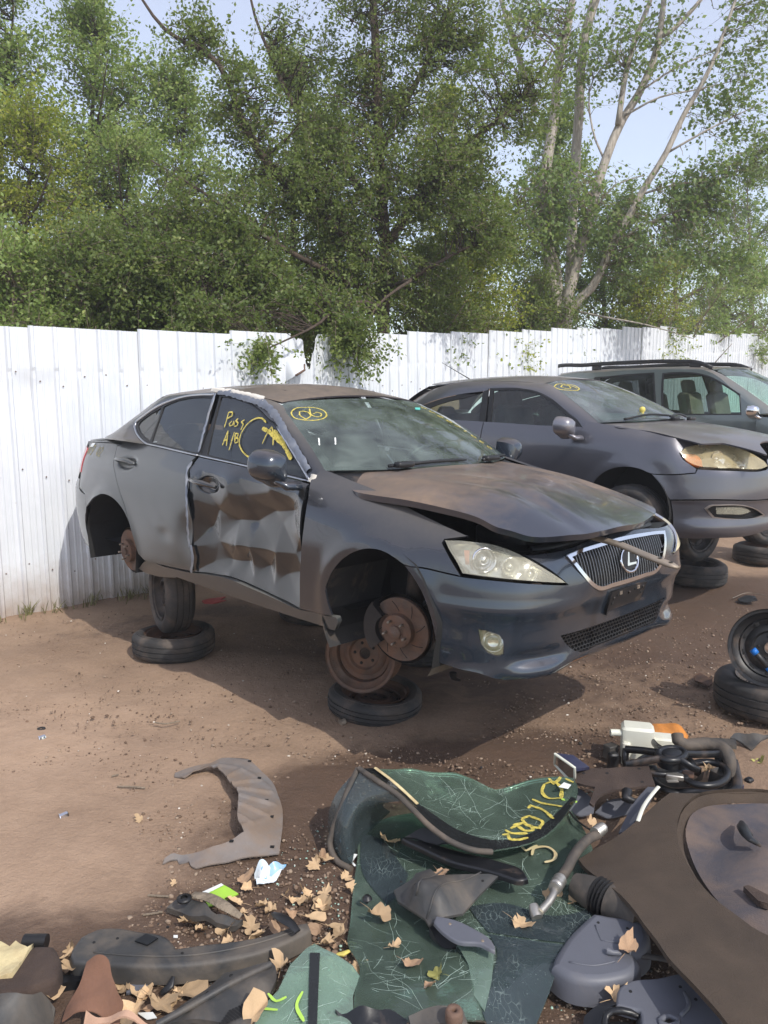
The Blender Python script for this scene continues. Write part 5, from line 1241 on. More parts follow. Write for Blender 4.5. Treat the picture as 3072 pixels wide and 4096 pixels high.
hi2 = list(ws2)+[R2f([(-1.2, -.565)])[0], R2f([(-1.45, -.575)])[0], R2f([(-1.75, -.573)])[0], R2f([(-2.1, -.56)])[0], (-2.45, -.55, 1.28), (-2.70, -.57, 1.16), (-2.86, -.60, 1.07), (-2.9, -.64, 1.03)]
pair_strip('roof_side', lo2, hi2, PS, sed, per=4, m=6, bulge=.10, axis=(0, 0, .9), mirror=True)
fo = [(-0.415, 0.902), (-1.458, 0.875), (-1.498, 1.075), (-1.554, 1.298), (-1.207, 1.293), (-1.006, 1.262), (-0.824, 1.196), (-0.655, 1.099), (-0.521, 1.02)]
fi = [(-0.546, 0.913), (-1.413, 0.889), (-1.452, 1.076), (-1.498, 1.273), (-1.2, 1.274), (-1.011, 1.243), (-0.839, 1.173), (-0.681, 1.083), (-0.578, 1.003)]
ro = [tuple(p) for p in [(-1.496, 0.876), (-1.516, 1.075), (-1.57, 1.298)]]+[(-1.62, 1.265), (-1.9, 1.24), (-2.2, 1.185), (-2.45, 1.105), (-2.60, 1.02), (-2.66, .965), (-2.4, .94), (-2.0, .915)]
ri = [tuple(p) for p in [(-1.571, 0.884), (-1.591, 1.074), (-1.629, 1.262)]]+[(-1.80, 1.215), (-2.05, 1.17), (-2.28, 1.10), (-2.42, 1.02), (-2.44, .98), (-2.2, .955)]
for sg in (1, -1):
    f = G2 if sg > 0 else m2(G2); o_ = (0, -sg, .3)
    panel('window_frame', fo, f, M['rubber_trim'], sed, holes=[fi], res=.05, gap=0, flange=.01, out=o_, step=.03)
    panel('window_frame', ro, f, M['rubber_trim'], sed, holes=[ri], res=.05, gap=0, flange=.01, out=o_, step=.03)
    panel('door_glass', fi, f, M['glass_clear'], sed, res=.08, gap=-.004, flange=0, off=-.006, out=o_, step=.03)
    panel('door_glass', ri, f, M['glass_clear'], sed, res=.08, gap=-.004, flange=0, off=-.006, out=o_, step=.03)
def BW2(uv):
    uv = np.asarray(uv, float).reshape(-1, 2); u, v = uv[:, 0], uv[:, 1]
    return np.stack([-2.92+.46*v-.05*(1-u*u), u*(.60-.07*v), 1.04+.29*v+.03*4*v*(1-v)+.02*(1-u*u)*v], 1)
panel('back_window', [(-1, 0), (-1, 1), (0, 1.02), (1, 1), (1, 0), (0, -.02)], BW2, M['glass_clear'], sed, res=.1, gap=0, flange=0, out=(-1, 0, .5))
def BT2(xy):
    xy = np.asarray(xy, float).reshape(-1, 2); x, y = xy[:, 0], xy[:, 1]
    return np.stack([x, y, 1.06-.04*((x+2.9)/-.5)**2-.05*(y/.7)**2], 1)
panel('boot_lid', [(-2.88, -.66), (-2.95, 0), (-2.88, .66), (-3.2, .70), (-3.38, .58), (-3.44, 0), (-3.38, -.58), (-3.2, -.70)], BT2, PS, sed, res=.07, gap=0, flange=.02, out=(0, 0, 1))
panel('boot_face', [(4.74, .70), (4.72, .97), (5.2, 1.0), (5.47, 1.0), (5.47, .70)], S2, PS, sed, res=.06, gap=.003, out=(-1, 0, 0), mirror=True)
mirror_pod(1, 'paint_mirror_lit', (-.50, -.975, .975), sed, .95); mirror_pod(-1, 'paint_sedan', (-.50, -.975, .975), sed, .95)
panel('sail_trim', [(-0.568, 1.003), (-0.536, 1.013), (-0.411, 0.904), (-0.492, 0.895), (-0.52, 0.903)], G2, M['black'], sed, res=.05, gap=0, off=.008, flange=.012, smooth=False)
for ua, ub, va, vb in ((-.75, .05, .02, .055), (.0, .72, .02, .05)):
    wp = empty('wiper'); wp.parent = sed
    P = WS2(smooth_poly([(ua, va), ((ua+ub)/2, vb+.02), (ub, va+.01)], False, step=.1)); mb = MB(); mb.tube(list(P+np.array([.012, 0, .016])), .010, 6); mb.build('wiper_blade', M['rubber_trim'], wp)
    mb = MB(); mb.rbox(WS2([(ub-.05, .01)])[0]+np.array([.05, 0, .005]), (.05, .10, .03), .012); mb.build('wiper_arm', M['black'], wp)
mb = MB(); mb.grid([[WS2([(u, 0.0)])[0]+np.array([d, 0, -.012-d*.2]) for d in (-.02, .08, .16)] for u in np.linspace(-1, 1, 12)]); mb.build('cowl', M['black'], sed)
strokes('paint_marking', [[(-0.683, 0.891), (-0.84, 0.913), (-0.961, 0.857), (-0.953, 0.793), (-0.836, 0.738), (-0.71, 0.72), (-0.633, 0.759), (-0.595, 0.849), (-0.683, 0.891)], [(-0.776, 0.884), (-0.861, 0.839), (-0.836, 0.786), (-0.751, 0.786), (-0.708, 0.849), (-0.766, 0.883)], [(-0.707, 0.875), (-0.671, 0.826), (-0.657, 0.762)]], WS2, Y_, sed, .010, out=(1, 0, .5), label='yellow number 07 in a ring')
mb = MB(); ab = R2f([(-2.35, .0)])[0]; P = np.array([ab+np.array([-.45*t, .02*t, .20*t]) for t in (0, .03, .5, 1)]); mb.tube(list(P), [.012, .006, .004, .0025], 6); mb.build('aerial', M['black'], sed)
i2 = empty('interior'); i2.parent = sed
mb = MB(); mb.grid([[(x, y, .35) for y in (-.75, .75)] for x in (-2.8, -.2)]); mb.build('cabin_floor', M['dark'], i2)
seat(-1.15, -.35, M['seat'], i2); seat(-1.15, .35, M['seat'], i2)
mb = MB(); mb.rbox((-2.05, 0, .52), (.5, 1.15, .18), .06); rm = Matrix.Rotation(R(-20), 3, 'Y'); mb.rbox((-2.32, 0, .80), (.15, 1.15, .5), .05, rot=rm)
for y in (-.33, .33): mb.rbox((-2.40, y, 1.06), (.09, .22, .12), .04, rot=rm)
mb.build('rear_seat', M['seat'], i2, auto=40)
mb = MB(); mb.grid([[(x, y, z-.03*(y/.7)**2) for y in np.linspace(-.7, .7, 9)] for x, z in ((-.12, .965), (-.35, .985), (-.60, .97), (-.68, .9), (-.68, .5))]); mb.build('dashboard', M['seat'], i2)
dk = MB(); c_ = WS2([(-.32, .03)])[0]+np.array([-.10, 0, .0]); dk.lathe([(.0, .0), (.028, .0), (.03, .02), (.018, .035), (.014, .05), (.024, .062), (.026, .08), (.016, .095), (0, .1)], Matrix.Translation(c_), 14); dk.build('dash_ornament', M['yellow_paint'], i2, label='small yellow figure on the dashboard')
for sg in (1, -1):
    for ax in (0, -2.6):
        mb = MB(); G = []
        for i in range(21):
            a = R(-25+230*i/20); G.append([(ax+.375*math.cos(a), -sg*y, .32+.37*math.sin(a)) for y in (.835, .7, .42)])
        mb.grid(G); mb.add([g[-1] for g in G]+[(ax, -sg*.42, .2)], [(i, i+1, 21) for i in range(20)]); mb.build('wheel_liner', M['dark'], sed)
mb = MB(); mb.grid([[(x, y, .22) for y in (-.78, 0, .78)] for x in (-2.25, -.4)]); mb.grid([[(x, y, .24) for y in (-.42, .42)] for x in (-3.3, .75)]); mb.build('underbody', M['iron'], sed, smooth=False)
w2 = MC2@Vector((.0, -.745, .27))
for sg in (1, -1):
    sh = MB(); ss = np.linspace(S2.s_of_x(-.40), S2.s_of_x(-2.2), 12); zz = np.linspace(.26, .93, 6); G = np.zeros((12, 6, 3))
    for i, s_ in enumerate(ss): G[i] = S2(np.stack([np.full(6, s_), zz], 1))*[1, sg, 1]
    G[:, :, 1] += sg*.04; sh.grid(G); sh.build('door_inner', M['dark'], sed)
# front wheel still on the car, sunk in its arch
MT = Matrix.Translation((0, 0, 0))
fw = empty('front_wheel'); fw.parent = sed
add_tyre(fw, frame_m((.0, -.735, .20), (0, -1, 0), (1, 0, 0)), .315, .20, .20); add_rim(fw, frame_m((.0, -.735, .20), (0, -1, 0), (1, 0, 0)), .20, .18, 'iron')
# ---------------------------------------------------------------- minivan behind
MC3 = Matrix([r+[t] for r, t in zip([[0.67911, 0.73403, -0.00351], [-0.73402, 0.67912, 0.00379], [0.00517, 0.0, 0.99999]], [5.8462, 10.5482, 0.5153])]+[[0, 0, 0, 1]])
van = empty('minivan', label='grey green minivan with roof rails and beige seats, farthest of the three vehicles', cat='van', mat=MC3)
PV = M['paint_van']; m3 = m2(G3)
def body3(x, z): return G3([(x, z)])[0]
fo3 = [(-0.633, 1.072), (-1.734, 1.063), (-1.821, 1.466), (-1.846, 1.659), (-1.688, 1.667), (-1.383, 1.653), (-1.164, 1.604), (-0.945, 1.5), (-0.691, 1.346)]
fi3 = [(-0.65, 1.087), (-1.708, 1.079), (-1.785, 1.444), (-1.813, 1.633), (-1.682, 1.641), (-1.378, 1.633), (-1.18, 1.587), (-0.961, 1.482), (-0.703, 1.33)]
ro3 = [(-1.801, 1.062), (-1.916, 1.468), (-1.972, 1.671), (-2.353, 1.661), (-2.74, 1.637)]+[(-2.95, 1.63), (-2.98, 1.5), (-2.96, 1.10)]
ri3 = [(-1.837, 1.079), (-1.948, 1.468), (-1.998, 1.647), (-2.346, 1.635), (-2.685, 1.618)]+[(-2.85, 1.61), (-2.86, 1.5), (-2.85, 1.13)]
rq3 = [(-3.10, 1.10), (-3.10, 1.62), (-3.5, 1.59), (-3.8, 1.50), (-3.86, 1.15)]
lowpoly = [(-.46, 1.08), (-.43, .98), (-.42, .35), (-1.0, .28), (-2.6, .28), (-3.9, .34), (-3.96, .9), (-3.93, 1.2), (-3.86, 1.52), (-3.6, 1.66), (-3.0, 1.70), (-2.0, 1.715), (-1.5, 1.70), (-1.25, 1.685), (-1.05, 1.60), (-.75, 1.36)]
for sg in (1, -1):
    f = G3 if sg > 0 else m3; o_ = (0, -sg, .2)
    panel('body_side', lowpoly, f, PV, van, holes=[fo3, ro3, rq3], res=.08, gap=0, flange=.02, out=o_)
    panel('window_frame', fo3, f, M['rubber_trim'], van, holes=[fi3], res=.06, gap=0, flange=.01, out=o_, off=.002)
    panel('window_frame', ro3, f, M['rubber_trim'], van, holes=[ri3], res=.06, gap=0, flange=.01, out=o_, off=.002)
    panel('door_glass', fi3, f, M['glass_clear'], van, res=.1, gap=-.004, flange=0, off=-.006, out=o_)
    panel('door_glass', ri3, f, M['glass_tint'], van, res=.1, gap=-.004, flange=0, off=-.006, out=o_)
    panel('quarter_glass', rq3, f, M['glass_tint'], van, res=.1, gap=-.004, flange=0, off=-.006, out=o_)
    mb = MB(); q = [(-3.95, -.66*sg, 1.735), (-3.85, -.66*sg, 1.79), (-3.2, -.665*sg, 1.825), (-2.4, -.67*sg, 1.835), (-1.7, -.67*sg, 1.82), (-1.35, -.665*sg, 1.785), (-1.18, -.66*sg, 1.715)]
    P = smooth_poly(q, False, step=.1); mb.tube(list(P), .024, 8, flat=1.25)
    for x in (-3.88, -3.0, -1.42): mb.rbox((x, -.665*sg, 1.765), (.16, .04, .09), .015)
    mb.build('roof_rail', M['black'], van)
    ex = {'a': [(-.46, 1.08), (-.75, 1.36), (-1.05, 1.60), (-1.25, 1.685)]}['a']
    A3 = G3(ex)*[1, sg, 1]; B3 = np.array([(-.22, -.78, 1.10), (-.60, -.74, 1.36), (-.95, -.69, 1.58), (-1.18, -.655, 1.685)])*[1, sg, 1]
    pair_strip('pillar', A3, B3, PV, van, per=4, m=4, bulge=.08, axis=(0, 0, 1.0))
    A3 = G3([(-1.25, 1.685), (-1.5, 1.70), (-2., 1.715), (-3., 1.70), (-3.6, 1.66), (-3.86, 1.52)])*[1, sg, 1]; B3 = np.array([(-1.18, -.62, 1.705), (-1.5, -.62, 1.735), (-2., -.62, 1.75), (-3., -.62, 1.745), (-3.6, -.60, 1.72), (-3.9, -.58, 1.60)])*[1, sg, 1]
    pair_strip('roof_side', A3, B3, PV, van, per=4, m=4, bulge=.12, axis=(0, 0, 1.0))
def R3f(xy):
    xy = np.asarray(xy, float).reshape(-1, 2); x, y = xy[:, 0], xy[:, 1]
    return np.stack([x, y, 1.775-.03*((x+2.2)/1.0)**2*np.where(x > -2.2, 1.0, .35)-.045*(y/.62)**2], 1)
panel('roof', [(-1.18, -.62), (-1.05, -.3), (-1.02, 0), (-1.05, .3), (-1.18, .62), (-2.5, .62), (-3.6, .62), (-3.85, .5), (-3.9, 0), (-3.85, -.5), (-3.6, -.62), (-2.5, -.62)], R3f, PV, van, res=.1, gap=0, flange=.02, out=(0, 0, 1), smooth=False)
def WS3(uv):
    uv = np.asarray(uv, float).reshape(-1, 2); u, v = uv[:, 0], uv[:, 1]; b = .03*4*v*(1-v)
    xb = .05-.27*np.abs(u)**2.2; xh = -1.03-.14*u*u
    return np.stack([xb+(xh-xb)*v+b, u*(.78-.125*v), 1.11-.01*u*u+(.60-.01*u*u)*v+b*.6], 1)
panel('windscreen', we, WS3, M['glass_wind'], van, res=.1, gap=.003, flange=0, out=(1, 0, .5))
def H3(xy):
    xy = np.asarray(xy, float).reshape(-1, 2); x, y = xy[:, 0], xy[:, 1]; u = np.clip((x+.3)/1.2, 0, 2)
    return np.stack([x, y, 1.12-.09*u-.14*u**3-(.03+.06*u)*(y/.8)**2], 1)
panel('bonnet', [(-.24, -.78), (.05, -.3), (.07, 0), (.05, .3), (-.24, .78), (.3, .80), (.65, .70), (.84, .4), (.88, 0), (.84, -.4), (.65, -.70), (.3, -.80)], H3, PV, van, res=.08, gap=0, flange=.03, out=(0, 0, 1))
P3 = [(.93, 0), (.90, .3), (.82, .55), (.66, .76), (.4, .88), (0, .935), (-.43, .945)]
S3 = Skirt(P3, [.2, .4, .6, .8, .95, 1.08], [(0, [.06, .0, .0, .03, .15, .3]), (.6, [.06, .0, .0, .03, .13, .25]), (1.1, [.05, .0, .0, .01, .06, .14]), (1.6, [.04, .0, .0, .0, .02, .06])])
L3 = S3.L
panel('front_end', [(.02, .93), (.5, .95), (.9, .97), (L3-.3, 1.04), (L3-.01, 1.05), (L3-.01, .3), (L3-.12, .3), (L3-.18, .5), (L3-.3, .64), (L3-.44, .68), (L3-.58, .64), (L3-.70, .5), (L3-.75, .25), (.5, .22), (.02, .22)], S3, PV, van, res=.07, mirror=True, out=(1, -.5, .1))
i3 = empty('interior'); i3.parent = van
mb = MB(); mb.grid([[(x, y, .42) for y in (-.85, .85)] for x in (-3.8, -.3)]); mb.build('cabin_floor', M['dark'], i3)
def big_seat(x, y):
    mb = MB(); mb.rbox((x, y, .72), (.5, .54, .2), .07); rm = Matrix.Rotation(R(-13), 3, 'Y'); mb.rbox((x-.28, y, 1.08), (.16, .54, .62), .07, rot=rm); mb.rbox((x-.36, y, 1.46), (.11, .30, .20), .05, rot=rm); mb.build('seat', M['seat_beige'], i3, auto=40)
for x, y in ((-1.25, -.45), (-1.25, .45), (-2.25, -.45), (-2.25, .45)): big_seat(x, y)
mb = MB(); mb.grid([[(x, y, z) for y in np.linspace(-.8, .8, 5)] for x, z in ((.02, 1.07), (-.5, 1.08), (-.72, 1.0), (-.72, .6))]); mb.build('dashboard', M['seat_beige'], i3)
mirror_pod(1, 'chrome', (-.45, -1.02, 1.13), van, .9); mirror_pod(-1, 'paint_van', (-.45, -1.02, 1.13), van, .9)
for sg in (1, -1):
    for ax in (0, -3.03):
        ww = empty('wheel'); ww.parent = van; ml = frame_m((ax, -sg*.80, .30), (0, -sg, 0), (1, 0, 0)); add_tyre(ww, ml, .335, .215, .21); add_rim(ww, ml, .21, .19, 'steel')
mb = MB(); mb.grid([[(x, y, .28) for y in (-.8, 0, .8)] for x in (-3.9, .6)]); mb.build('underbody', M['iron'], van, smooth=False)
panel('tailgate', [(-.86, .35), (-.88, 1.0), (-.80, 1.5), (-.6, 1.66), (.6, 1.66), (.80, 1.5), (.88, 1.0), (.86, .35)], lambda q: np.stack([-3.97+.1*(np.asarray(q)[:, 0]/.88)**2+.14*sstep(1.0, 1.7, np.asarray(q)[:, 1]), np.asarray(q)[:, 0], np.asarray(q)[:, 1]], 1), PV, van, res=.1, gap=0, out=(-1, 0, 0))

# ==== stands
# ---------------------------------------------------------------- wheels the cars stand on
def flat_tyre(label, u, v, r, rimr=.19, w=.18, rim='rust_dark', tilt=(0, 0), grp=None, name='tyre', sink=.0):
    c = gp(u, v, w/2-sink)
    return wheel(name, label, 'tyre', tuple(c), (tilt[0], tilt[1], 1), r, w, rimr, rim, group=grp, sag=.008), c
ft1, c1_ = flat_tyre('worn tyre lying flat under the front of the wreck, below a rusty wheel', 1500, 2796, .275, .185, .13, rim='rust_dark', tilt=(.04, -.03), sink=.012)
cw_ = atp(1457, 2640, c1_[1]-.07)
wheel('steel_wheel', 'bare rusty steel wheel standing upright under the front of the wreck', 'wheel', (cw_[0], cw_[1]+.02, .345), (-.30, -.93, .10), r=.2, w=.17, rimr=.195, rim='rust', tyre=False, holes=0, dish=.07, up=(0, 0, 1))
ft2, c2_ = flat_tyre('worn tyre lying flat under the rear of the wreck', 696, 2565, .285, .19, .17, rim='rust_dark', tilt=(-.02, .02))
wheel('tyre', 'bald tyre standing upright on a flat one under the rear sill', 'tyre', (c2_[0]-.01, c2_[1]+.02, .165+.275), (-.86, -.50, .02), r=.285, w=.20, rimr=.175, rim='iron', holes=0, up=(0, 0, 1), dish=.03)
ft3, c3_ = flat_tyre('dark tyre lying flat under the nose of the parked sedan', 2768, 2285, .31, .20, .19, rim='iron')
wheel('tyre', 'dark tyre standing upright under the nose of the parked sedan', 'tyre', (c3_[0]+.02, c3_[1]+.05, c3_[2]+.40), (.55, -.83, 0), r=.31, w=.20, rimr=.20, rim='iron', up=(0, 0, 1))
ft4, c4_ = flat_tyre('brown dusty tyre lying flat at the right edge behind the parked sedan', 3062, 2212, .31, .20, .18, rim='rust_dark')
wheel('tyre', 'black tyre standing upright behind the bumper of the parked sedan', 'tyre', (c4_[0]-.02, c4_[1]+.08, c4_[2]+.39), (.5, -.85, 0), r=.31, w=.20, rimr=.2, rim='iron', up=(0, 0, 1))
ft5, c5_ = flat_tyre('brown tyre on a grey alloy rim lying flat at the right edge', 3100, 2770, .325, .20, .20, rim='steel')
bw = atp(3085, 2592, c5_[1]-.10)
wheel('steel_wheel', 'black steel wheel leaning on the flat tyre at the right edge', 'wheel', (bw[0], bw[1], bw[2]), (-.55, -.80, .25), r=.205, w=.16, rimr=.2, rim='black', tyre=False, holes=10, dish=.04, up=(0, 0, 1))
M['blue_grip'] = simple('blue_plastic_grip', (24, 108, 190), .4, 0, .1, 9, .05)
tl = empty('hand_tool', tuple(bw), 'tool with a blue and dark grip poked through the black steel wheel', 'tool')
a, b = atp(3012, 2600, bw[1]-.12)-bw, atp(3090, 2690, bw[1]-.16)-bw
mb = MB(); mb.tube([a, a*.6+b*.4, b], [.017, .016, .015], 12); mb.build('grip', M['black'], tl)
mb = MB(); mb.tube([a+(a-b)*.02, a+(b-a)*.16], [.0185, .0185], 12); mb.build('grip_end', M['blue_grip'], tl)
mb = MB(); mb.tube([a*.25+b*.75, b, b+(b-a)*.5], [.018, .018, .01], 12); mb.build('collar', M['blue_grip'], tl)
# reused heap of wheels under the far sides of the cars
for k, (P, ax) in enumerate((((-1.0, .55, 0), 1), ((-2.3, .62, 0), 1))):
    c = MC1@Vector(P); wheel('tyre', ('worn tyre lying flat under the far front corner of the wreck', 'worn tyre lying flat under the far rear corner of the wreck')[k], 'tyre', (c.x, c.y, .10+float(gz(c.x, c.y))), (0, 0, 1), .30, .19, .20, 'rust_dark')
    wheel('tyre', ('tyre standing upright under the far front corner of the wreck', 'tyre standing upright under the far rear corner of the wreck')[k], 'tyre', (c.x, c.y, .455+float(gz(c.x, c.y))), (.7, .7, 0), .27, .18, .18, 'iron', up=(0, 0, 1))

# ==== trees
# ---------------------------------------------------------------- trees beyond the fence
def leaf_mat(name, cols, gloss=.45, trans=.5):
    m = NT(name); a = m.n('ShaderNodeAttribute'); a.attribute_name = 'tone'
    n = len(cols); c = m.ramp(a.outputs['Fac'], 0, 1, srgb(*cols[0]), srgb(*cols[-1]), [(i/(n-1), srgb(*cols[i])) for i in range(1, n-1)])
    m.set('Base Color', c); m.set('Roughness', gloss); m.set('Specular IOR Level', .35)
    t = m.n('ShaderNodeBsdfTranslucent'); hs = m.mix(.5, c, srgb(150, 170, 60), 'MIX'); m.l(hs, t.inputs[0])
    mx = m.n('ShaderNodeMixShader'); mx.inputs[0].default_value = trans; m.l(m.b.outputs[0], mx.inputs[1]); m.l(t.outputs[0], mx.inputs[2]); m.l(mx.outputs[0], m.out.inputs[0])
    return m.m
def bark_mat(name, a, b, sc=9):
    m = NT(name); n = m.noise(sc, 6, .65, .3, stretch=(3, 3, .6)); m.set('Base Color', m.ramp(n, .3, .7, srgb(*a), srgb(*b))); m.set('Roughness', .9); m.bump(n, .8, .03); return m.m
M['leaf_elm'] = leaf_mat('elm_leaf', [(68, 84, 46), (94, 112, 60), (120, 136, 76), (150, 158, 96)])
M['leaf_poplar'] = leaf_mat('poplar_leaf', [(100, 124, 64), (128, 152, 82), (154, 174, 104), (182, 190, 112)])
M['leaf_light'] = leaf_mat('light_leaf', [(104, 122, 48), (134, 148, 58), (160, 166, 66), (180, 178, 78)])
M['leaf_cotton'] = leaf_mat('cottonwood_leaf', [(82, 104, 68), (108, 132, 82), (132, 154, 96), (156, 170, 106)])
M['bark_pale'] = bark_mat('pale_bark', (136, 128, 118), (192, 184, 172))
M['bark_brown'] = bark_mat('brown_bark', (52, 44, 37), (92, 78, 65))
M['bark_grey'] = bark_mat('grey_twig_bark', (104, 92, 78), (150, 136, 118))
SPR = []
def leaf_cloud(name, C_, D_, rg, per, rad, size, mat, parent, aspect=.62, upbias=.5, sq=.75):
    """leaves scattered round twig tips C_ ; each leaf a folded kite of two triangles"""
    # every twig tip carries three sprays ; leaves sit alternately along each spray
    k3 = 3; m3 = per//k3; per = k3*m3; n = len(C_)*per
    D = rg.normal(0, .8, (len(C_)*k3, 3))+np.repeat(D_, k3, 0)+[.35, -.15, -.12]; D /= np.linalg.norm(D, axis=1)[:, None]
    Ln = np.repeat(rad, k3)*rg.uniform(1.6, 3.4, len(C_)*k3); S0 = np.repeat(C_, k3, 0)+rg.normal(0, 1, (len(C_)*k3, 3))*np.repeat(rad, k3)[:, None]*.5
    t = (np.tile(np.arange(m3), len(C_)*k3)+rg.uniform(0, 1, n))/m3
    Dn = np.repeat(D, m3, 0); P = np.repeat(S0, m3, 0)+Dn*(t*np.repeat(Ln, m3))[:, None]+rg.normal(0, 1, (n, 3))*.028; P[:, 2] -= .10*t*t*np.repeat(Ln, m3)
    SPR.append((S0, S0+D*Ln[:, None]-np.stack([0*Ln, 0*Ln, .10*Ln], 1)))
    N = rg.normal(0, 1, (n, 3)); N[:, 2] += upbias; N[:, 0] += .25; N[:, 1] -= .35; N /= np.linalg.norm(N, axis=1)[:, None]
    T_ = rg.normal(0, .8, (n, 3))+[0, 0, -.25]+Dn*.9; T_ -= N*np.sum(T_*N, 1)[:, None]; T_ /= np.linalg.norm(T_, axis=1)[:, None]; B = np.cross(N, T_)
    s = size*rg.uniform(.6, 1.25, n)[:, None]; w_ = s*aspect*.5
    V = np.empty((n, 4, 3)); fold = N*s*.10*rg.uniform(-1, 1, (n, 1))
    V[:, 0] = P; V[:, 1] = P+T_*s*.45+B*w_+fold; V[:, 2] = P+T_*s; V[:, 3] = P+T_*s*.45-B*w_+fold
    V = V.reshape(-1, 3)
    me = bpy.data.meshes.new(name); me.vertices.add(4*n); me.vertices.foreach_set('co', V.ravel())
    idx = (np.arange(n)[:, None]*4+np.array([0, 1, 2, 0, 2, 3])).ravel()
    me.loops.add(6*n); me.loops.foreach_set('vertex_index', idx.astype(np.int32)); me.polygons.add(2*n)
    me.polygons.foreach_set('loop_start', (np.arange(2*n)*3).astype(np.int32)); me.polygons.foreach_set('loop_total', np.full(2*n, 3, np.int32))
    me.materials.append(mat); me.update(calc_edges=True)
    at = me.attributes.new('tone', 'FLOAT', 'FACE')
    clus = np.repeat(rg.uniform(0, 1, len(C_)), per); tone = np.clip(.55*clus+.45*rg.uniform(0, 1, n), 0, 1)
    at.data.foreach_set('value', np.repeat(tone, 2).astype(np.float32))
    return link(me, name, parent, kind='stuff')
def wig(P, rg, amp):
    """resample a limb and give it small crooks"""
    P = smooth_poly(P, closed=False, corner=80, step=.22); n = len(P)
    d = rg.normal(0, amp, (n, 3)); d[0] = 0
    return P+np.cumsum(d, 0)*.4*np.linspace(0, 1, n)[:, None]
def make_tree(name, label, cat, base, limbs, lobes, leafm, barkm, seed, per=26, size=.062, rad=.16, r0=.12, twig=.008, group=None, upbias=.5, aspect=.62, droop=.0, bare=0):
    """limbs: polylines (world) with base radius ; lobes: (centre, radii, number of twigs)"""
    rg = np.random.default_rng(seed); base = np.asarray(base, float)
    e = empty(name, tuple(base), label, cat, group)
    mb = MB(); pts = []; rr = []
    for P, ra, rb in limbs:
        Q = wig([np.asarray(p, float) for p in P], rg, .018); n = len(Q); rad_ = np.linspace(ra, rb, n)
        mb.tube(list(Q-base), list(rad_), 8 if ra > .04 else 5); pts.append(Q[1:]); rr.append(rad_[1:])
    mb.build('trunk', barkm, e)
    pts = np.vstack(pts); rr = np.concatenate(rr)
    C_ = []
    for c, r, k in lobes:
        d = rg.normal(0, 1, (k, 3)); d /= np.linalg.norm(d, axis=1)[:, None]; q = rg.uniform(0, 1, k)**.42
        # clumpy: shift twigs towards a few clump centres
        cl = d*q[:, None]; m = max(3, k//14); cc = cl[:m][rg.integers(0, m, k)]; cl = cl*.55+cc*.45
        C_.append(np.asarray(c)+cl*np.asarray(r))
    C_ = np.vstack(C_)
    tw = MB()
    for i, c in enumerate(C_):
        d = np.linalg.norm(pts-c, axis=1)+.6*np.maximum(0, pts[:, 2]-c[2]); j = np.argmin(d); a = pts[j]; L = np.linalg.norm(c-a)
        if L > 3.0: continue
        m = (a+c)/2+rg.normal(0, .10, 3)*L+[0, 0, .12*L]; r1 = min(rr[j]*.5, twig*(1+.8*L))
        k = np.array([a, a*.5+m*.5+rg.normal(0, .03, 3), m, m*.5+c*.5+rg.normal(0, .03, 3), c])
        tw.tube(list(k-base), [r1, r1*.85, r1*.65, r1*.5, r1*.3], 3, cap=False)
        if i % 3 == 0:
            o = c+(c-m)*rg.uniform(.2, .6)+rg.normal(0, .12, 3); tw.tube([c-base, (c+o)/2-base+rg.normal(0, .02, 3), o-base], [r1*.4, r1*.3, r1*.15], 3, cap=False)
    tw.build('branch_twigs', barkm if barkm != M['bark_pale'] else M['bark_grey'], e, kind='stuff')
    keep = C_ if not bare else C_[rg.uniform(0, 1, len(C_)) > bare]
    leaf_cloud('crown', keep-base, (lambda o: o/(np.linalg.norm(o, axis=1)[:, None]+1e-9))(keep-np.array([base[0], base[1], keep[:, 2].mean()-.6])), rg, per, np.full(len(keep), rad)*rg.uniform(.6, 1.3, len(keep)), size, leafm, e, aspect, upbias)
    a0, a1 = SPR.pop(); d = a1-a0; sd = np.cross(d, [0, 0, 1.]); sd /= np.linalg.norm(sd, axis=1)[:, None]+1e-9; sd *= .0035; u_ = np.array([0, 0, .0035])
    V = np.stack([a0-sd, a0+sd, a0+u_*1.6, a1], 1).reshape(-1, 3); i4 = np.arange(len(a0))[:, None]*4; F_ = np.concatenate([i4+[0, 1, 3], i4+[1, 2, 3], i4+[2, 0, 3]])
    q = MB(); q.v = [V]; q.n = len(V); q.f = [tuple(f) for f in F_.tolist()]; q.fm = [0]*len(q.f); q.build('spray_twigs', M['bark_grey'], e, kind='stuff', auto='keep')
    return e
A = lambda u, v, y: tuple(atp(u, v, y))
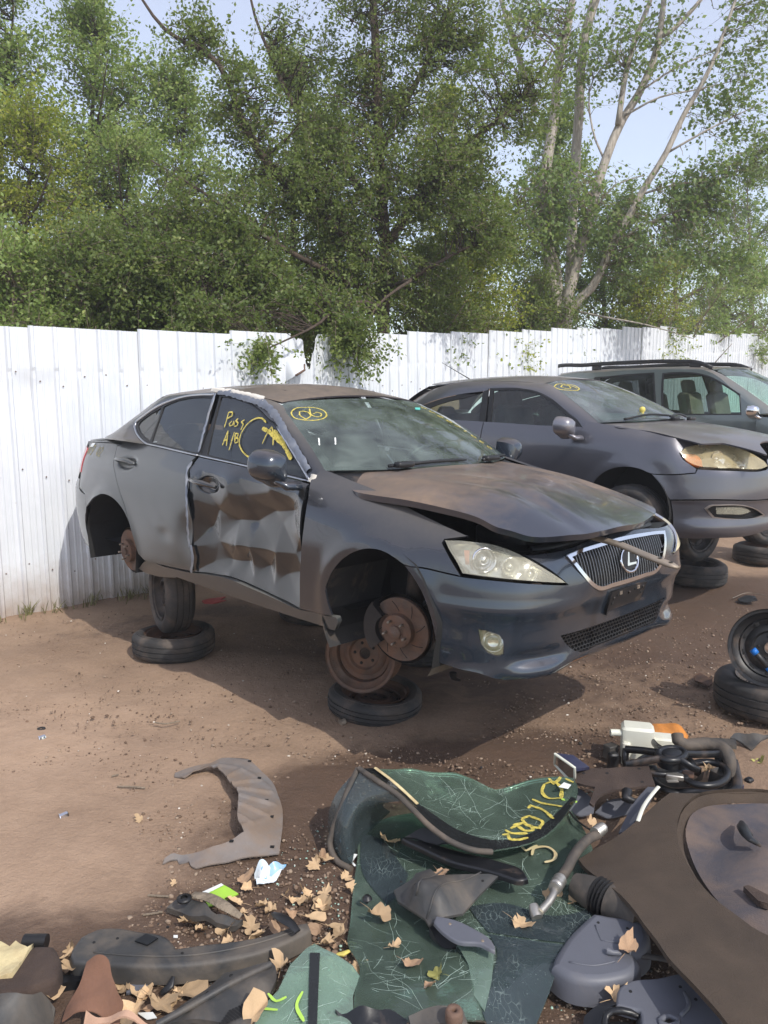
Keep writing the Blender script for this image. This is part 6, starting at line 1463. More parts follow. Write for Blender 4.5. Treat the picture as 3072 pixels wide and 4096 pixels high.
# the big dark elm in the middle, its limbs leaning left, low twigs over the fence
eb_ = (-.02, 10.5, .15)
limbs = [([eb_, A(1535, 1300, 10.5), A(1545, 1000, 10.5), A(1520, 700, 10.45), A(1510, 350, 10.4), A(1490, 60, 10.4), A(1480, -250, 10.5), A(1490, -600, 10.6)], .105, .03),
         ([A(1540, 1120, 10.5), A(1420, 980, 10.3), A(1340, 905, 10.2), A(1100, 690, 9.9), A(980, 510, 9.8), A(870, 260, 9.8), A(660, 130, 9.9), A(520, -60, 10)], .085, .012),
         ([A(1530, 900, 10.5), A(1400, 700, 10.7), A(1180, 430, 10.9), A(1050, 150, 11), A(960, -160, 11)], .06, .01),
         ([A(1535, 1000, 10.5), A(1700, 760, 10.4), A(1880, 560, 10.3), A(2080, 380, 10.3), A(2200, 180, 10.4)], .07, .012),
         ([A(1520, 600, 10.5), A(1640, 380, 10.6), A(1760, 120, 10.8), A(1820, -150, 11)], .05, .01),
         ([A(1530, 1230, 10.4), A(1440, 1210, 9.6), A(1330, 1250, 8.9), A(1250, 1310, 8.4), A(1170, 1350, 8.05), A(1060, 1400, 7.9)], .040, .008),
         ([A(1530, 1160, 10.4), A(1640, 1120, 9.8), A(1500, 1230, 9.0), A(1440, 1320, 8.75), A(1400, 1420, 8.7)], .03, .006),
         ([A(1500, 1180, 10.4), A(1300, 1080, 10.0), A(1040, 940, 9.6), A(800, 760, 9.4), A(600, 640, 9.3)], .05, .008),
         ([A(1510, 1250, 10.4), A(1250, 1200, 9.8), A(900, 1150, 9.2), A(620, 1060, 8.8), A(330, 1000, 8.7)], .05, .008),
         ([A(1540, 1180, 10.5), A(1740, 1060, 10.2), A(1900, 980, 10.0), A(2030, 940, 10)], .04, .008)]
lobes = [(A(1500, 1080, 10.4), (1.3, 1.0, .8), 170), (A(1500, 760, 10.5), (1.5, 1.1, 1.0), 200), (A(1530, 380, 10.6), (1.5, 1.2, 1.1), 170), (A(1560, 0, 10.7), (1.5, 1.3, 1.2), 150), (A(1520, -450, 10.8), (1.6, 1.4, 1.2), 110),
         (A(1180, 760, 10.0), (1.1, .9, .8), 120), (A(980, 480, 9.9), (.9, .7, .8), 80), (A(1130, 250, 10.9), (.9, .8, .8), 50), (A(800, 160, 9.9), (.7, .6, .45), 36),
         (A(1780, 700, 10.3), (1.0, .9, .9), 130), (A(2010, 420, 10.3), (.8, .8, .7), 80), (A(1800, 150, 10.8), (.9, .8, .8), 70), (A(1930, 900, 10.1), (.8, .8, .55), 80),
         (A(1250, 1235, 9.1), (.75, .40, .34), 95), (A(1035, 1395, 7.95), (.20, .12, .10), 14), (A(1430, 1310, 8.9), (.5, .3, .22), 40), (A(1440, 1385, 8.75), (.2, .12, .12), 10),
         (A(820, 900, 9.3), (1.1, .8, .6), 130), (A(640, 1080, 8.9), (1.1, .6, .42), 130), (A(1020, 1090, 9.3), (.9, .6, .45), 110), (A(920, 1260, 8.5), (.8, .4, .28), 80), (A(1330, 560, 10.2), (.9, .7, .7), 80)]
make_tree('elm_tree', 'big dark elm rising behind the torn part of the fence, limbs leaning left', 'tree', eb_, limbs, lobes, M['leaf_elm'], M['bark_brown'], 11, per=60, size=.049, rad=.15)
# pale many-stemmed cottonwood to its right
T2 = lambda L, y: [A(1536+.926*a, .926*b, y+dy) for a, b, dy in L]
cb = A(2235, 1400, 14.3)
limbs = [(T2([(765, 1500, 0), (755, 1360, 0), (705, 1060, .1), (690, 900, .1), (735, 450, .2), (745, 330, .2), (800, 60, .3), (830, -200, .3)], 14.3), 0.141, .05),
         (T2([(790, 1500, 0), (785, 1350, 0), (830, 1150, 0), (885, 960, 0), (955, 700, 0), (1040, 500, .1), (1100, 400, .1), (1165, 250, .1), (1190, 160, .1), (1212, 0, .1), (1230, -200, .1)], 14.2), 0.111, .04),
         (T2([(1190, 160, .1), (1240, 135, 0), (1290, 90, 0), (1390, -30, -.1)], 14.2), 0.044, .03), (T2([(1010, 540, 0), (1050, 300, 0), (1110, 130, .1), (1175, -20, .1)], 14.2), 0.052, .035),
         (T2([(790, 1480, 0), (805, 1340, 0), (900, 1240, -.1), (990, 1050, -.2), (1060, 930, -.3), (1110, 840, -.3), (1225, 660, -.4), (1300, 500, -.4), (1385, 350, -.5), (1485, 100, -.5), (1560, -120, -.5)], 14.3), 0.085, .02),
         (T2([(770, 1300, 0), (735, 1100, -.1), (640, 1010, -.3), (560, 890, -.5)], 14.3), 0.044, .02), (T2([(800, 1300, .1), (815, 900, .4), (838, 520, .5), (850, 300, .5), (870, 150, .5), (915, -10, .5), (960, -250, .5)], 14.6), 0.096, .08),
         (T2([(660, 500, .6), (600, 300, .6), (560, 170, .6), (505, -20, .6)], 14.6), 0.059, .04),
         (T2([(1110, 840, -.3), (1250, 800, -.5), (1420, 780, -.6), (1600, 700, -.6)], 14.3), 0.022, .008), (T2([(1225, 660, -.4), (1400, 560, -.6), (1560, 480, -.6), (1680, 420, -.6)], 14.3), 0.022, .006),
         (T2([(990, 1050, -.2), (1150, 960, -.5), (1350, 890, -.6), (1560, 860, -.6)], 14.3), 0.022, .008), (T2([(880, 960, 0), (1000, 800, -.3), (1130, 760, -.5)], 14.2), 0.022, .008), (T2([(955, 700, 0), (900, 560, .2), (905, 350, .3), (990, 260, .3)], 14.2), 0.022, .008),
         (T2([(1040, 500, 0), (1190, 420, -.2), (1380, 380, -.3), (1560, 330, -.3)], 14.2), 0.021, .006), (T2([(1100, 400, 0), (1250, 300, -.1), (1420, 220, -.2), (1600, 90, -.2)], 14.2), 0.018, .006),
         (T2([(805, 1340, 0), (960, 1370, -.3), (1130, 1400, -.4), (1330, 1460, -.5)], 14.3), 0.022, .006)]
lobes = [(A(2500, 900, 14), (1.2, .8, 1.0), 110), (A(2750, 760, 13.8), (1.1, .8, 1.0), 110), (A(2960, 620, 13.7), (1.0, .8, 1.0), 70), (A(2840, 330, 13.8), (1.3, .8, 1.2), 60), (A(2600, 180, 14.2), (1.2, .8, 1.3), 40), (A(2980, 60, 13.8), (1.0, .8, 1.0), 36),
         (A(2200, 760, 14.0), (1.2, .8, 1.2), 150), (A(2300, 250, 14.5), (1.3, .9, 1.2), 80), (A(2100, 60, 14.7), (1.0, .8, 1.0), 60), (A(2350, -300, 14.6), (1.8, 1.2, 1.2), 80), (A(2800, -300, 14), (1.8, 1.2, 1.2), 60), (A(2850, 1000, 13.7), (1.2, .7, .7), 90)]
make_tree('cottonwood_tree', 'pale barked cottonwood with several leaning stems and thin foliage', 'tree', cb, limbs, lobes, M['leaf_cotton'], M['bark_pale'], 21, per=24, size=.072, rad=.20, aspect=.85, twig=.009, bare=.12)
# poplars at the left
def bushy(name, label, u, y, vtop, wid, seed, leafm, k=260, per=32, size=.07, group=None, vbot=1350, bark='bark_brown', dep=None, thin=0):
    base = np.array(A(u, 1500, y)); base[2] = float(gz(base[0], base[1])); top = np.array(A(u, vtop, y)); h = top[2]-base[2]; rg = random.Random(seed)
    limbs = [([tuple(base), tuple(base+[.05, 0, h*.3]), tuple(base+[-.08, .05, h*.6]), tuple(top-[0, 0, .3])], .04+.014*h, .012)]
    for q in range(9):
        t = rg.uniform(.22, .8); a = rg.uniform(0, 6.28); l = wid*rg.uniform(.55, .95)*(1.1-.6*abs(t-.45)); s_ = base+[0, 0, h*t]
        limbs.append(([tuple(s_), tuple(s_+np.array([math.cos(a)*l*.5, math.sin(a)*l*.4, .30*l])), tuple(s_+np.array([math.cos(a)*l, math.sin(a)*l*.8, .75*l]))], .03, .006))
    lobes = []; zb = np.array(A(u, vbot, y))[2]; m = 6
    for q in range(m):
        t = q/(m-1); z = zb+(top[2]-zb)*(t*.92+.04); wq = wid*(.62+.55*math.sin(math.pi*min(1, t*.85+.18)))*(1-.45*t*t)
        lobes.append(((base[0]+rg.uniform(-.2, .2)*wid, base[1]+rg.uniform(-.15, .15), z), (wq, (dep or wid)*.7, (top[2]-zb)/m*.85), k//m))
    return make_tree(name, label, 'tree', tuple(base), limbs, lobes, leafm, M[bark], seed, per=int(per*1.3), size=size*.86, rad=.17, group=group, bare=thin)
bushy('poplar_tree', 'tall poplar at the left edge, its thin top open to the sky', 60, 12.5, -80, 1.5, 31, M['leaf_poplar'], 520, 34, .075, thin=.06)
bushy('poplar_tree', 'light green poplar left of the elm with a rounded top', 390, 13.2, 60, 1.75, 32, M['leaf_poplar'], 640, 36, .075)
bushy('poplar_tree', 'poplar between the left group and the elm, half hidden behind its limbs', 740, 13.8, 300, 1.7, 33, M['leaf_poplar'], 520, 34, .075)
bushy('poplar_tree', 'yellowish green poplar low at the left edge of the picture', 130, 10.8, 470, 1.35, 34, M['leaf_light'], 380, 34, .062)
bushy('poplar_tree', 'green poplar low in the middle of the left group', 520, 11.6, 560, 1.35, 36, M['leaf_poplar'], 380, 34, .066)
bushy('poplar_tree', 'pale poplar top showing right of the elm limbs against the sky', 1200, 15.2, 300, 1.5, 35, M['leaf_poplar'], 420, 34, .08)
bushy('poplar_tree', 'far poplar behind the pale stems', 2230, 17.5, 480, 2.0, 38, M['leaf_poplar'], 480, 34, .09)
bushy('poplar_tree', 'far poplar filling the space between the elm and the pale stems', 1820, 16.5, 420, 1.8, 37, M['leaf_light'], 420, 34, .085)
bushy('poplar_tree', 'poplar left of the picture, beyond the fence', -420, 12.0, 100, 1.5, 39, M['leaf_poplar'], 300, 30, .08)
bushy('poplar_tree', 'second poplar farther left of the picture, beyond the fence', -1000, 11.0, 250, 1.5, 40, M['leaf_light'], 260, 30, .08)
bushy('poplar_tree', 'poplar right of the picture, beyond the end of the fence', 3420, 27.0, 500, 2.6, 41, M['leaf_poplar'], 300, 30, .13)
# undergrowth directly behind the sheets
for k, (u, y, vt, wd, lf, lb) in enumerate(((60, 8.6, 1010, .8, 'leaf_poplar', 'dark bush filling the fence line at the left edge'), (330, 8.9, 960, .8, 'leaf_elm', 'bush behind the fence above the rear of the wreck'), (640, 9.3, 1080, .75, 'leaf_poplar', 'low bush behind the fence left of the torn sheet'),
        (980, 9.8, 1000, .8, 'leaf_elm', 'dark bush crowding the torn sheet from the left'), (1330, 11.2, 900, .9, 'leaf_light', 'yellow green bush in the gap behind the elm trunk'), (1720, 11.4, 1020, .8, 'leaf_elm', 'dark bush right of the elm trunk'), (1900, 12.3, 1010, .8, 'leaf_light', 'yellow green bush left of the pale stems'),
        (2120, 13.9, 1130, .7, 'leaf_elm', 'low bush at the foot of the pale stems'), (2430, 17.0, 830, 1.3, 'leaf_cotton', 'bush right of the pale stems'), (2700, 19.5, 800, 1.7, 'leaf_poplar', 'broad bush above the roof rails of the minivan'), (2990, 24.0, 660, 2.3, 'leaf_cotton', 'tall bush at the right edge'), (2560, 17.2, 1080, 1.3, 'leaf_light', 'olive bush low behind the lowered sheets'), (2900, 22.0, 1060, 2.0, 'leaf_poplar', 'olive bush low at the right end of the fence'))):
    bushy('shrub', lb, u, y, vt, wd*1.15, 50+k, M[lf], 230+(110 if y > 16 else 0), 36, .062+.0022*max(0, y-12), vbot=1420, bark='bark_grey')

# ==== junk
# ---------------------------------------------------------------- things lying about in front
def P3(pts, z):
    zs = [z]*len(pts) if np.isscalar(z) else list(z)
    return np.array([gp(u, v, h) for (u, v), h in zip(pts, zs)])
def rbf_z(K, kz, eps=.02):
    r = np.sqrt(((K[:, None]-K[None])**2).sum(2)+eps**2); n = len(K)
    Am = np.vstack([np.hstack([r+np.eye(n)*1e-4, np.ones((n, 1))]), np.r_[np.ones(n), 0][None]]); W = np.linalg.solve(Am, np.r_[kz, 0])
    return lambda q: np.sqrt(((q[:, None]-K[None])**2).sum(2)+eps**2)@W[:-1]+W[-1]
def sheet(name, pts, z, mat, label=None, cat=None, thick=.004, inner=None, holes=(), res=.03, crumple=0, cs=9, seed=0, parent=None, smooth=True, relief=None, group=None, lift=0, corner=45, zf=None, bevel=None):
    """piece of sheet material with a traced outline, its own height at each corner, creases and thickness"""
    W = P3(pts, z); K = [W]
    if inner: K.append(P3(inner[0], inner[1]))
    K = np.vstack(K); f = zf or rbf_z(K[:, :2], K[:, 2])
    if zf is not None:
        for _ in range(5): W = np.array([gp(u, v, float(f(q[None, :2])[0])) for (u, v), q in zip(pts, W)])
    p = smooth_poly(W[:, :2], step=res, corner=corner) if smooth else W[:, :2]
    hs = [smooth_poly(P3(h, np.mean(W[:, 2]))[:, :2], step=res*.7) for h in holes]
    V2, T_, loops = fill2d(p, hs, res)
    rg = np.random.default_rng(seed); ph = rg.uniform(0, 6.28, 8); an = rg.uniform(0, 3.14, 8)
    def height(q):
        h = f(q)+lift
        if crumple:
            s = 0
            for k in range(8):
                t = (q[:, 0]*math.cos(an[k])+q[:, 1]*math.sin(an[k]))*cs*(.7+.25*k)+ph[k]; s = s+(1-2*np.abs(((t/6.283) % 1)*2-1))*(.9**k)
            h = h+crumple*s*.35
        if relief: h = h+relief(q)
        return h
    base = np.array([W[:, 0].mean(), W[:, 1].mean(), 0.0]); base[2] = float(gz(base[0], base[1]))
    if parent is not None: base = np.array(parent.location)
    zt = height(V2); top = np.column_stack([V2, zt])-base; bot = top-[0, 0, thick]
    mb = MB(); tri = [(a, b, c) if np.cross(V2[b]-V2[a], V2[c]-V2[a]) > 0 else (a, c, b) for a, b, c in T_]
    mb.add(top, tri)
    if thick: mb.add(bot, [t[::-1] for t in tri])
    for l in loops:
        zl = height(l); t_ = np.column_stack([l, zl])-base
        rows = [t_, t_-[0, 0, max(thick, .001)]]
        if bevel and l is loops[0]:
            rows = [t_]
            for k in (30, 60, 90): rows.append(np.column_stack([inset_poly(l, -bevel*math.sin(R(k))), zl-bevel*(1-math.cos(R(k)))])-base)
            rows.append(np.column_stack([inset_poly(l, -bevel*1.15), zl-thick])-base)
        G = np.stack(rows); G = np.concatenate([G, G[:, :1]], 1); mb.grid(G)
    o = mb.build(name, mat, parent, label=label, cat=cat, group=group, auto='keep')
    if parent is None: o.location = base
    o_h[o.name] = height; o_p[o.name] = p
    return o
o_h = {}; o_p = {}
def hose(name, pts, z, r, mat, label=None, cat=None, parent=None, seg=12, ripple=None, flat=1.0, step=.02):
    W = smooth_poly(P3(pts, z), closed=False, corner=80, step=step); base = np.array(parent.location) if parent is not None else np.array([*W[:, :2].mean(0), 0])
    n = len(W); rr = np.interp(np.linspace(0, 1, n), np.linspace(0, 1, len(r)), r) if not np.isscalar(r) else np.full(n, float(r))
    if ripple: t = np.linspace(0, 1, n); rr = rr+ripple[2]*np.sin(np.arange(n)*2.1)*((t > ripple[0]) & (t < ripple[1]))
    mb = MB(); mb.tube(list(W-base), list(rr), seg, flat=flat); o = mb.build(name, mat, parent, label=label, cat=cat, auto=60)
    if parent is None: o.location = base
    return o
M['grey_plastic'] = simple('weathered_grey_plastic', (112, 110, 110), .75, 0, .25, 9, .5, 50, (126, 108, 92), .62)
M['dark_plastic'] = simple('dusty_dark_plastic', (58, 58, 58), .55, 0, .2, 6, .25, 60, (120, 108, 94), .4)
M['black_gloss'] = simple('black_moulded_plastic', (22, 23, 26), .35, 0, .2, 8, .15, 50, DUST, .12)
M['slate_plastic'] = simple('slate_grey_plastic', (92, 94, 102), .5, 0, .08, 4, .1, 120, (128, 118, 108), .18)
M['carpet'] = simple('dirty_brown_carpet', (74, 62, 51), .98, 0, .22, 5, .9, 220, (58, 48, 40), .45)
M['carpet_dark'] = simple('brown_felt', (64, 52, 46), .98, 0, .2, 5, .8, 160, (96, 80, 68), .3)
M['board_blue'] = simple('blue_grey_felt', (70, 68, 74), .95, 0, .12, 5, .6, 200, (124, 104, 88), .42)
M['foam_cream'] = simple('cream_foam', (206, 190, 146), .95, 0, .15, 14, .9, 60, (150, 120, 84), .3)
M['foam_orange'] = simple('rotten_orange_foam', (190, 124, 58), .95, 0, .3, 12, .9, 60, (120, 76, 40), .4)
M['cloth_brown'] = simple('brown_rag', (122, 88, 70), .95, 0, .15, 8, .5, 90, (88, 64, 52), .5)
M['cloth_tan'] = simple('tan_rag', (176, 142, 120), .95, 0, .1, 8, .4, 90)
M['cloth_red'] = simple('faded_red_cloth', (176, 86, 80), .9, 0, .15, 9, .3)
M['white_plastic'] = simple('white_plastic_tank', (214, 214, 200), .4, 0, .06, 7, .05, 60, (170, 160, 140), .2)
M['green_pack'] = simple('green_packet', (150, 192, 64), .45, 0, .1, 12, .1, 60, (190, 200, 170), .12)
M['alu'] = simple('dull_aluminium', (178, 174, 166), .4, .8, .15, 12, .2)
M['hose'] = simple('dusty_rubber_hose', (64, 60, 56), .75, 0, .2, 9, .3, 80, (120, 106, 92), .4)
M['lime'] = simple('lime_marker', (168, 206, 84), .6, 0, .1, 20, 0)
M['blue_back'] = simple('blue_black_plastic', (48, 50, 74), .4, 0, .15, 8, .1)
def wrapper_mat():
    m = NT('printed_wrapper'); v = m.n('ShaderNodeTexVoronoi'); v.inputs['Scale'].default_value = 26; m.l(m.obj(), v.inputs['Vector'])
    s = m.n('ShaderNodeSeparateColor'); m.l(v.outputs['Color'], s.inputs[0])
    m.set('Base Color', m.ramp(s.outputs[0], .25, .95, srgb(228, 234, 238), srgb(40, 110, 170), [(.5, srgb(206, 222, 232)), (.7, srgb(96, 160, 206)), (.8, srgb(40, 60, 70))])); m.set('Roughness', .25); return m.m
M['wrapper'] = wrapper_mat()
def crack_mat(name, tint, body, op, sc=5.5, cr=.5):
    """shattered laminated glass: green film, glossy, white crazing, painted glints"""
    m = NT(name); m.t.nodes.remove(m.b)
    tr = m.n('ShaderNodeBsdfTransparent'); tr.inputs[0].default_value = (*tint, 1)
    gl = m.n('ShaderNodeBsdfGlossy'); gl.inputs['Roughness'].default_value = .05
    df = m.n('ShaderNodeBsdfDiffuse'); df.inputs[0].default_value = srgb(*body)
    wh = m.n('ShaderNodeBsdfDiffuse'); wh.inputs[0].default_value = srgb(206, 226, 216)
    warp = m.n('ShaderNodeVectorMath'); warp.operation = 'ADD'; nz = m.n('ShaderNodeTexNoise'); nz.inputs['Scale'].default_value = 7; m.l(m.obj(), nz.inputs['Vector'])
    sc_ = m.n('ShaderNodeVectorMath'); sc_.operation = 'SCALE'; sc_.inputs[3].default_value = .09; m.l(nz.outputs[1], sc_.inputs[0]); m.l(m.obj(), warp.inputs[0]); m.l(sc_.outputs[0], warp.inputs[1])
    def crk(scale, w_, st):
        mp = m.n('ShaderNodeMapping'); mp.inputs['Scale'].default_value = st; mp.inputs['Rotation'].default_value = (0, 0, scale*.7); m.l(warp.outputs[0], mp.inputs[0])
        v = m.n('ShaderNodeTexVoronoi'); v.feature = 'DISTANCE_TO_EDGE'; v.inputs['Scale'].default_value = scale; m.l(mp.outputs[0], v.inputs['Vector'])
        return m.ramp(v.outputs['Distance'], 0, w_, (1, 1, 1, 1), (0, 0, 0, 1))
    msk = m.ramp(m.noise(3.3, 3, .5), .56, .68); c = m.math('MULTIPLY', m.math('MULTIPLY', crk(sc*10, .035, (1, .4, 1)), msk), .55)
    glint = m.n('ShaderNodeTexVoronoi'); glint.inputs['Scale'].default_value = 130; m.l(m.obj(), glint.inputs['Vector'])  # white specks painted as glints on the broken glass
    c = m.math('MAXIMUM', c, m.math('MULTIPLY', m.math('MULTIPLY', m.ramp(glint.outputs['Distance'], .08, .20, (1, 1, 1, 1), (0, 0, 0, 1)), m.ramp(glint.outputs['Color'], .66, .70)), m.ramp(m.noise(5.5, 4), .56, .66)))
    c = m.math('MULTIPLY', c, cr, True)
    dirt = m.math('ADD', op, m.math('MULTIPLY', m.math('SUBTRACT', m.noise(6, 6, .6), .5), .5), True)
    a = m.n('ShaderNodeMixShader'); m.l(dirt, a.inputs[0]); m.l(tr.outputs[0], a.inputs[1]); m.l(df.outputs[0], a.inputs[2])
    b = m.n('ShaderNodeMixShader'); m.l(c, b.inputs[0]); m.l(a.outputs[0], b.inputs[1]); m.l(wh.outputs[0], b.inputs[2])
    fr = m.n('ShaderNodeFresnel'); fr.inputs[0].default_value = 1.5
    bp = m.n('ShaderNodeBump'); bp.inputs['Strength'].default_value = .5; bp.inputs['Distance'].default_value = .01; m.l(m.noise(9, 4), bp.inputs['Height']); m.l(bp.outputs[0], gl.inputs['Normal']); m.l(bp.outputs[0], fr.inputs['Normal'])
    d = m.n('ShaderNodeMixShader'); m.l(fr.outputs[0], d.inputs[0]); m.l(b.outputs[0], d.inputs[1]); m.l(gl.outputs[0], d.inputs[2]); m.l(d.outputs[0], m.out.inputs[0]); return m.m
M['crack'] = crack_mat('shattered_green_glass', (.60, .82, .70), (124, 146, 130), .30, cr=.9)
M['crack_dark'] = crack_mat('shattered_dark_glass', (.34, .42, .42), (80, 92, 96), .42, cr=.5)
M['crack_light'] = crack_mat('shattered_pale_glass', (.64, .86, .75), (140, 164, 148), .45, 4, cr=.8)
M['frit'] = crack_mat('black_glass_border', (.1, .12, .12), (40, 42, 43), .85, 7, .25)
# --- inner wheel arch liner in the open
lc = gp(*[(791, 3253)][0])
def ribs(q):
    a = np.arctan2(q[:, 1]-lc[1], q[:, 0]-lc[0]); d = np.hypot(q[:, 0]-lc[0], q[:, 1]-lc[1])
    w_ = (a*5.6/2+.3) % 1.0
    return .014*np.exp(-((w_-.5)/.10)**2)*sstep(.10, .16, d)*(1-sstep(.30, .36, d))+.006*np.exp(-((d-.335)/.012)**2)
sheet('wheel_arch_liner', [(700, 3090), (737, 3077), (799, 3060), (842, 3053), (885, 3033), (995, 3035), (1042, 3080), (1089, 3127), (1113, 3182), (1128, 3229), (1130, 3307), (1117, 3413), (1042, 3423), (901, 3449), (784, 3470), (764, 3460), (756, 3441), (717, 3452), (709, 3437), (650, 3456), (658, 3433), (697, 3413), (846, 3386), (932, 3356), (976, 3327), (952, 3276), (952, 3213), (952, 3166), (913, 3119), (885, 3082), (842, 3066), (795, 3082), (737, 3112), (697, 3105)],
      [.01,.02,.03,.04,.05,.05,.03,.02,.015,.012,.012,.01,.015,.015,.012,.012,.012,.01,.01,.008,.02,.03,.05,.06,.075,.08,.08,.08,.07,.06,.05,.03,.012,.008], M['grey_plastic'], 'curved grey wheel arch liner lying alone on the dirt', 'car part', .005, res=.011, relief=ribs, crumple=.003, cs=14, corner=30)
ar = bpy.data.objects['wheel_arch_liner']
mb = MB(); hz_ = o_h['wheel_arch_liner']
for u, v in [(1038, 3125), (1066, 3212), (1087, 3274), (1089, 3381), (927, 3390), (999, 3059)]:
    p = gp(u, v, .03)[:2]; z = float(hz_(p[None])[0])
    m1 = MB(); m1.box(np.array([p[0], p[1], z+.003])-np.array(ar.location), (.016, .012, .004)); m1.build('clip_hole', M['dark'], ar, smooth=False)
# --- litter
gpk = sheet('green_packet', [(803, 3570), (885, 3533), (921, 3552), (954, 3574), (885, 3609), (835, 3625), (823, 3604)], [.02,.05,.04,.03,.02,.015,.02], M['green_pack'], 'lime green paper packet among dry leaves', 'packet', .004, res=.015, crumple=.003, smooth=False)
sheet('packet_edge', [(803, 3570), (885, 3533), (894, 3539), (815, 3579)], [.022,.053,.053,.024], M['paper'], None, None, .002, res=.02, parent=gpk, smooth=False)
sheet('foil_wrapper', [(1017, 3499), (1038, 3452), (1058, 3453), (1075, 3469), (1146, 3456), (1121, 3497), (1081, 3527), (1027, 3544)], [.01,.05,.05,.04,.03,.02,.015,.01], M['wrapper'], 'crumpled blue and white foil wrapper', 'wrapper', .003, res=.006, crumple=.020, cs=60, seed=3)
sheet('paper_scrap', [(694, 3740), (711, 3740), (711, 3750), (694, 3750)], .005, M['paper'], 'tiny square white paper label on the dirt', 'paper', .002, smooth=False)
sheet('paper_scrap', [(549, 4052), (611, 4050), (628, 4072), (588, 4078)], [.03,.04,.03,.02], M['paper'], 'white paper scrap at the bottom edge', 'paper', .002, smooth=False, crumple=.004)
sheet('paper_scrap', [(1390, 3432), (1417, 3415), (1430, 3417), (1410, 3446), (1426, 3463), (1417, 3464)], [.01,.03,.03,.02,.01,.01], M['paper'], 'white paper scrap beside the folded windscreen', 'paper', .002, smooth=False)
# --- left heap
br = sheet('bumper_bracket', [(666, 3629), (705, 3597), (737, 3590), (799, 3605), (846, 3644), (909, 3660), (972, 3676), (944, 3701), (885, 3695), (846, 3672), (768, 3664), (705, 3641)], [.03,.05,.06,.06,.06,.05,.05,.03,.03,.04,.04,.03], M['dark_plastic'], 'dark moulded bracket lying over leaves by the green packet', 'car part', .02, res=.02, crumple=.004)
p = gp(*[(737, 3600)][0], .075); mb = MB(); mb.lathe([(.012, 0), (.024, 0), (.026, .008), (.012, .010)], Matrix.Translation(p-np.array(br.location)), 16); mb.build('rubber_grommet', M['rubber_trim'], br)
hose('splintered_strip', [(772, 3580), (831, 3588), (901, 3625), (964, 3666)], [.07,.08,.075,.05], [.018,.02,.022,.012], M['bark_grey'], 'splintered brown strip lying across the dark bracket', 'strip', flat=.4)
lt = sheet('bumper_absorber', [(296, 3815), (333, 3748), (392, 3721), (470, 3717), (549, 3731), (650, 3750), (697, 3801), (784, 3787), (995, 3762), (1113, 3734), (1183, 3707), (1222, 3696), (1230, 3715), (1160, 3750), (1058, 3793), (885, 3831), (705, 3850), (549, 3853), (439, 3845), (368, 3836), (307, 3839)], .085, M['dark_plastic'], 'long dark grey trim of a bumper lying across the left heap', 'car part', .062, res=.022, crumple=.002, bevel=.012)
sheet('label_recess', [(539, 3762), (584, 3734), (632, 3751), (589, 3779)], .092, M['black_gloss'], None, None, .004, res=.02, parent=lt, smooth=False)
hose('rubber_strip', [(1093, 3654), (1128, 3672), (1168, 3699), (1191, 3727)], [.10,.12,.12,.11], [.010,.018,.020,.012], M['black'], 'short black rubber strip curling up behind the long trim', 'strip', flat=.4)
sheet('rag', [(249, 4107), (274, 4021), (313, 3919), (345, 3818), (384, 3805), (435, 3840), (447, 3889), (470, 3966), (495, 4013), (474, 4107)], [.03,.06,.12,.16,.17,.15,.13,.09,.05,.03], M['cloth_brown'], 'crumpled brown rag hanging over the end of the long trim', 'rag', .004, res=.011, crumple=.034, cs=24, seed=7)
sheet('foam_scrap', [(-47, 3754), (16, 3774), (39, 3787), (63, 3762), (110, 3793), (135, 3785), (82, 3840), (47, 3889), (-47, 3919)], [.08,.1,.1,.1,.11,.1,.12,.12,.1], M['foam_cream'], 'torn cream foam at the left edge', 'foam', .03, res=.016, crumple=.012, cs=30, seed=2)
sheet('felt_lining', [(-47, 3919), (47, 3883), (88, 3825), (141, 3797), (196, 3798), (215, 3840), (204, 3911), (118, 3942), (-47, 3962)], .10, M['carpet_dark'], 'brown felt lining curled over at the left edge', 'carpet', .06, res=.02, crumple=.006, cs=9, seed=4, bevel=.02)
sheet('plastic_cover', [(-47, 3981), (94, 3969), (165, 3961), (196, 3997), (221, 4028), (212, 4075), (184, 4111), (-47, 4111)], [.14,.15,.15,.13,.10,.08,.05,.12], M['dark_plastic'], 'dark ribbed plastic cover in the bottom left corner', 'car part', .012, res=.02, relief=lambda q: .006*np.sin(q[:, 1]*60+q[:, 0]*12), seed=1)
hose('rubber_plug', [(96, 3768), (188, 3767)], .05, .024, M['rubber_trim'], 'short black rubber tube beside the cream foam', 'tube')
zs = sheet('wiring_duct', [(204, 3906), (259, 3900), (329, 3894), (333, 3919), (259, 3930), (200, 3942)], .04, M['black_gloss'], 'black slotted wiring duct under the brown rag', 'duct', .03, res=.02, smooth=False)
sheet('plastic_shard', [(509, 3907), (596, 3919), (632, 3911), (566, 3958), (505, 3974)], [.03,.03,.03,.02,.02], M['slate_plastic'], 'triangular grey plastic shard below the long trim', 'shard', .006, smooth=False)
hose('plastic_hook', [(693, 3907), (682, 3942), (646, 3972)], [.05,.04,.02], [.006,.014,.008], M['black'], 'small black plastic hook below the long trim', 'hook', flat=.5)
sheet('tan_cloth', [(333, 4122), (345, 4057), (392, 4057), (439, 4061), (549, 4083), (674, 4099), (682, 4122)], [.04,.07,.08,.07,.06,.05,.04], M['cloth_tan'], 'tan cloth at the bottom edge', 'cloth', .006, res=.011, crumple=.022, cs=26, seed=6)
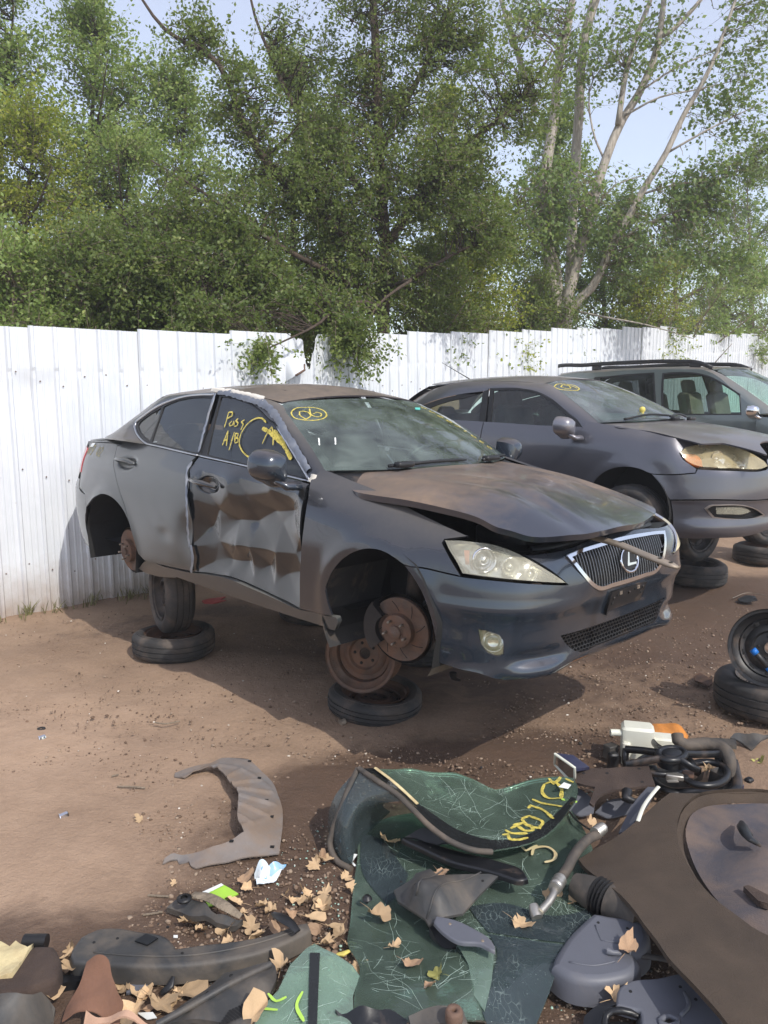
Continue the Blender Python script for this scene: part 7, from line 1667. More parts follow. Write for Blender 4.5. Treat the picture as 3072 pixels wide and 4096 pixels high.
dp = sheet('door_panel', [(596, 4111), (705, 4036), (823, 3958), (901, 3891), (980, 3872), (1081, 3844), (1101, 3864), (1106, 3911), (1081, 3974), (1027, 4060), (1007, 4111)], [.03,.04,.05,.06,.08,.09,.10,.10,.10,.10,.10], M['dark_plastic'], 'dark inner door panel with a speaker grille', 'car part', .014, inner=([(784, 4021), (901, 3950), (1019, 3911), (940, 4021), (1050, 3919)], [.09,.105,.12,.10,.125]), res=.02)
hz_ = o_h[dp.name]
mb = MB()
for i in range(9):
    for j in range(7):
        u0, v0 = 1125+i*17+j*6-(i*0), 1520-i*9-j*0+(-14*j)+i*2
        u0, v0 = 1120+16*i+9*j, 1530-12*j-6*i
        if u0+.9*(1530-v0) > 1335: continue
        u, v = u0*.7836, 2900+v0*.7836; p = gp(u, v, .1)[:2]; z = float(hz_(p[None])[0]); k = 8
        mb.add([(p[0]+.0042*math.cos(a), p[1]+.0042*math.sin(a), z+.002) for a in np.linspace(0, 6.283, 9)[:8]]-np.array(dp.location), [tuple(range(8))])
mb.build('speaker_holes', M['dark'], dp, smooth=False, kind='stuff')
hose('panel_ridge', [(627, 4099), (784, 4013), (925, 3934), (1081, 3858)], [.075,.095,.11,.108], .010, M['dark_plastic'], parent=dp)
# --- the smashed windscreens
low = [(1442, 3338), (1430, 3435), (1417, 3515), (1399, 3696), (1390, 3775), (1439, 3876), (1417, 3985), (1417, 4115), (2140, 4115), (2198, 3971), (2234, 3869), (2271, 3780), (2386, 3631), (2386, 3450), (2328, 3305), (2285, 3247), (2169, 3356), (1967, 3406), (1800, 3370), (1648, 3247), (1562, 3262)]
wl = sheet('shattered_windscreen', low, [.02,.02,.02,.015,.02,.03,.05,.06,.06,.07,.08,.09,.06,.05,.06,.06,.05,.04,.04,.04,.03], M['crack'], 'flat shattered green windscreen under the trims and leaves, lowest of the broken glass', 'glass', .006, inner=([(1634, 3479), (1851, 3551), (2068, 3551), (1706, 3768), (1923, 3804), (1634, 3949), (1923, 3985), (2104, 3804), (2176, 3659)], [.05,.055,.05,.06,.07,.07,.085,.08,.06]), res=.035, crumple=.012, cs=5, seed=12)
sheet('dark_border', [(1952, 3739), (2097, 3761), (2269, 3784), (2234, 3869), (2197, 3972), (2140, 4115), (1952, 4115), (1931, 4057), (1967, 3913), (1988, 3804)], .085, M['crack_dark'], None, None, 0, res=.035, parent=wl, zf=o_h[wl.name], lift=.004)
sheet('dark_border', [(1873, 3631), (2017, 3616), (2213, 3667), (2386, 3634), (2328, 3710), (2271, 3777), (2097, 3754), (1952, 3732), (1909, 3681)], .07, M['crack_dark'], None, None, 0, res=.035, parent=wl, zf=o_h[wl.name], lift=.004)
sheet('dark_border', [(1444, 3340), (1468, 3343), (1634, 3500), (1605, 3573), (1547, 3623), (1453, 3500)], .04, M['crack_dark'], None, None, 0, res=.035, parent=wl, zf=o_h[wl.name], lift=.004)
sheet('pale_shard', [(1824, 3772), (1894, 3761), (1978, 3801), (1967, 3927), (1938, 4050), (1894, 3985), (1873, 3862)], [.10,.10,.11,.10,.09,.09,.09], M['crack_light'], None, None, .004, res=.03, parent=wl, smooth=False, crumple=.006)
tp = [(1433, 3071), (1489, 3068), (1562, 3071), (1648, 3070), (1706, 3084), (1822, 3090), (1894, 3117), (1981, 3157), (2032, 3146), (2133, 3117), (2227, 3110), (2292, 3118), (2310, 3153), (2307, 3197), (2271, 3247), (2227, 3305), (2169, 3352), (2097, 3381), (1996, 3401), (1967, 3406), (1894, 3399), (1815, 3370), (1721, 3305), (1648, 3233), (1576, 3168), (1511, 3124), (1450, 3085)]
tz = [.31,.29,.27,.25,.24,.22,.18,.13,.13,.15,.17,.18,.18,.17,.16,.15,.14,.14,.14,.15,.17,.19,.22,.25,.28,.30,.31]
wt = sheet('folded_windscreen', tp, tz, M['crack'], 'folded green windscreen with yellow digits, lying on top of the flat shattered one', 'glass', .006, inner=([(1706, 3189), (1887, 3247), (2068, 3247), (1815, 3153), (2176, 3204)], [.19,.15,.12,.20,.13]), res=.03, crumple=.010, cs=5, seed=5)
sheet('black_border', [(1442, 3077), (1497, 3075), (1576, 3139), (1670, 3215), (1742, 3265), (1815, 3314), (1894, 3347), (1996, 3364), (2104, 3344), (2176, 3301), (2242, 3240), (2285, 3189), (2305, 3198), (2269, 3249), (2227, 3304), (2169, 3351), (2097, 3380), (1996, 3399), (1967, 3404), (1894, 3397), (1815, 3368), (1721, 3303), (1648, 3231), (1576, 3167), (1511, 3124)], .2, M['frit'], None, None, 0, res=.03, parent=wt, zf=o_h[wt.name], lift=.0035)
hose('rubber_moulding', [(1436, 3074), (1511, 3126), (1576, 3169), (1648, 3235), (1721, 3307), (1815, 3372), (1894, 3401), (1967, 3408)], [.315,.305,.285,.255,.225,.195,.175,.155], .011, M['hose'], parent=wt)
hose('adhesive_strip', [(1500, 3071), (1562, 3117), (1612, 3160), (1670, 3215)], [.30,.285,.27,.25], .007, M['foam_cream'], parent=wt, flat=.4)
fd_ = []
tA = P3([(1436, 3075), (1475, 3106), (1525, 3142), (1576, 3178), (1605, 3204)], [.31,.305,.295,.28,.27]); tB = P3([(1319, 3363), (1345, 3439), (1406, 3475), (1439, 3363), (1562, 3247)], [.02,.01,.01,.02,.10])
G = np.array([[a*(1-t)+b*t+np.array([-.05, -.02, .02])*math.sin(math.pi*t) for t in np.linspace(0, 1, 9)] for a, b in zip(smooth_poly(tA, False, step=.03), lerp_line(tB, len(smooth_poly(tA, False, step=.03))))])
mb = MB(); mb.grid(G-np.array(wt.location)); mb.build('folded_side', M['crack_dark'], wt)
hose('rubber_moulding', [(1433, 3074), (1399, 3146), (1363, 3233), (1330, 3327), (1319, 3370), (1341, 3435), (1403, 3476)], [.31,.26,.19,.10,.06,.02,.015], .012, M['hose'], parent=wt)
def ground_strokes(name, lines, host, mat, wd, lift=.008):
    f = o_h[host.name]; mb = MB()
    for l in lines:
        W = P3(l, float(np.mean(np.array(f(P3(l, .15)[:, :2]))))); 
        for _ in range(5): W = np.array([gp(u, v, float(f(q_[None, :2])[0])) for (u, v), q_ in zip(l, W)])
        q = smooth_poly(W[:, :2], False, corner=75, step=.010)
        if len(q) < 2: continue
        P = np.column_stack([q, f(q)]); ribbon(mb, P-np.array(host.location), np.tile([0, 0, 1.], (len(q), 1)), wd, lift, rg=random.Random(4))
    mb.build(name, mat, host, kind=None)
for k, l in enumerate(([(2009, 3343), (2032, 3341), (2041, 3360), (2068, 3363), (2113, 3354)], [(2021, 3323), (2039, 3334), (2110, 3337)], [(2043, 3318), (2068, 3304), (2104, 3327), (2132, 3325), (2129, 3312), (2090, 3296), (2052, 3305)], [(2086, 3278), (2117, 3267), (2171, 3294), (2158, 3316), (2113, 3307), (2087, 3280)], [(2113, 3237), (2122, 3225), (2155, 3236), (2214, 3278)], [(2129, 3200), (2249, 3230)],
      [(2178, 3139), (2168, 3168), (2198, 3197), (2245, 3195), (2243, 3153), (2207, 3130), (2178, 3140)], [(2195, 3116), (2214, 3140), (2236, 3121), (2242, 3111)], [(2262, 3118), (2294, 3133)])):
    ground_strokes('paint_digit', [l], wt, M['yellow_marker'], .015, .0045)
for l in ([(2086, 3399), (2104, 3414), (2149, 3392)], [(2127, 3432), (2140, 3403), (2191, 3399), (2220, 3421), (2214, 3450), (2178, 3461)]): ground_strokes('paint_digit', [l], wl, M['foam_cream'], .012, .012)
ground_strokes('marker_streak', [[(2242, 3287), (2305, 3299)]], wl, M['lime'], .02, .10)
sheet('sticker', [(2234, 3147), (2256, 3129), (2285, 3139), (2272, 3155)], .19, M['paper'], None, None, .001, res=.02, parent=wt, smooth=False)
lg = sheet('glass_fragment', [(1000, 4110),(1040,4040),(1113,3958),(1160,3856),(1200,3815),(1225,3790),(1258,3771),(1290,3790),(1345,3818),(1410,3862),(1439,3905),(1412,3985),(1414,4110)], [.08,.10,.12,.14,.14,.15,.15,.15,.14,.12,.10,.09,.08], M['crack_light'], 'pale green windscreen fragment with a black strip, at the bottom edge', 'glass', .006, res=.025, crumple=.008, cs=8, seed=9, smooth=False)
sheet('black_strip', [(1240,3818),(1280,3818),(1274,3960),(1268,4110),(1232,4110),(1236,3960)], .14, M['frit'], None, None, .004, res=.03, parent=lg, zf=o_h[lg.name], lift=.006)
for l in ([(1072, 3983), (1105, 4014), (1146, 3997)], [(1211, 3975), (1187, 4028), (1216, 4096)], [(1042, 4044), (1111, 4049)]): ground_strokes('marker_streak', [l], lg, M['lime'], .010)
# long fractures, standing a hair proud of the glass where it has split
M['fracture'] = simple('glass_fracture', (196, 218, 206), .25, 0, .25, 40, 0)
def fractures(host, pix, seed, spots, n, name='fracture_lines', wd=(.0002, .0007)):
    rg = np.random.default_rng(seed); f = o_h[host.name]; poly = o_p[host.name]; mb = MB(); zm = float(np.mean(f(poly))); cs_ = [gp(u, v, zm)[:2] for u, v in spots]
    for i in range(n):
        c = cs_[rg.integers(len(cs_))]+rg.normal(0, .05, 2); base_a = (hash((int(c[0]*9), 3)) % 7)*.45; a = base_a+rg.normal(0, .35) if rg.uniform() < .6 else rg.uniform(0, 6.28)
        if rg.uniform() < .5: a += math.pi
        L = .02+.20*rg.uniform(0, 1)**2.5; k = max(3, int(L/.02)); q = [c+rg.normal(0, .03, 2)]
        for j in range(k): a += rg.normal(0, .16); q.append(q[-1]+np.array([math.cos(a), math.sin(a)])*L/k)
        q = np.array(q); m = inpoly(q, poly)
        if not m[0]: continue
        q = q[:int(np.argmin(m)) if not m.all() else len(q)]
        if len(q) < 2: continue
        P = np.column_stack([q, f(q)])-np.array(host.location); ribbon(mb, P, np.tile([0, 0, 1.], (len(q), 1)), rg.uniform(*wd)*1.4, .002)
    return mb.build(name, M['fracture'], host, smooth=False, kind='stuff', auto='keep')
fractures(wl, low, 3, [(1504, 3406), (1605, 3450), (1670, 3522), (1547, 3710), (1648, 3811), (1851, 3696), (1923, 3768), (2054, 3717), (2140, 3551), (2032, 3537), (1996, 3913), (1815, 3913), (1706, 3985), (1525, 3913), (2104, 3840), (2213, 3696), (1475, 3623), (1887, 3862), (1967, 3840)], 210)
fractures(wt, tp, 4, [(1648, 3139), (1750, 3189), (1851, 3139), (1931, 3211), (2032, 3211), (2104, 3175), (2176, 3247), (1996, 3305), (1793, 3262), (1887, 3305), (1959, 3175)], 110)
fractures(lg, [(1000, 4110),(1040,4040),(1113,3958),(1160,3856),(1258,3771),(1345,3818),(1439,3905),(1412,3985),(1414,4110)], 6, [(1243, 3833), (1330, 3862), (1381, 3913), (1287, 3971), (1359, 4028), (1214, 3985)], 40)
# --- trims on the glass
sheet('window_visor', [(1614, 3354), (1670, 3363), (1851, 3412), (1996, 3448), (2082, 3479), (2104, 3511), (2084, 3515), (2010, 3495), (1923, 3471), (1829, 3448), (1721, 3403), (1699, 3392)], .14, M['black_gloss'], 'long black window visor lying across the smashed glass', 'car part', .02, res=.015, bevel=.008)
sheet('shade_flap', [(1620, 3347), (1692, 3312), (1764, 3334), (1806, 3372), (1750, 3383), (1706, 3372)], [.14,.17,.17,.15,.13,.13], M['rubber_trim'], 'black flap for the shadowed underside at the fold of the windscreen', 'flap', .006, res=.02, crumple=.006)  # black sheet put in where the underside lies in shadow
sheet('splash_shield', [(1575, 3562), (1648, 3515), (1663, 3493), (1721, 3475), (1750, 3500), (1851, 3497), (1959, 3495), (1993, 3505), (1916, 3580), (1851, 3654), (1779, 3667), (1715, 3701), (1699, 3674), (1634, 3631), (1591, 3605)], [.10,.13,.14,.15,.16,.16,.15,.14,.13,.12,.13,.13,.12,.10,.09], M['dark_plastic'], 'dark folded splash shield with a triangular wing on the smashed glass', 'car part', .008, inner=([(1706, 3551), (1750, 3594), (1815, 3551), (1648, 3573)], [.19,.175,.17,.155]), res=.02, smooth=False)
sheet('pillar_trim', [(1748, 3667), (1815, 3681), (1894, 3717), (1959, 3761), (1978, 3798), (1923, 3769), (1837, 3761), (1779, 3725), (1742, 3688)], .15, M['slate_plastic'], 'slate grey wedge of pillar trim on the smashed glass', 'car part', .012, res=.015, bevel=.006)
sheet('rubber_boot', [(1717, 3704), (1751, 3690), (1824, 3761), (1824, 3791), (1779, 3795), (1748, 3762)], [.10,.11,.10,.09,.08,.09], M['rubber_trim'], 'black rubber boot under the slate pillar trim', 'boot', .03, res=.02, crumple=.006)
cp_ = gp(*[(1469, 3596)][0], .05); e = empty('push_clip', tuple(cp_), 'round black push clip lying on the glass by a big leaf', 'clip'); mb = MB(); mb.lathe([(0, .012), (.010, .012), (.011, .006), (.017, .004), (.018, 0)], None, 18); mb.build('head', M['black'], e); mb = MB(); mb.lathe([(.006, 0), (.006, -.012), (0, -.02)], None, 10); mb.build('stem', M['black'], e)
# --- refrigerant hose with its metal ends
hz0 = gp(*[(2285, 3479)][0], 0); ah = empty('refrigerant_hose', tuple(hz0), 'grey rubber hose with crimped aluminium ends lying over the glass', 'hose')
hose('rubber_hose', [(2393, 3338), (2357, 3354), (2325, 3383), (2292, 3428), (2271, 3471), (2242, 3516)], [.16,.16,.15,.14,.13,.12], .018, M['hose'], parent=ah)
for a, b in (([(2242, 3515)][0], [(2218, 3555)][0]), ([(2380, 3334)][0], [(2411, 3311)][0])):
    hose('crimp_ferrule', [a, ((a[0]+b[0])/2, (a[1]+b[1])/2), b], .13 if a[1] > 3400 else .165, .022, M['alu'], parent=ah, ripple=(0, 1, .003), step=.006)
hose('metal_pipe', [(2221, 3550), (2213, 3580), (2195, 3609), (2162, 3645)], [.125,.12,.11,.10], .013, M['alu'], parent=ah)
hose('end_fitting', [(2132, 3620), (2140, 3645), (2149, 3671)], [.10,.09,.08], [.015,.021,.02], M['alu'], parent=ah)
# --- corrugated air duct
dz = gp(*[(2405, 3597)][0], 0); du = empty('air_duct', tuple(dz), 'black corrugated rubber air duct poking out from under the carpet', 'duct')
hose('duct_mouth', [(2296, 3539), (2334, 3556), (2387, 3582)], [.10,.10,.10], [.040,.052,.058], M['hose'], parent=du, seg=20)
hose('bellows', [(2381, 3579), (2411, 3594), (2440, 3610)], .10, .060, M['black'], parent=du, seg=20, ripple=(0, 1, .006), step=.0045)
hose('duct_body', [(2437, 3609), (2498, 3638), (2569, 3673)], .10, [.060,.066,.066], M['hose'], parent=du, seg=20)
# --- boot carpet with its spare wheel well
cpo = [(2314, 3436), (2381, 3395), (2452, 3357), (2545, 3286), (2651, 3193), (2680, 3170), (2733, 3172), (2891, 3170), (3072, 3169), (3242, 3175), (3301, 3327), (3301, 4107), (2920, 4107), (2879, 4054), (2774, 3937), (2674, 3831), (2627, 3761), (2580, 3702), (2534, 3638), (2481, 3579), (2416, 3527), (2352, 3480), (2331, 3459)]
cz = [.10,.12,.14,.17,.20,.21,.21,.22,.22,.2,.2,.22,.25,.25,.24,.22,.20,.19,.18,.17,.15,.12,.10]
well_ = [(3260, 3222), (3072, 3189), (2909, 3187), (2803, 3196), (2739, 3234), (2711, 3292), (2714, 3362), (2739, 3421), (2780, 3497), (2862, 3603), (2950, 3679), (3037, 3749), (3131, 3796), (3260, 3819)]
ca = sheet('boot_carpet', cpo, cz, M['carpet'], 'big dirty brown boot carpet with an oval spare wheel well, at the right edge', 'carpet', .016, holes=[well_], res=.035, crumple=.003, cs=5, seed=2)
f0 = o_h[ca.name]
inner_ = [(3266, 3228), (3072, 3201), (2920, 3204), (2832, 3209), (2774, 3236), (2747, 3292), (2744, 3327), (2762, 3392), (2803, 3474), (2879, 3579), (2967, 3667), (3072, 3742), (3266, 3808)]
wp_ = sheet('well_floor', inner_, .2, M['board_blue'], None, None, .01, res=.03, parent=ca, zf=f0, lift=-.022, crumple=.002, relief=lambda q: .008*np.sin(np.hypot(q[:, 0]-1.55, q[:, 1]-2.25)*22))
W1 = smooth_poly(P3(well_, .2)[:, :2], step=.03); cI = P3(inner_, .18)[:, :2].mean(0); n_ = len(W1)
G = np.array([[np.r_[w+(cI-w)*t*.13, f0(w[None])[0]-.026*(t**.7)+.006*math.sin(math.pi*t)] for t in np.linspace(0, 1, 5)] for w in np.vstack([W1, W1[:1]])])
mb = MB(); mb.grid(G-np.array(ca.location)); mb.build('well_lip', M['carpet'], ca)
hk = [(2967, 3286), (2979, 3327), (3002, 3357), (3037, 3377)]
hose('lashing_clip', hk, [.215,.235,.235,.21], [.008,.02,.022,.012], M['black_gloss'], parent=ca, flat=.5)
sheet('slot_shade', [(2973, 3562), (2991, 3556), (3072, 3597), (3108, 3620), (3073, 3632), (3032, 3620)], .2, M['carpet_dark'], None, None, .02, res=.03, parent=ca, zf=f0, lift=.015)  # dark piece standing in for the shade of a slot in the well
# --- grey interior trims below the carpet
sheet('interior_trim', [(2238, 3855), (2254, 3822), (2293, 3761), (2387, 3664), (2428, 3673), (2510, 3685), (2563, 3696), (2569, 3761), (2534, 3790), (2481, 3799), (2513, 3822), (2531, 3849), (2510, 3872), (2452, 3889), (2364, 3897), (2287, 3884)], .115, M['slate_plastic'], 'smooth grey interior trim between the glass and the carpet', 'car part', .085, res=.02, bevel=.024, relief=lambda q: 0*q[:, 0])
it = bpy.data.objects['interior_trim']
hose('locating_peg', [(2431, 3803), (2452, 3811), (2481, 3812)], [.125,.125,.12], [.012,.008,.008], M['slate_plastic'], parent=it)
hose('wiper_arm', [(2528, 3822), (2604, 3828), (2692, 3843)], [.09,.09,.09], [.010,.012,.012], M['dark_plastic'], 'dark wiper arm poking out from under the carpet', 'wiper arm', flat=.5)
sheet('trim_panel', [(2475, 4016), (2490, 3951), (2534, 3928), (2627, 3919), (2727, 3896), (2774, 3948), (2803, 3995), (2879, 4077), (2885, 4112), (2580, 4112), (2572, 4039)], .11, M['slate_plastic'], 'blue grey trim panel with a round hole at the bottom edge', 'car part', .030, holes=[[(2651, 4077), (2677, 4068), (2702, 4077), (2703, 4092), (2677, 4101), (2652, 4092)]], res=.022, crumple=.002, bevel=.008)
hose('rim_ring', [(2642, 4080), (2677, 4063), (2712, 4080), (2709, 4096), (2677, 4107), (2645, 4096), (2642, 4080)], .115, .008, M['slate_plastic'], parent=bpy.data.objects['trim_panel'])
mv = sheet('vent_bezel', [(2337, 4066), (2381, 4026), (2463, 4022), (2539, 4038), (2572, 4055), (2569, 4112), (2331, 4112)], [.05,.07,.09,.09,.08,.06,.04], M['black_gloss'], 'black vent bezel with a mesh flank at the bottom edge', 'car part', .012, holes=[[(2428, 4060), (2452, 4047), (2522, 4054), (2554, 4066), (2551, 4112), (2419, 4112)]], res=.02)
hose('bezel_ring', [(2421, 4112), (2428, 4059), (2452, 4044), (2522, 4051), (2558, 4064), (2556, 4112)], [.075,.09,.10,.10,.09,.075], .010, M['black_gloss'], parent=mv)
# --- heap by the fan
mg = gp(*[(2255, 3064)][0], 0); mf = empty('vanity_mirror', tuple(mg), 'broken mirror in a thin white frame on the far side of the glass', 'mirror')
fr_ = [(2221, 3016), (2299, 3071), (2292, 3128), (2219, 3058)]; hose('frame', fr_+[fr_[0]], [.24,.22,.12,.14,.24], .006, M['white_plastic'], parent=mf)
q = P3(fr_, [.24,.22,.12,.14]); mb = MB(); mb.add(q-np.array(mg), [(0, 1, 2, 3)]); mb.build('mirror_glass', M['chrome'], mf)
sheet('backing', [(2226, 3012), (2293, 3020), (2358, 3068), (2305, 3075)], [.235,.21,.17,.21], M['blue_back'], None, None, .012, parent=mf, smooth=False)
sheet('mud_flap', [(2305, 3071), (2405, 3071), (2510, 3061), (2593, 3052), (2607, 3096), (2621, 3137), (2510, 3152), (2428, 3166), (2393, 3187), (2375, 3222), (2358, 3210), (2370, 3175), (2381, 3146), (2352, 3140), (2306, 3128)], .16, M['carpet_dark'], 'bent brown grey mud flap in front of the fan shroud', 'car part', .010, res=.02, crumple=.006, cs=7)
fs = gp(*[(2715, 3093)][0], 0); fsh = empty('fan_shroud', tuple(fs), 'black radiator fan shroud with hub and round openings', 'car part')
def ring(c, rx, ry, z, r, nm, mat='black_gloss', flat=1.0):
    pts = [(c[0]+rx*math.cos(a), c[1]+ry*math.sin(a)) for a in np.linspace(0, 2*math.pi, 25)]
    return hose(nm, [(2100+.5859*u, 2800+.5859*v) for u, v in pts], z, r, M[mat], parent=fsh, flat=flat)
ring((1000, 372), 92, 42, .20, .016, 'hub_ring'); ring((955, 440), 190, 68, .13, .014, 'fan_ring'); ring((1235, 505), 150, 82, .12, .016, 'fan_ring')
hc = gp(*[(2686, 3019)][0], .19); mb = MB(); mb.lathe([(0, .02), (.04, .02), (.055, .014), (.06, 0), (.06, -.05)], Matrix.Translation(hc-fs), 24); mb.build('hub', M['black_gloss'], fsh)
for l in ([(2636, 3011), (2569, 3002), (2504, 2997)], [(2651, 3002), (2627, 2985), (2614, 2970)], [(2739, 3017), (2803, 3018), (2876, 3016)], [(2721, 3040), (2762, 3067), (2791, 3081)], [(2645, 3034), (2569, 3046), (2504, 3058)]):
    hose('spoke', l, [.20, .18, .16], .011, M['black_gloss'], parent=fsh, flat=1.6)
hose('shroud_edge', [(2504, 2997), (2501, 3028), (2504, 3061), (2616, 3075), (2627, 3140), (2677, 3164), (2791, 3164), (2932, 3163), (2935, 3052), (2879, 3037), (2875, 3014)], [.15,.12,.08,.07,.05,.05,.05,.06,.10,.13,.15], .016, M['black_gloss'], parent=fsh, flat=1.5)
sheet('shroud_plate', [(2510, 3058), (2616, 3072), (2686, 3075), (2744, 3128), (2827, 3152), (2920, 3128), (2932, 3052), (2935, 3163), (2677, 3166), (2627, 3140)], .05, M['black'], None, None, .01, res=.03, parent=fsh, smooth=False)
for i in range(5):
    a = 2*math.pi*i/5; c = gp(2100+.5859*1235, 2800+.5859*505, .09); mb = MB(); mb.grid([[c-fs+np.array([r_*math.cos(a+w_), r_*math.sin(a+w_), .02*w_*6]) for w_ in (-.22, 0, .22)] for r_ in (.02, .06, .12)]); mb.build('fan_blade', M['black'], fsh)
tk = gp(*[(2551, 2976)][0], 0); ta = empty('expansion_tank', tuple(tk), 'white plastic tank with a short spout behind the fan shroud', 'tank')
rz = np.array(Matrix.Rotation(R(-14), 3, 'Z')); mb = MB(); mb.rbox(gp(*[(2548, 2964)][0], .105)-tk, (.155, .11, .17), .022, rot=rz); mb.build('tank_body', M['white_plastic'], ta, auto=40)
mb = MB(); mb.rbox(gp(*[(2645, 2976)][0], .075)-tk, (.12, .09, .09), .016, rot=rz); mb.build('tank_foot', M['white_plastic'], ta, auto=40)
hose('spout', [(2442, 2930), (2463, 2930), (2490, 2932)], .15, .017, M['white_plastic'], parent=ta)
mb = MB(); mb.rbox(gp(*[(2504, 3011)][0], .06)-tk, (.04, .05, .12), .012, rot=rz); mb.build('tank_leg', M['white_plastic'], ta, auto=40)
sheet('foam_block', [(2569, 2904), (2616, 2891), (2686, 2894), (2727, 2911), (2754, 2946), (2744, 2962), (2686, 2954), (2630, 2945)], [.08,.10,.10,.09,.05,.04,.06,.07], M['foam_orange'], 'crumbling orange foam behind the white tank', 'foam', .05, res=.016, crumple=.012, cs=30, seed=8)
hs = gp(*[(2832, 2987)][0], 0); he = empty('radiator_hose', tuple(hs), 'thick dusty S shaped radiator hose lying over the fan shroud', 'hose')
hose('hose_body', [(2709, 2938), (2712, 2961), (2739, 2979), (2780, 2979), (2832, 2976), (2879, 2989), (2911, 3020), (2921, 3058), (2917, 3105)], [.22,.20,.18,.175,.175,.17,.16,.13,.08], [.028,.030,.030,.030,.031,.032,.032,.026,.022], M['hose'], parent=he, seg=16)
hose('clamp', [(2916, 3096), (2914, 3119)], [.09,.06], .027, M['iron'], parent=he)
sheet('plastic_tray', [(2774, 2954), (2862, 2951), (2944, 2956), (2947, 2983), (2909, 2978), (2803, 2969)], .05, M['dark_plastic'], 'dusty dark plastic tray behind the S shaped hose', 'car part', .02, res=.03, smooth=False)
sheet('plastic_guard', [(2920, 2946), (2938, 2928), (3014, 2930), (3096, 2932), (3072, 2950), (3005, 2997), (2976, 2973)], [.05,.07,.08,.08,.06,.02,.03], M['dark_plastic'], 'dark plastic guard lying at the right edge beyond the hose', 'car part', .010, res=.025, crumple=.006)
def block(nm, lab, u, v, z, size, mat, rot=20, cat='connector', r=.006):
    p = gp(*[(2100, 2800)][0]) if False else gp(2100+.5859*u, 2800+.5859*v, z); e = empty(nm, tuple(p), lab, cat); mb = MB(); mb.rbox((0, 0, 0), size, r, rot=np.array(Matrix.Rotation(R(rot), 3, 'Z'))); mb.build('body', M[mat], e, auto=40); return e
e = block('relay_box', 'silver relay box with a plug on the fan shroud', 1022, 522, .13, (.075, .035, .022), 'alu', -18); mb = MB(); mb.rbox((.045, -.012, -.004), (.022, .03, .026), .004, rot=np.array(Matrix.Rotation(R(-18), 3, 'Z'))); mb.build('plug', M['black'], e); mb = MB(); mb.box((-.02, -.03, -.006), (.05, .02, .003)); mb.build('mounting_tab', M['alu'], e, smooth=False)
block('relay_box', 'small brown connector beside the silver relay box', 1112, 506, .13, (.05, .03, .024), 'rust', -18)
block('rubber_stop', 'black rubber stop in front of the white tank', 600, 420, .05, (.05, .045, .09), 'black', 10, 'rubber stop', .014)
block('plastic_box', 'dark square plastic box left of the white tank', 585, 350, .05, (.06, .05, .07), 'dark_plastic', 30, 'box')
block('bulb_holder', 'purple and white bulb holder on the dirt at the right', 1480, 602, .02, (.016, .016, .04), 'blue_back', 0, 'bulb')
block('rubber_bung', 'dark rubber bung on the dirt at the right', 1530, 552, .02, (.04, .035, .03), 'rubber_trim', 30, 'bung', .012)
hose('seal_strip', [(2634, 3147), (2610, 3175), (2580, 3216), (2557, 3269), (2551, 3286)], [.21,.20,.19,.18,.17], .008, M['white_plastic'], 'pale seal strip along the carpet edge', 'strip', flat=.5)
sheet('sill_trim', [(2475, 3330), (2504, 3269), (2534, 3213), (2592, 3147), (2627, 3149), (2569, 3245), (2504, 3324)], [.10,.12,.14,.17,.18,.16,.12], M['slate_plastic'], 'slate sill trim tucked along the carpet edge', 'car part', .008, res=.025)
hose('plug_lead', [(2510, 3166), (2504, 3193), (2534, 3204), (2563, 3204)], [.15,.14,.13,.13], [.022,.020,.012,.010], M['black'], 'black rubber plug and lead by the carpet edge', 'plug')
sheet('trim_offcut', [(2276, 3242), (2293, 3181), (2312, 3150), (2346, 3175), (2381, 3204), (2375, 3250), (2323, 3263)], [.05,.09,.10,.09,.07,.05,.04], M['slate_plastic'], 'slate trim offcut under the mud flap', 'car part', .006, res=.03)
sheet('trim_offcut', [(2381, 3248), (2428, 3204), (2481, 3193), (2551, 3204), (2534, 3241), (2475, 3263), (2428, 3269)], [.04,.06,.06,.06,.04,.03,.03], M['slate_plastic'], 'flat slate trim offcut in front of the carpet edge', 'car part', .006, res=.03)
hose('cable', [(2279, 3248), (2305, 3280), (2346, 3310), (2375, 3327)], [.08,.09,.09,.09], .004, M['black'], 'thin black cable across the edge of the glass', 'cable')
sheet('crumpled_plastic', [(1341, 4023), (1439, 4014), (1504, 4030), (1562, 4018), (1628, 4057), (1623, 4115), (1366, 4115), (1356, 4057)], [.12,.13,.12,.12,.10,.09,.08,.1], M['black_gloss'], 'crumpled black plastic at the bottom edge of the glass', 'car part', .01, res=.016, crumple=.02, cs=20, seed=14)
bp_ = sheet('plastic_mount', [(1634, 4068), (1692, 4043), (1753, 4028), (1851, 4043), (1874, 4115), (1645, 4115)], [.12,.13,.14,.13,.12,.10], M['dark_plastic'], 'dark plastic mount with a rusty bush at the bottom edge', 'car part', .02, res=.02, crumple=.006)
p = gp(*[(1816, 4066)][0], .155); mb = MB(); mb.lathe([(.008, .0), (.008, .02), (.02, .022), (.024, .012), (.024, -.01)], Matrix.Translation(p-np.array(bp_.location)), 18); mb.build('rusty_bush', M['rust'], bp_)
hose('yellow_clip', [(1348, 3817), (1370, 3817), (1395, 3804)], [.03,.035,.03], [.006,.011,.007], M['yellow_paint'], 'small yellow plastic clip by the edge of the glass', 'clip', flat=.6)
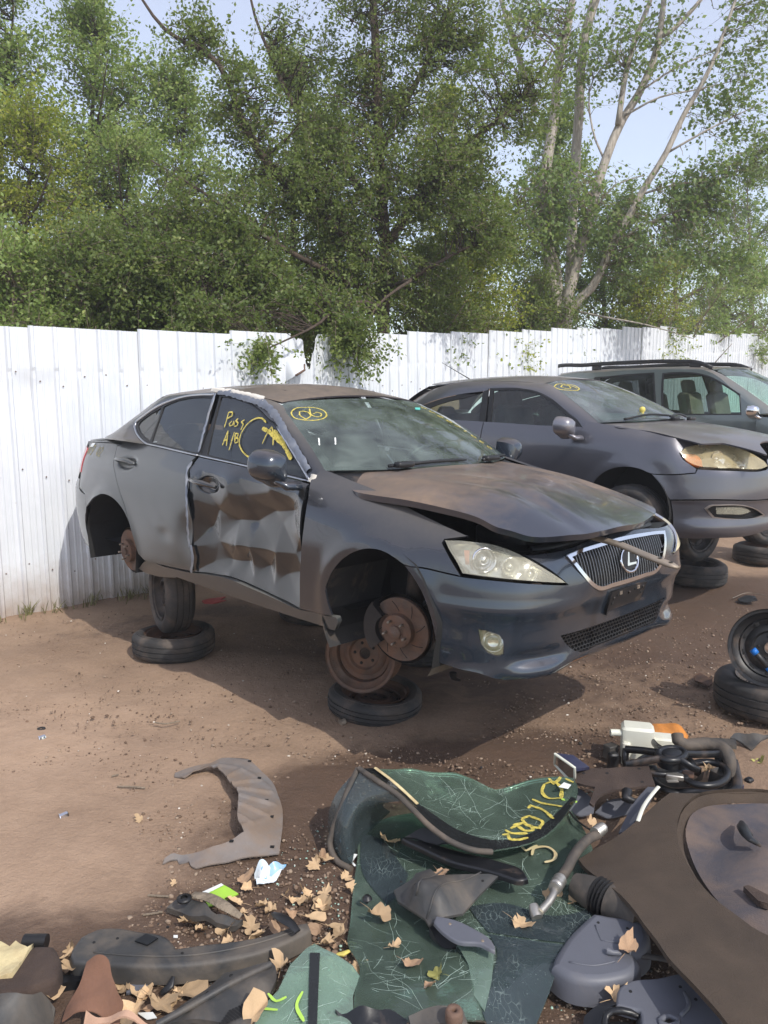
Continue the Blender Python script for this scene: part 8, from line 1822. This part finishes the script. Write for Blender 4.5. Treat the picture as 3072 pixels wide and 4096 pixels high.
# --- odds and ends on the open ground
def nut(u, v, lab, mat, r=.012, h=.03):
    p = gp(u, v, r); e = empty('wheel_nut', tuple(p), lab, 'nut'); Mx = frame_m((0, 0, 0), (.8, .5, .2)); mb = MB(); mb.lathe([(0, h/2), (r*.7, h/2), (r, h*.3), (r, -h*.4)], Mx, 6); mb.lathe([(r, -h*.4), (r*1.25, -h*.42), (r*1.25, -h/2), (0, -h/2)], Mx, 16); mb.build('nut_body', M[mat], e, auto=30)
nut(257, 3263, 'lone chrome wheel nut on the open dirt at the left', 'chrome', .015, .036); nut(170, 2951, 'chrome wheel nut near a dark washer', 'chrome', .014, .034); nut(1372, 2888, 'steel nut just in front of the flat tyre under the wreck', 'steel', .017, .036)
p = gp(165, 2917, .004); e = empty('washer', tuple(p), 'dark flat washer on the dirt at the left', 'washer'); mb = MB(); mb.lathe([(.010, 0), (.022, 0), (.022, .006), (.010, .006), (.010, 0)], None, 20); mb.build('ring', M['iron'], e, auto=40)
sheet('rusty_bracket', [(2775, 2705),(2800,2690),(2835,2710),(2850,2700),(2850,2730),(2835,2745),(2800,2728),(2780,2722)], [.02,.03,.03,.03,.02,.02,.02,.02], M['rust_dark'], 'rusty bracket on the dirt left of the tyre at the right edge', 'bracket', .008, smooth=False)
sheet('scrap_plastic', [(2950,2395),(2985,2380),(3020,2385),(3030,2402),(2990,2410),(2960,2406)], [.02,.03,.03,.02,.01,.01], M['black'], 'black scrap of plastic in the oily patch', 'scrap', .006, crumple=.006)
hose('wire', [(2930,2392),(3000,2372),(3060,2382),(3090,2390)], .02, .003, M['steel'], 'thin wire curling in the oily patch', 'wire')
sheet('glove', [(808,2402),(835,2394),(870,2390),(902,2386),(880,2398),(905,2401),(870,2408),(845,2416),(818,2412)], [.02,.04,.03,.02,.03,.02,.03,.02,.02], M['cloth_red'], 'flat faded red work glove beyond the sill of the wreck', 'glove', .012, res=.02, smooth=False)
hose('hanging_bracket', [(1812, 2690),(1815,2712),(1840,2722)], [.33,.29,.27], [.02,.018,.010], M['black'], 'small black plastic tab hanging under the bumper', 'bracket', flat=.4)
for k, l in enumerate(([(470, 3146), (525, 3147), (580, 3152)], [(592, 3581), (635, 3584), (675, 3586)], [(447, 3105), (474, 3098)], [(572, 3660), (650, 3648)], [(620,2890),(660,2895),(720,2885)])):
    hose('twig', l, .008, .004, M['bark_grey'], ('thin pale twig on the open dirt', 'pale twig beside the dark bracket', 'short twig on the dirt near the liner', 'thin twig pointing at the dark bracket', 'bent twig on the dirt in front of the rear tyre')[k], 'twig')
# --- clip holes, ribs and screws that scrap mouldings carry
def fixings(host, pts, r=.005, mat='dark', nm='clip_hole'):
    h = bpy.data.objects[host]; f = o_h[host]; zm = float(np.mean(f(o_p[host])))
    for u, v in pts:
        p = gp(u, v, zm)[:2]; p = gp(u, v, float(f(p[None])[0]))[:2]; z = float(f(p[None])[0]); mb = MB()
        mb.lathe([(0, .0012), (r*.72, .0012), (r, .0022), (r*1.25, .0)], Matrix.Translation(np.array([p[0], p[1], z])-np.array(h.location)), 12); mb.build(nm, M[mat], h)
def ridges(host, lines, r=.004):
    h = bpy.data.objects[host]; f = o_h[host]; zm = float(np.mean(f(o_p[host])))
    for l in lines:
        q = smooth_poly(np.array([gp(u, v, zm)[:2] for u, v in l]), False, step=.02); mb = MB(); mb.tube(list(np.column_stack([q, f(q)+r*.2])-np.array(h.location)), r, 6); mb.build('moulded_rib', h.data.materials[0], h)
fixings('splash_shield', [(1605, 3584), (1663, 3544), (1715, 3681), (1931, 3515), (1837, 3631), (1873, 3515)][:4], .004); ridges('splash_shield', [[(1663, 3623), (1721, 3551), (1771, 3508)], [(1706, 3667), (1779, 3594), (1923, 3515)]], .003)
fixings('bumper_absorber', [(376, 3770), (470, 3754), (729, 3813), (862, 3801), (1011, 3774), (1128, 3745)][:3], .004); ridges('bumper_absorber', [[(376, 3809), (549, 3825), (705, 3825), (885, 3805), (1058, 3766), (1175, 3727)]], .004)
fixings('trim_panel', [(2522, 3966), (2721, 3948), (2783, 3998), (2610, 3972), (2809, 4042)][:3], .004); ridges('trim_panel', [[(2739, 3972), (2756, 4019), (2721, 4066)]], .006)
fixings('interior_trim', [(2393, 3691), (2510, 3714), (2305, 3790)][:2], .004); ridges('interior_trim', [[(2381, 3702), (2405, 3761), (2475, 3773)], [(2276, 3849), (2364, 3863), (2475, 3843)]], .003)
fixings('door_panel', [(1066, 3872), (925, 3903), (831, 3974), (1042, 3997)], .005); fixings('mud_flap', [(2334, 3093), (2428, 3093), (2557, 3075), (2569, 3128)], .006)
fixings('window_visor', [(1721, 3389), (2054, 3487)], .004); fixings('pillar_trim', [(1800, 3696), (1931, 3764)], .004, 'steel', 'screw')
fixings('boot_carpet', [(2536, 3591), (2569, 3632), (2630, 3641)], .018, 'carpet_dark', 'oil_spot') if False else None

# ==== leaves
# ---------------------------------------------------------------- fallen leaves, each a thing of its own
def dry_mat(name, a, b):
    m = NT(name); o = m.n('ShaderNodeObjectInfo'); n = m.noise(30, 5, .6); c = m.mix(n, srgb(*a), srgb(*b)); h = m.n('ShaderNodeHueSaturation'); m.l(c, h.inputs['Color'])
    mr = m.n('ShaderNodeMapRange'); m.l(o.outputs['Random'], mr.inputs[0]); mr.inputs[3].default_value = .65; mr.inputs[4].default_value = 1.15; m.l(mr.outputs[0], h.inputs['Value']); m.set('Base Color', h.outputs[0]); m.set('Roughness', .75); return m.m
M['dry_leaf'] = dry_mat('dry_leaf', (178, 148, 110), (206, 178, 142)); M['dry_leaf_brown'] = dry_mat('dry_leaf_brown', (146, 116, 90), (180, 150, 120)); M['leaf_green_dry'] = dry_mat('leaf_green_dry', (150, 150, 80), (176, 170, 100))
def leaf_mesh(seed, mat):
    rg = np.random.default_rng(seed); n = 26; a = np.linspace(-math.pi, math.pi, n, endpoint=False)
    lob = (0.0, .95, -.95, 1.9, -1.9)[:3+2*(seed % 2)]
    r = .66+sum((.20-.05*abs(q)/2)*np.exp(-((a-q)/.30)**2) for q in lob)+rg.uniform(-.07, .07, n); r *= np.where(np.abs(a) > 2.6, .75, 1)*.55
    if seed in (2, 5, 7): r = (.40+.16*np.cos(a)+.05*np.cos(2*a)+rg.uniform(-.03, .03, n))
    if seed % 3 == 1: r[rg.integers(0, n, 5)] *= .55
    V = [(0, 0, 0)]+[(x*math.cos(t), x*math.sin(t)*.9, 0) for x, t in zip(r*.5, a)]+[(x*math.cos(t), x*math.sin(t)*.9, 0) for x, t in zip(r, a)]
    V = np.array(V); d = np.hypot(V[:, 0], V[:, 1]); ax = rg.uniform(0, 3.14); V[:, 2] = 1.35*(V[:, 0]*math.cos(ax)+V[:, 1]*math.sin(ax))**2+.10*np.sin(np.arctan2(V[:, 1], V[:, 0])*5)*d*2*.5+rg.normal(0, .03, len(V))*(d > .2)+.12*d
    mb = MB(); mb.add(V, [(0, 1+i, 1+(i+1) % n) for i in range(n)]+[(1+i, 1+n+i, 1+n+(i+1) % n, 1+(i+1) % n) for i in range(n)])
    mb.tube([(-.25, 0, .02), (-.45, .02, .05), (-.75, .08, .03)], [.012, .010, .008], 4)
    o = mb.build('leaf_source', M[mat], None); me = o.data; bpy.data.objects.remove(o); me.name = 'dry_leaf'; return me
LM = [leaf_mesh(i, ('dry_leaf', 'dry_leaf', 'dry_leaf_brown', 'dry_leaf')[i % 4]) for i in range(8)]; LG = leaf_mesh(11, 'leaf_green_dry')
rl = random.Random(8)
def dry_leaf(u, v, z, s, label, k=None, group='fallen dry leaves', me=None):
    p = gp(u, v, z); o = bpy.data.objects.new('dry_leaf', me or LM[rl.randrange(8) if k is None else k]); COL.objects.link(o)
    o.location = p; s *= .88; o.scale = (s*rl.uniform(.75, 1.1), s*rl.uniform(.7, 1.0), s*rl.uniform(.7, 1.2)); o.rotation_euler = (rl.uniform(-.5, .5), rl.uniform(-.5, .5), rl.uniform(0, 6.28)); tag(o, label, 'leaf', group)
big = [([(1553, 3367)][0], .05, .115, 'curled tan leaf on the glass below the fold'), ([(1512, 3661)][0], .05, .115, 'broad tan leaf flat on the left part of the glass'), ([(1645, 3856)][0], .08, .10, 'broad tan leaf on the lower part of the glass'), ([(1766, 3495)][0], .15, .075, 'orange tan leaf on the tip of the splash shield'),
       ([(2084, 3697)][0], .08, .09, 'tan leaf beside the hose end fitting'), ([(1714, 3942)][0], .09, .05, 'small red brown leaf low on the glass'), ([(1570, 3788)][0], .07, .05, 'small curled leaf in the middle of the glass'), ([(1308, 3437)][0], .02, .085, 'golden leaf left of the folded windscreen'),
       ([(1265, 3457)][0], .015, .09, 'pale leaf at the left of the golden leaf'), ([(1294, 3620)][0], .015, .09, 'flat tan leaf on dirt left of the glass'), ([(760, 3688)][0], .015, .10, 'large folded leaf under the dark bracket'), ([(909, 3715)][0], .015, .10, 'orange brown leaf below the dark bracket'),
       ([(972, 3519)][0], .02, .07, 'tan leaf between packet and foil wrapper'), ([(697, 3535)][0], .006, .045, 'lone small leaf on the dirt left of the packet'), ([(560, 3280)][0], .008, .045, 'lone pale leaf inside the curve of the liner'), ([(2834, 3081)][0], .12, .075, 'brown leaf caught in the fan shroud'),
       ([(2374, 3304)][0], .09, .07, 'red brown leaf at the top end of the hose'), ([(2510, 3796)][0], .13, .10, 'tan leaf at the rim of the grey trim'), ([(2462, 3989)][0], .08, .09, 'tan leaf standing between the grey trims'), ([(2299, 3603)][0], .06, .085, 'brown leaf under the air duct'), ([(2217, 3588)][0], .05, .085, 'pale leaf beside the crimped hose end'),
       ([(286, 3872)][0], .05, .085, 'leaf at the left end of the long trim'), ([(184, 3967)][0], .05, .085, 'leaf in front of the brown felt'), ([(737, 3970)][0], .02, .10, 'leaf between the hook and the door panel'), ([(584, 3974)][0], .02, .09, 'leaf right of the triangular shard'), ([(643, 4017)][0], .03, .12, 'large leaf beside the door panel'), ([(533, 4050)][0], .03, .11, 'brown leaf right of the brown rag'), ([(1007, 4075)][0], .10, .10, 'tan leaf on the corner of the door panel'), ([(1122, 3872)][0], .08, .09, 'leaf between door panel and pale glass')]
for (u, v), z, s, lb in big: dry_leaf(u, v, z, s*1.25, lb)
dry_leaf(*[(1750, 3898)][0], .09, .08, 'yellow green leaf low on the glass', me=LG); dry_leaf(*[(3037, 3046)][0], .01, .10, 'yellow green leaf on the dirt at the right edge', me=LG)
used = set(); skip_ = random.Random(2); LAND = [(n, u, v) for n, (u, v) in zip(('the green packet', 'the foil wrapper', 'the dark bracket', 'the left end of the long trim', 'the right end of the long trim', 'the brown rag', 'the door panel', 'the triangular shard', 'the black rubber strip', 'the golden leaf', 'the folded side of the windscreen', 'the yellow clip', 'the grey liner tip', 'the felt lining'), [(878, 3574), (1074, 3496), (823, 3644), (313, 3825), (1207, 3723), (392, 3934), (823, 3997), (568, 3938), (1136, 3684)]+[(1308, 3437), (1330, 3370), (1370, 3815)]+[(784, 3464), (157, 3880)])]
for u, v in [(1381, 3500), (1390, 3560), (1374, 3594), (1243, 3674), (1323, 3704), (1395, 3784), (1345, 3784), (1222, 3612), (1294, 3573), (1356, 3743), (1269, 3717), (1406, 3537), (1439, 3873), (1308, 3782)]+[(1007, 3684), (1003, 3711), (1042, 3742), (917, 3754), (972, 3652), (948, 3609), (1019, 3590), (1077, 3593), (1081, 3641), (1136, 3582), (1175, 3605), (1222, 3582), (1254, 3668), (1175, 3652), (1050, 3629), (1230, 3621), (1285, 3629), (1262, 3456), (1285, 3441), (995, 3550), (799, 3715), (870, 3684), (274, 3806), (243, 3832), (478, 3942), (486, 3966), (611, 4028), (564, 3993), (1136, 3825), (940, 4075), (1113, 3731), (1089, 3691), (666, 4044), (709, 3989), (439, 3942), (259, 3887)]:
    if skip_.random() < .22: continue
    u += rl.uniform(-8, 8); v += rl.uniform(-8, 8); sz = rl.uniform(.055, .095)
    nm_, lu, lv = min(LAND, key=lambda q: math.hypot(q[1]-u, q[2]-v)); du, dv = u-lu, v-lv
    side = ('right of' if du > 0 else 'left of') if abs(du) > abs(dv) else ('on the near side of' if dv > 0 else 'on the far side of')
    k_ = rl.randrange(8); w1 = 'small' if sz < .067 else 'large' if sz > .083 else 'curled'; w2 = ('tan', 'pale tan', 'brown', 'ragged tan')[k_ % 4]
    lb = '%s %s leaf %s %s' % (w1, w2, side, nm_); n_ = 0
    while lb in used and n_ < 3:
        n_ += 1; lb = '%s %s leaf %s %s, %s one' % (w1, w2, side, nm_, ('second', 'third', 'fourth')[n_-1])
    used.add(lb); dry_leaf(u, v, .015, sz, lb, k_, 'dry leaves scattered in the litter')
# ---------------------------------------------------------------- stones and crumbs of dirt
def stones(name, n, seed, area, smin, smax, mat, dens=None):
    rg = np.random.default_rng(seed); P = []
    while len(P) < n:
        u = rg.uniform(area[0], area[2]); v = rg.uniform(area[1], area[3])
        if dens is not None and rg.uniform() > dens(u, v): continue
        P.append(gp(u, v, 0))
    P = np.array(P); ico = bmesh.new(); bmesh.ops.create_icosphere(ico, subdivisions=1, radius=1); B = np.array([v.co[:] for v in ico.verts]); F = np.array([[v.index for v in f.verts] for f in ico.faces]); ico.free()
    s = smin+(smax-smin)*rg.uniform(0, 1, n)**3; V = B[None]*(1+rg.uniform(-.28, .28, (n, len(B), 1)))*s[:, None, None]*rg.uniform(.6, 1.3, (n, 1, 3))*[1, 1, .7]
    V = V+P[:, None]+np.stack([0*s, 0*s, s*.15], 1)[:, None]; Fs = (F[None]+np.arange(n)[:, None, None]*len(B)).reshape(-1, 3)
    me = bpy.data.meshes.new(name); me.vertices.add(n*len(B)); me.vertices.foreach_set('co', V.reshape(-1)); m = len(Fs); me.loops.add(3*m); me.loops.foreach_set('vertex_index', Fs.ravel().astype(np.int32)); me.polygons.add(m)
    me.polygons.foreach_set('loop_start', (np.arange(m)*3).astype(np.int32)); me.polygons.foreach_set('loop_total', np.full(m, 3, np.int32)); me.materials.append(mat); me.update(calc_edges=True)
    at = me.attributes.new('tone', 'FLOAT', 'FACE'); at.data.foreach_set('value', np.repeat(rg.uniform(0, 1, n), len(F)).astype(np.float32))
    return link(me, name, None, kind='stuff')
def stone_mat(name, cols):
    m = NT(name); a = m.n('ShaderNodeAttribute'); a.attribute_name = 'tone'; n = len(cols); m.set('Base Color', m.ramp(a.outputs['Fac'], 0, 1, srgb(*cols[0]), srgb(*cols[-1]), [(i/(n-1), srgb(*cols[i])) for i in range(1, n-1)])); m.set('Roughness', .9); return m.m
M['stone'] = stone_mat('gravel_stone', [(92, 74, 60), (112, 92, 76), (130, 110, 93), (152, 134, 116), (118, 94, 76)])
M['chip'] = stone_mat('pale_chip', [(150, 138, 124), (196, 186, 172), (222, 216, 206)])
grav = lambda u, v: .12+.88*math.exp(-((u-2300)/700)**2-((v-2850)/260)**2)+.35*math.exp(-((u-800)/900)**2-((v-3650)/260)**2)+.4*math.exp(-((u-2800)/500)**2-((v-2500)/300)**2)
stones('gravel', 8500, 1, (-200, 2430, 3250, 4200), .003, .011, M['stone'], grav)
stones('dirt_crumbs', 15000, 2, (-200, 2430, 3250, 4200), .002, .007, M['stone'])
stones('pale_chips', 420, 3, (-200, 2450, 3250, 4100), .003, .009, M['chip'], lambda u, v: .3+.7*math.exp(-((u-2300)/800)**2-((v-2800)/350)**2))
M['crumb_black'] = stone_mat('black_crumb', [(24, 24, 26), (44, 44, 46), (70, 66, 62)]); M['crumb_glass'] = stone_mat('glass_crumb', [(150, 186, 168), (190, 214, 202), (120, 150, 136)])
heap = lambda u, v: math.exp(-((u-2350)/420)**2-((v-3150)/140)**2)+math.exp(-((u-900)/600)**2-((v-3850)/160)**2)+math.exp(-((u-2450)/300)**2-((v-4000)/150)**2)
stones('plastic_crumbs', 260, 7, (-100, 2950, 3100, 4150), .003, .012, M['crumb_black'], heap)
gl_ = lambda u, v: math.exp(-((u-1260)/120)**2-((v-3600)/260)**2)+math.exp(-((u-2250)/200)**2-((v-3300)/120)**2)+.6*math.exp(-((u-1500)/500)**2-((v-3950)/160)**2)
stones('glass_crumbs', 420, 9, (1000, 3050, 2500, 4150), .002, .006, M['crumb_glass'], gl_)
# ---------------------------------------------------------------- weeds along the foot of the fence
def weeds(n, seed):
    rg = np.random.default_rng(seed); V = []; F_ = []
    for i in range(n):
        t = rg.uniform(-1.5, 9)**1.0; xy = fxy([t])[0]+np.array([.64, -.77])*(.03+abs(rg.normal(0, .10))); z = float(gz(xy[0], xy[1])); k = rg.integers(3, 7)
        if rg.uniform() < .35+.3*math.sin(t*3.1): continue
        for j in range(k):
            h = rg.uniform(.03, .13); d = rg.normal(0, .5, 2)*h; w_ = rg.normal(0, 1, 2); w_ = w_/np.linalg.norm(w_)*.004; b = len(V); o = xy+rg.normal(0, .02, 2)
            V += [(o[0]-w_[0], o[1]-w_[1], z-.01), (o[0]+w_[0], o[1]+w_[1], z-.01), (o[0]+d[0]*.5+w_[0], o[1]+d[1]*.5+w_[1], z+h*.6), (o[0]+d[0]*.5-w_[0], o[1]+d[1]*.5-w_[1], z+h*.6), (o[0]+d[0], o[1]+d[1], z+h)]; F_ += [(b, b+1, b+2, b+3), (b+3, b+2, b+4)]
    mb = MB(); mb.add(V, F_); o = mb.build('dry_weeds', M['weed'], None, kind='stuff', auto='keep'); return o
M['weed'] = simple('dry_weed', (112, 110, 72), .9, 0, .3, 9, 0); weeds(420, 5)

# ==== haze
# ---------------------------------------------------------------- thin haze volume, added to soften contrast like a lens veil
hm = bpy.data.materials.new('haze'); hm.use_nodes = True; t = hm.node_tree; t.nodes.clear()
ho = t.nodes.new('ShaderNodeOutputMaterial'); hv = t.nodes.new('ShaderNodeVolumePrincipled'); hv.inputs['Density'].default_value = .0035; hv.inputs['Color'].default_value = (.93, .95, 1, 1); hv.inputs['Anisotropy'].default_value = .2
t.links.new(hv.outputs[0], ho.inputs['Volume'])
mb = MB(); mb.box((0, 15, 8.5), (146, 136, 21)); hb = mb.build('haze', hm, None, smooth=False, kind='stuff')
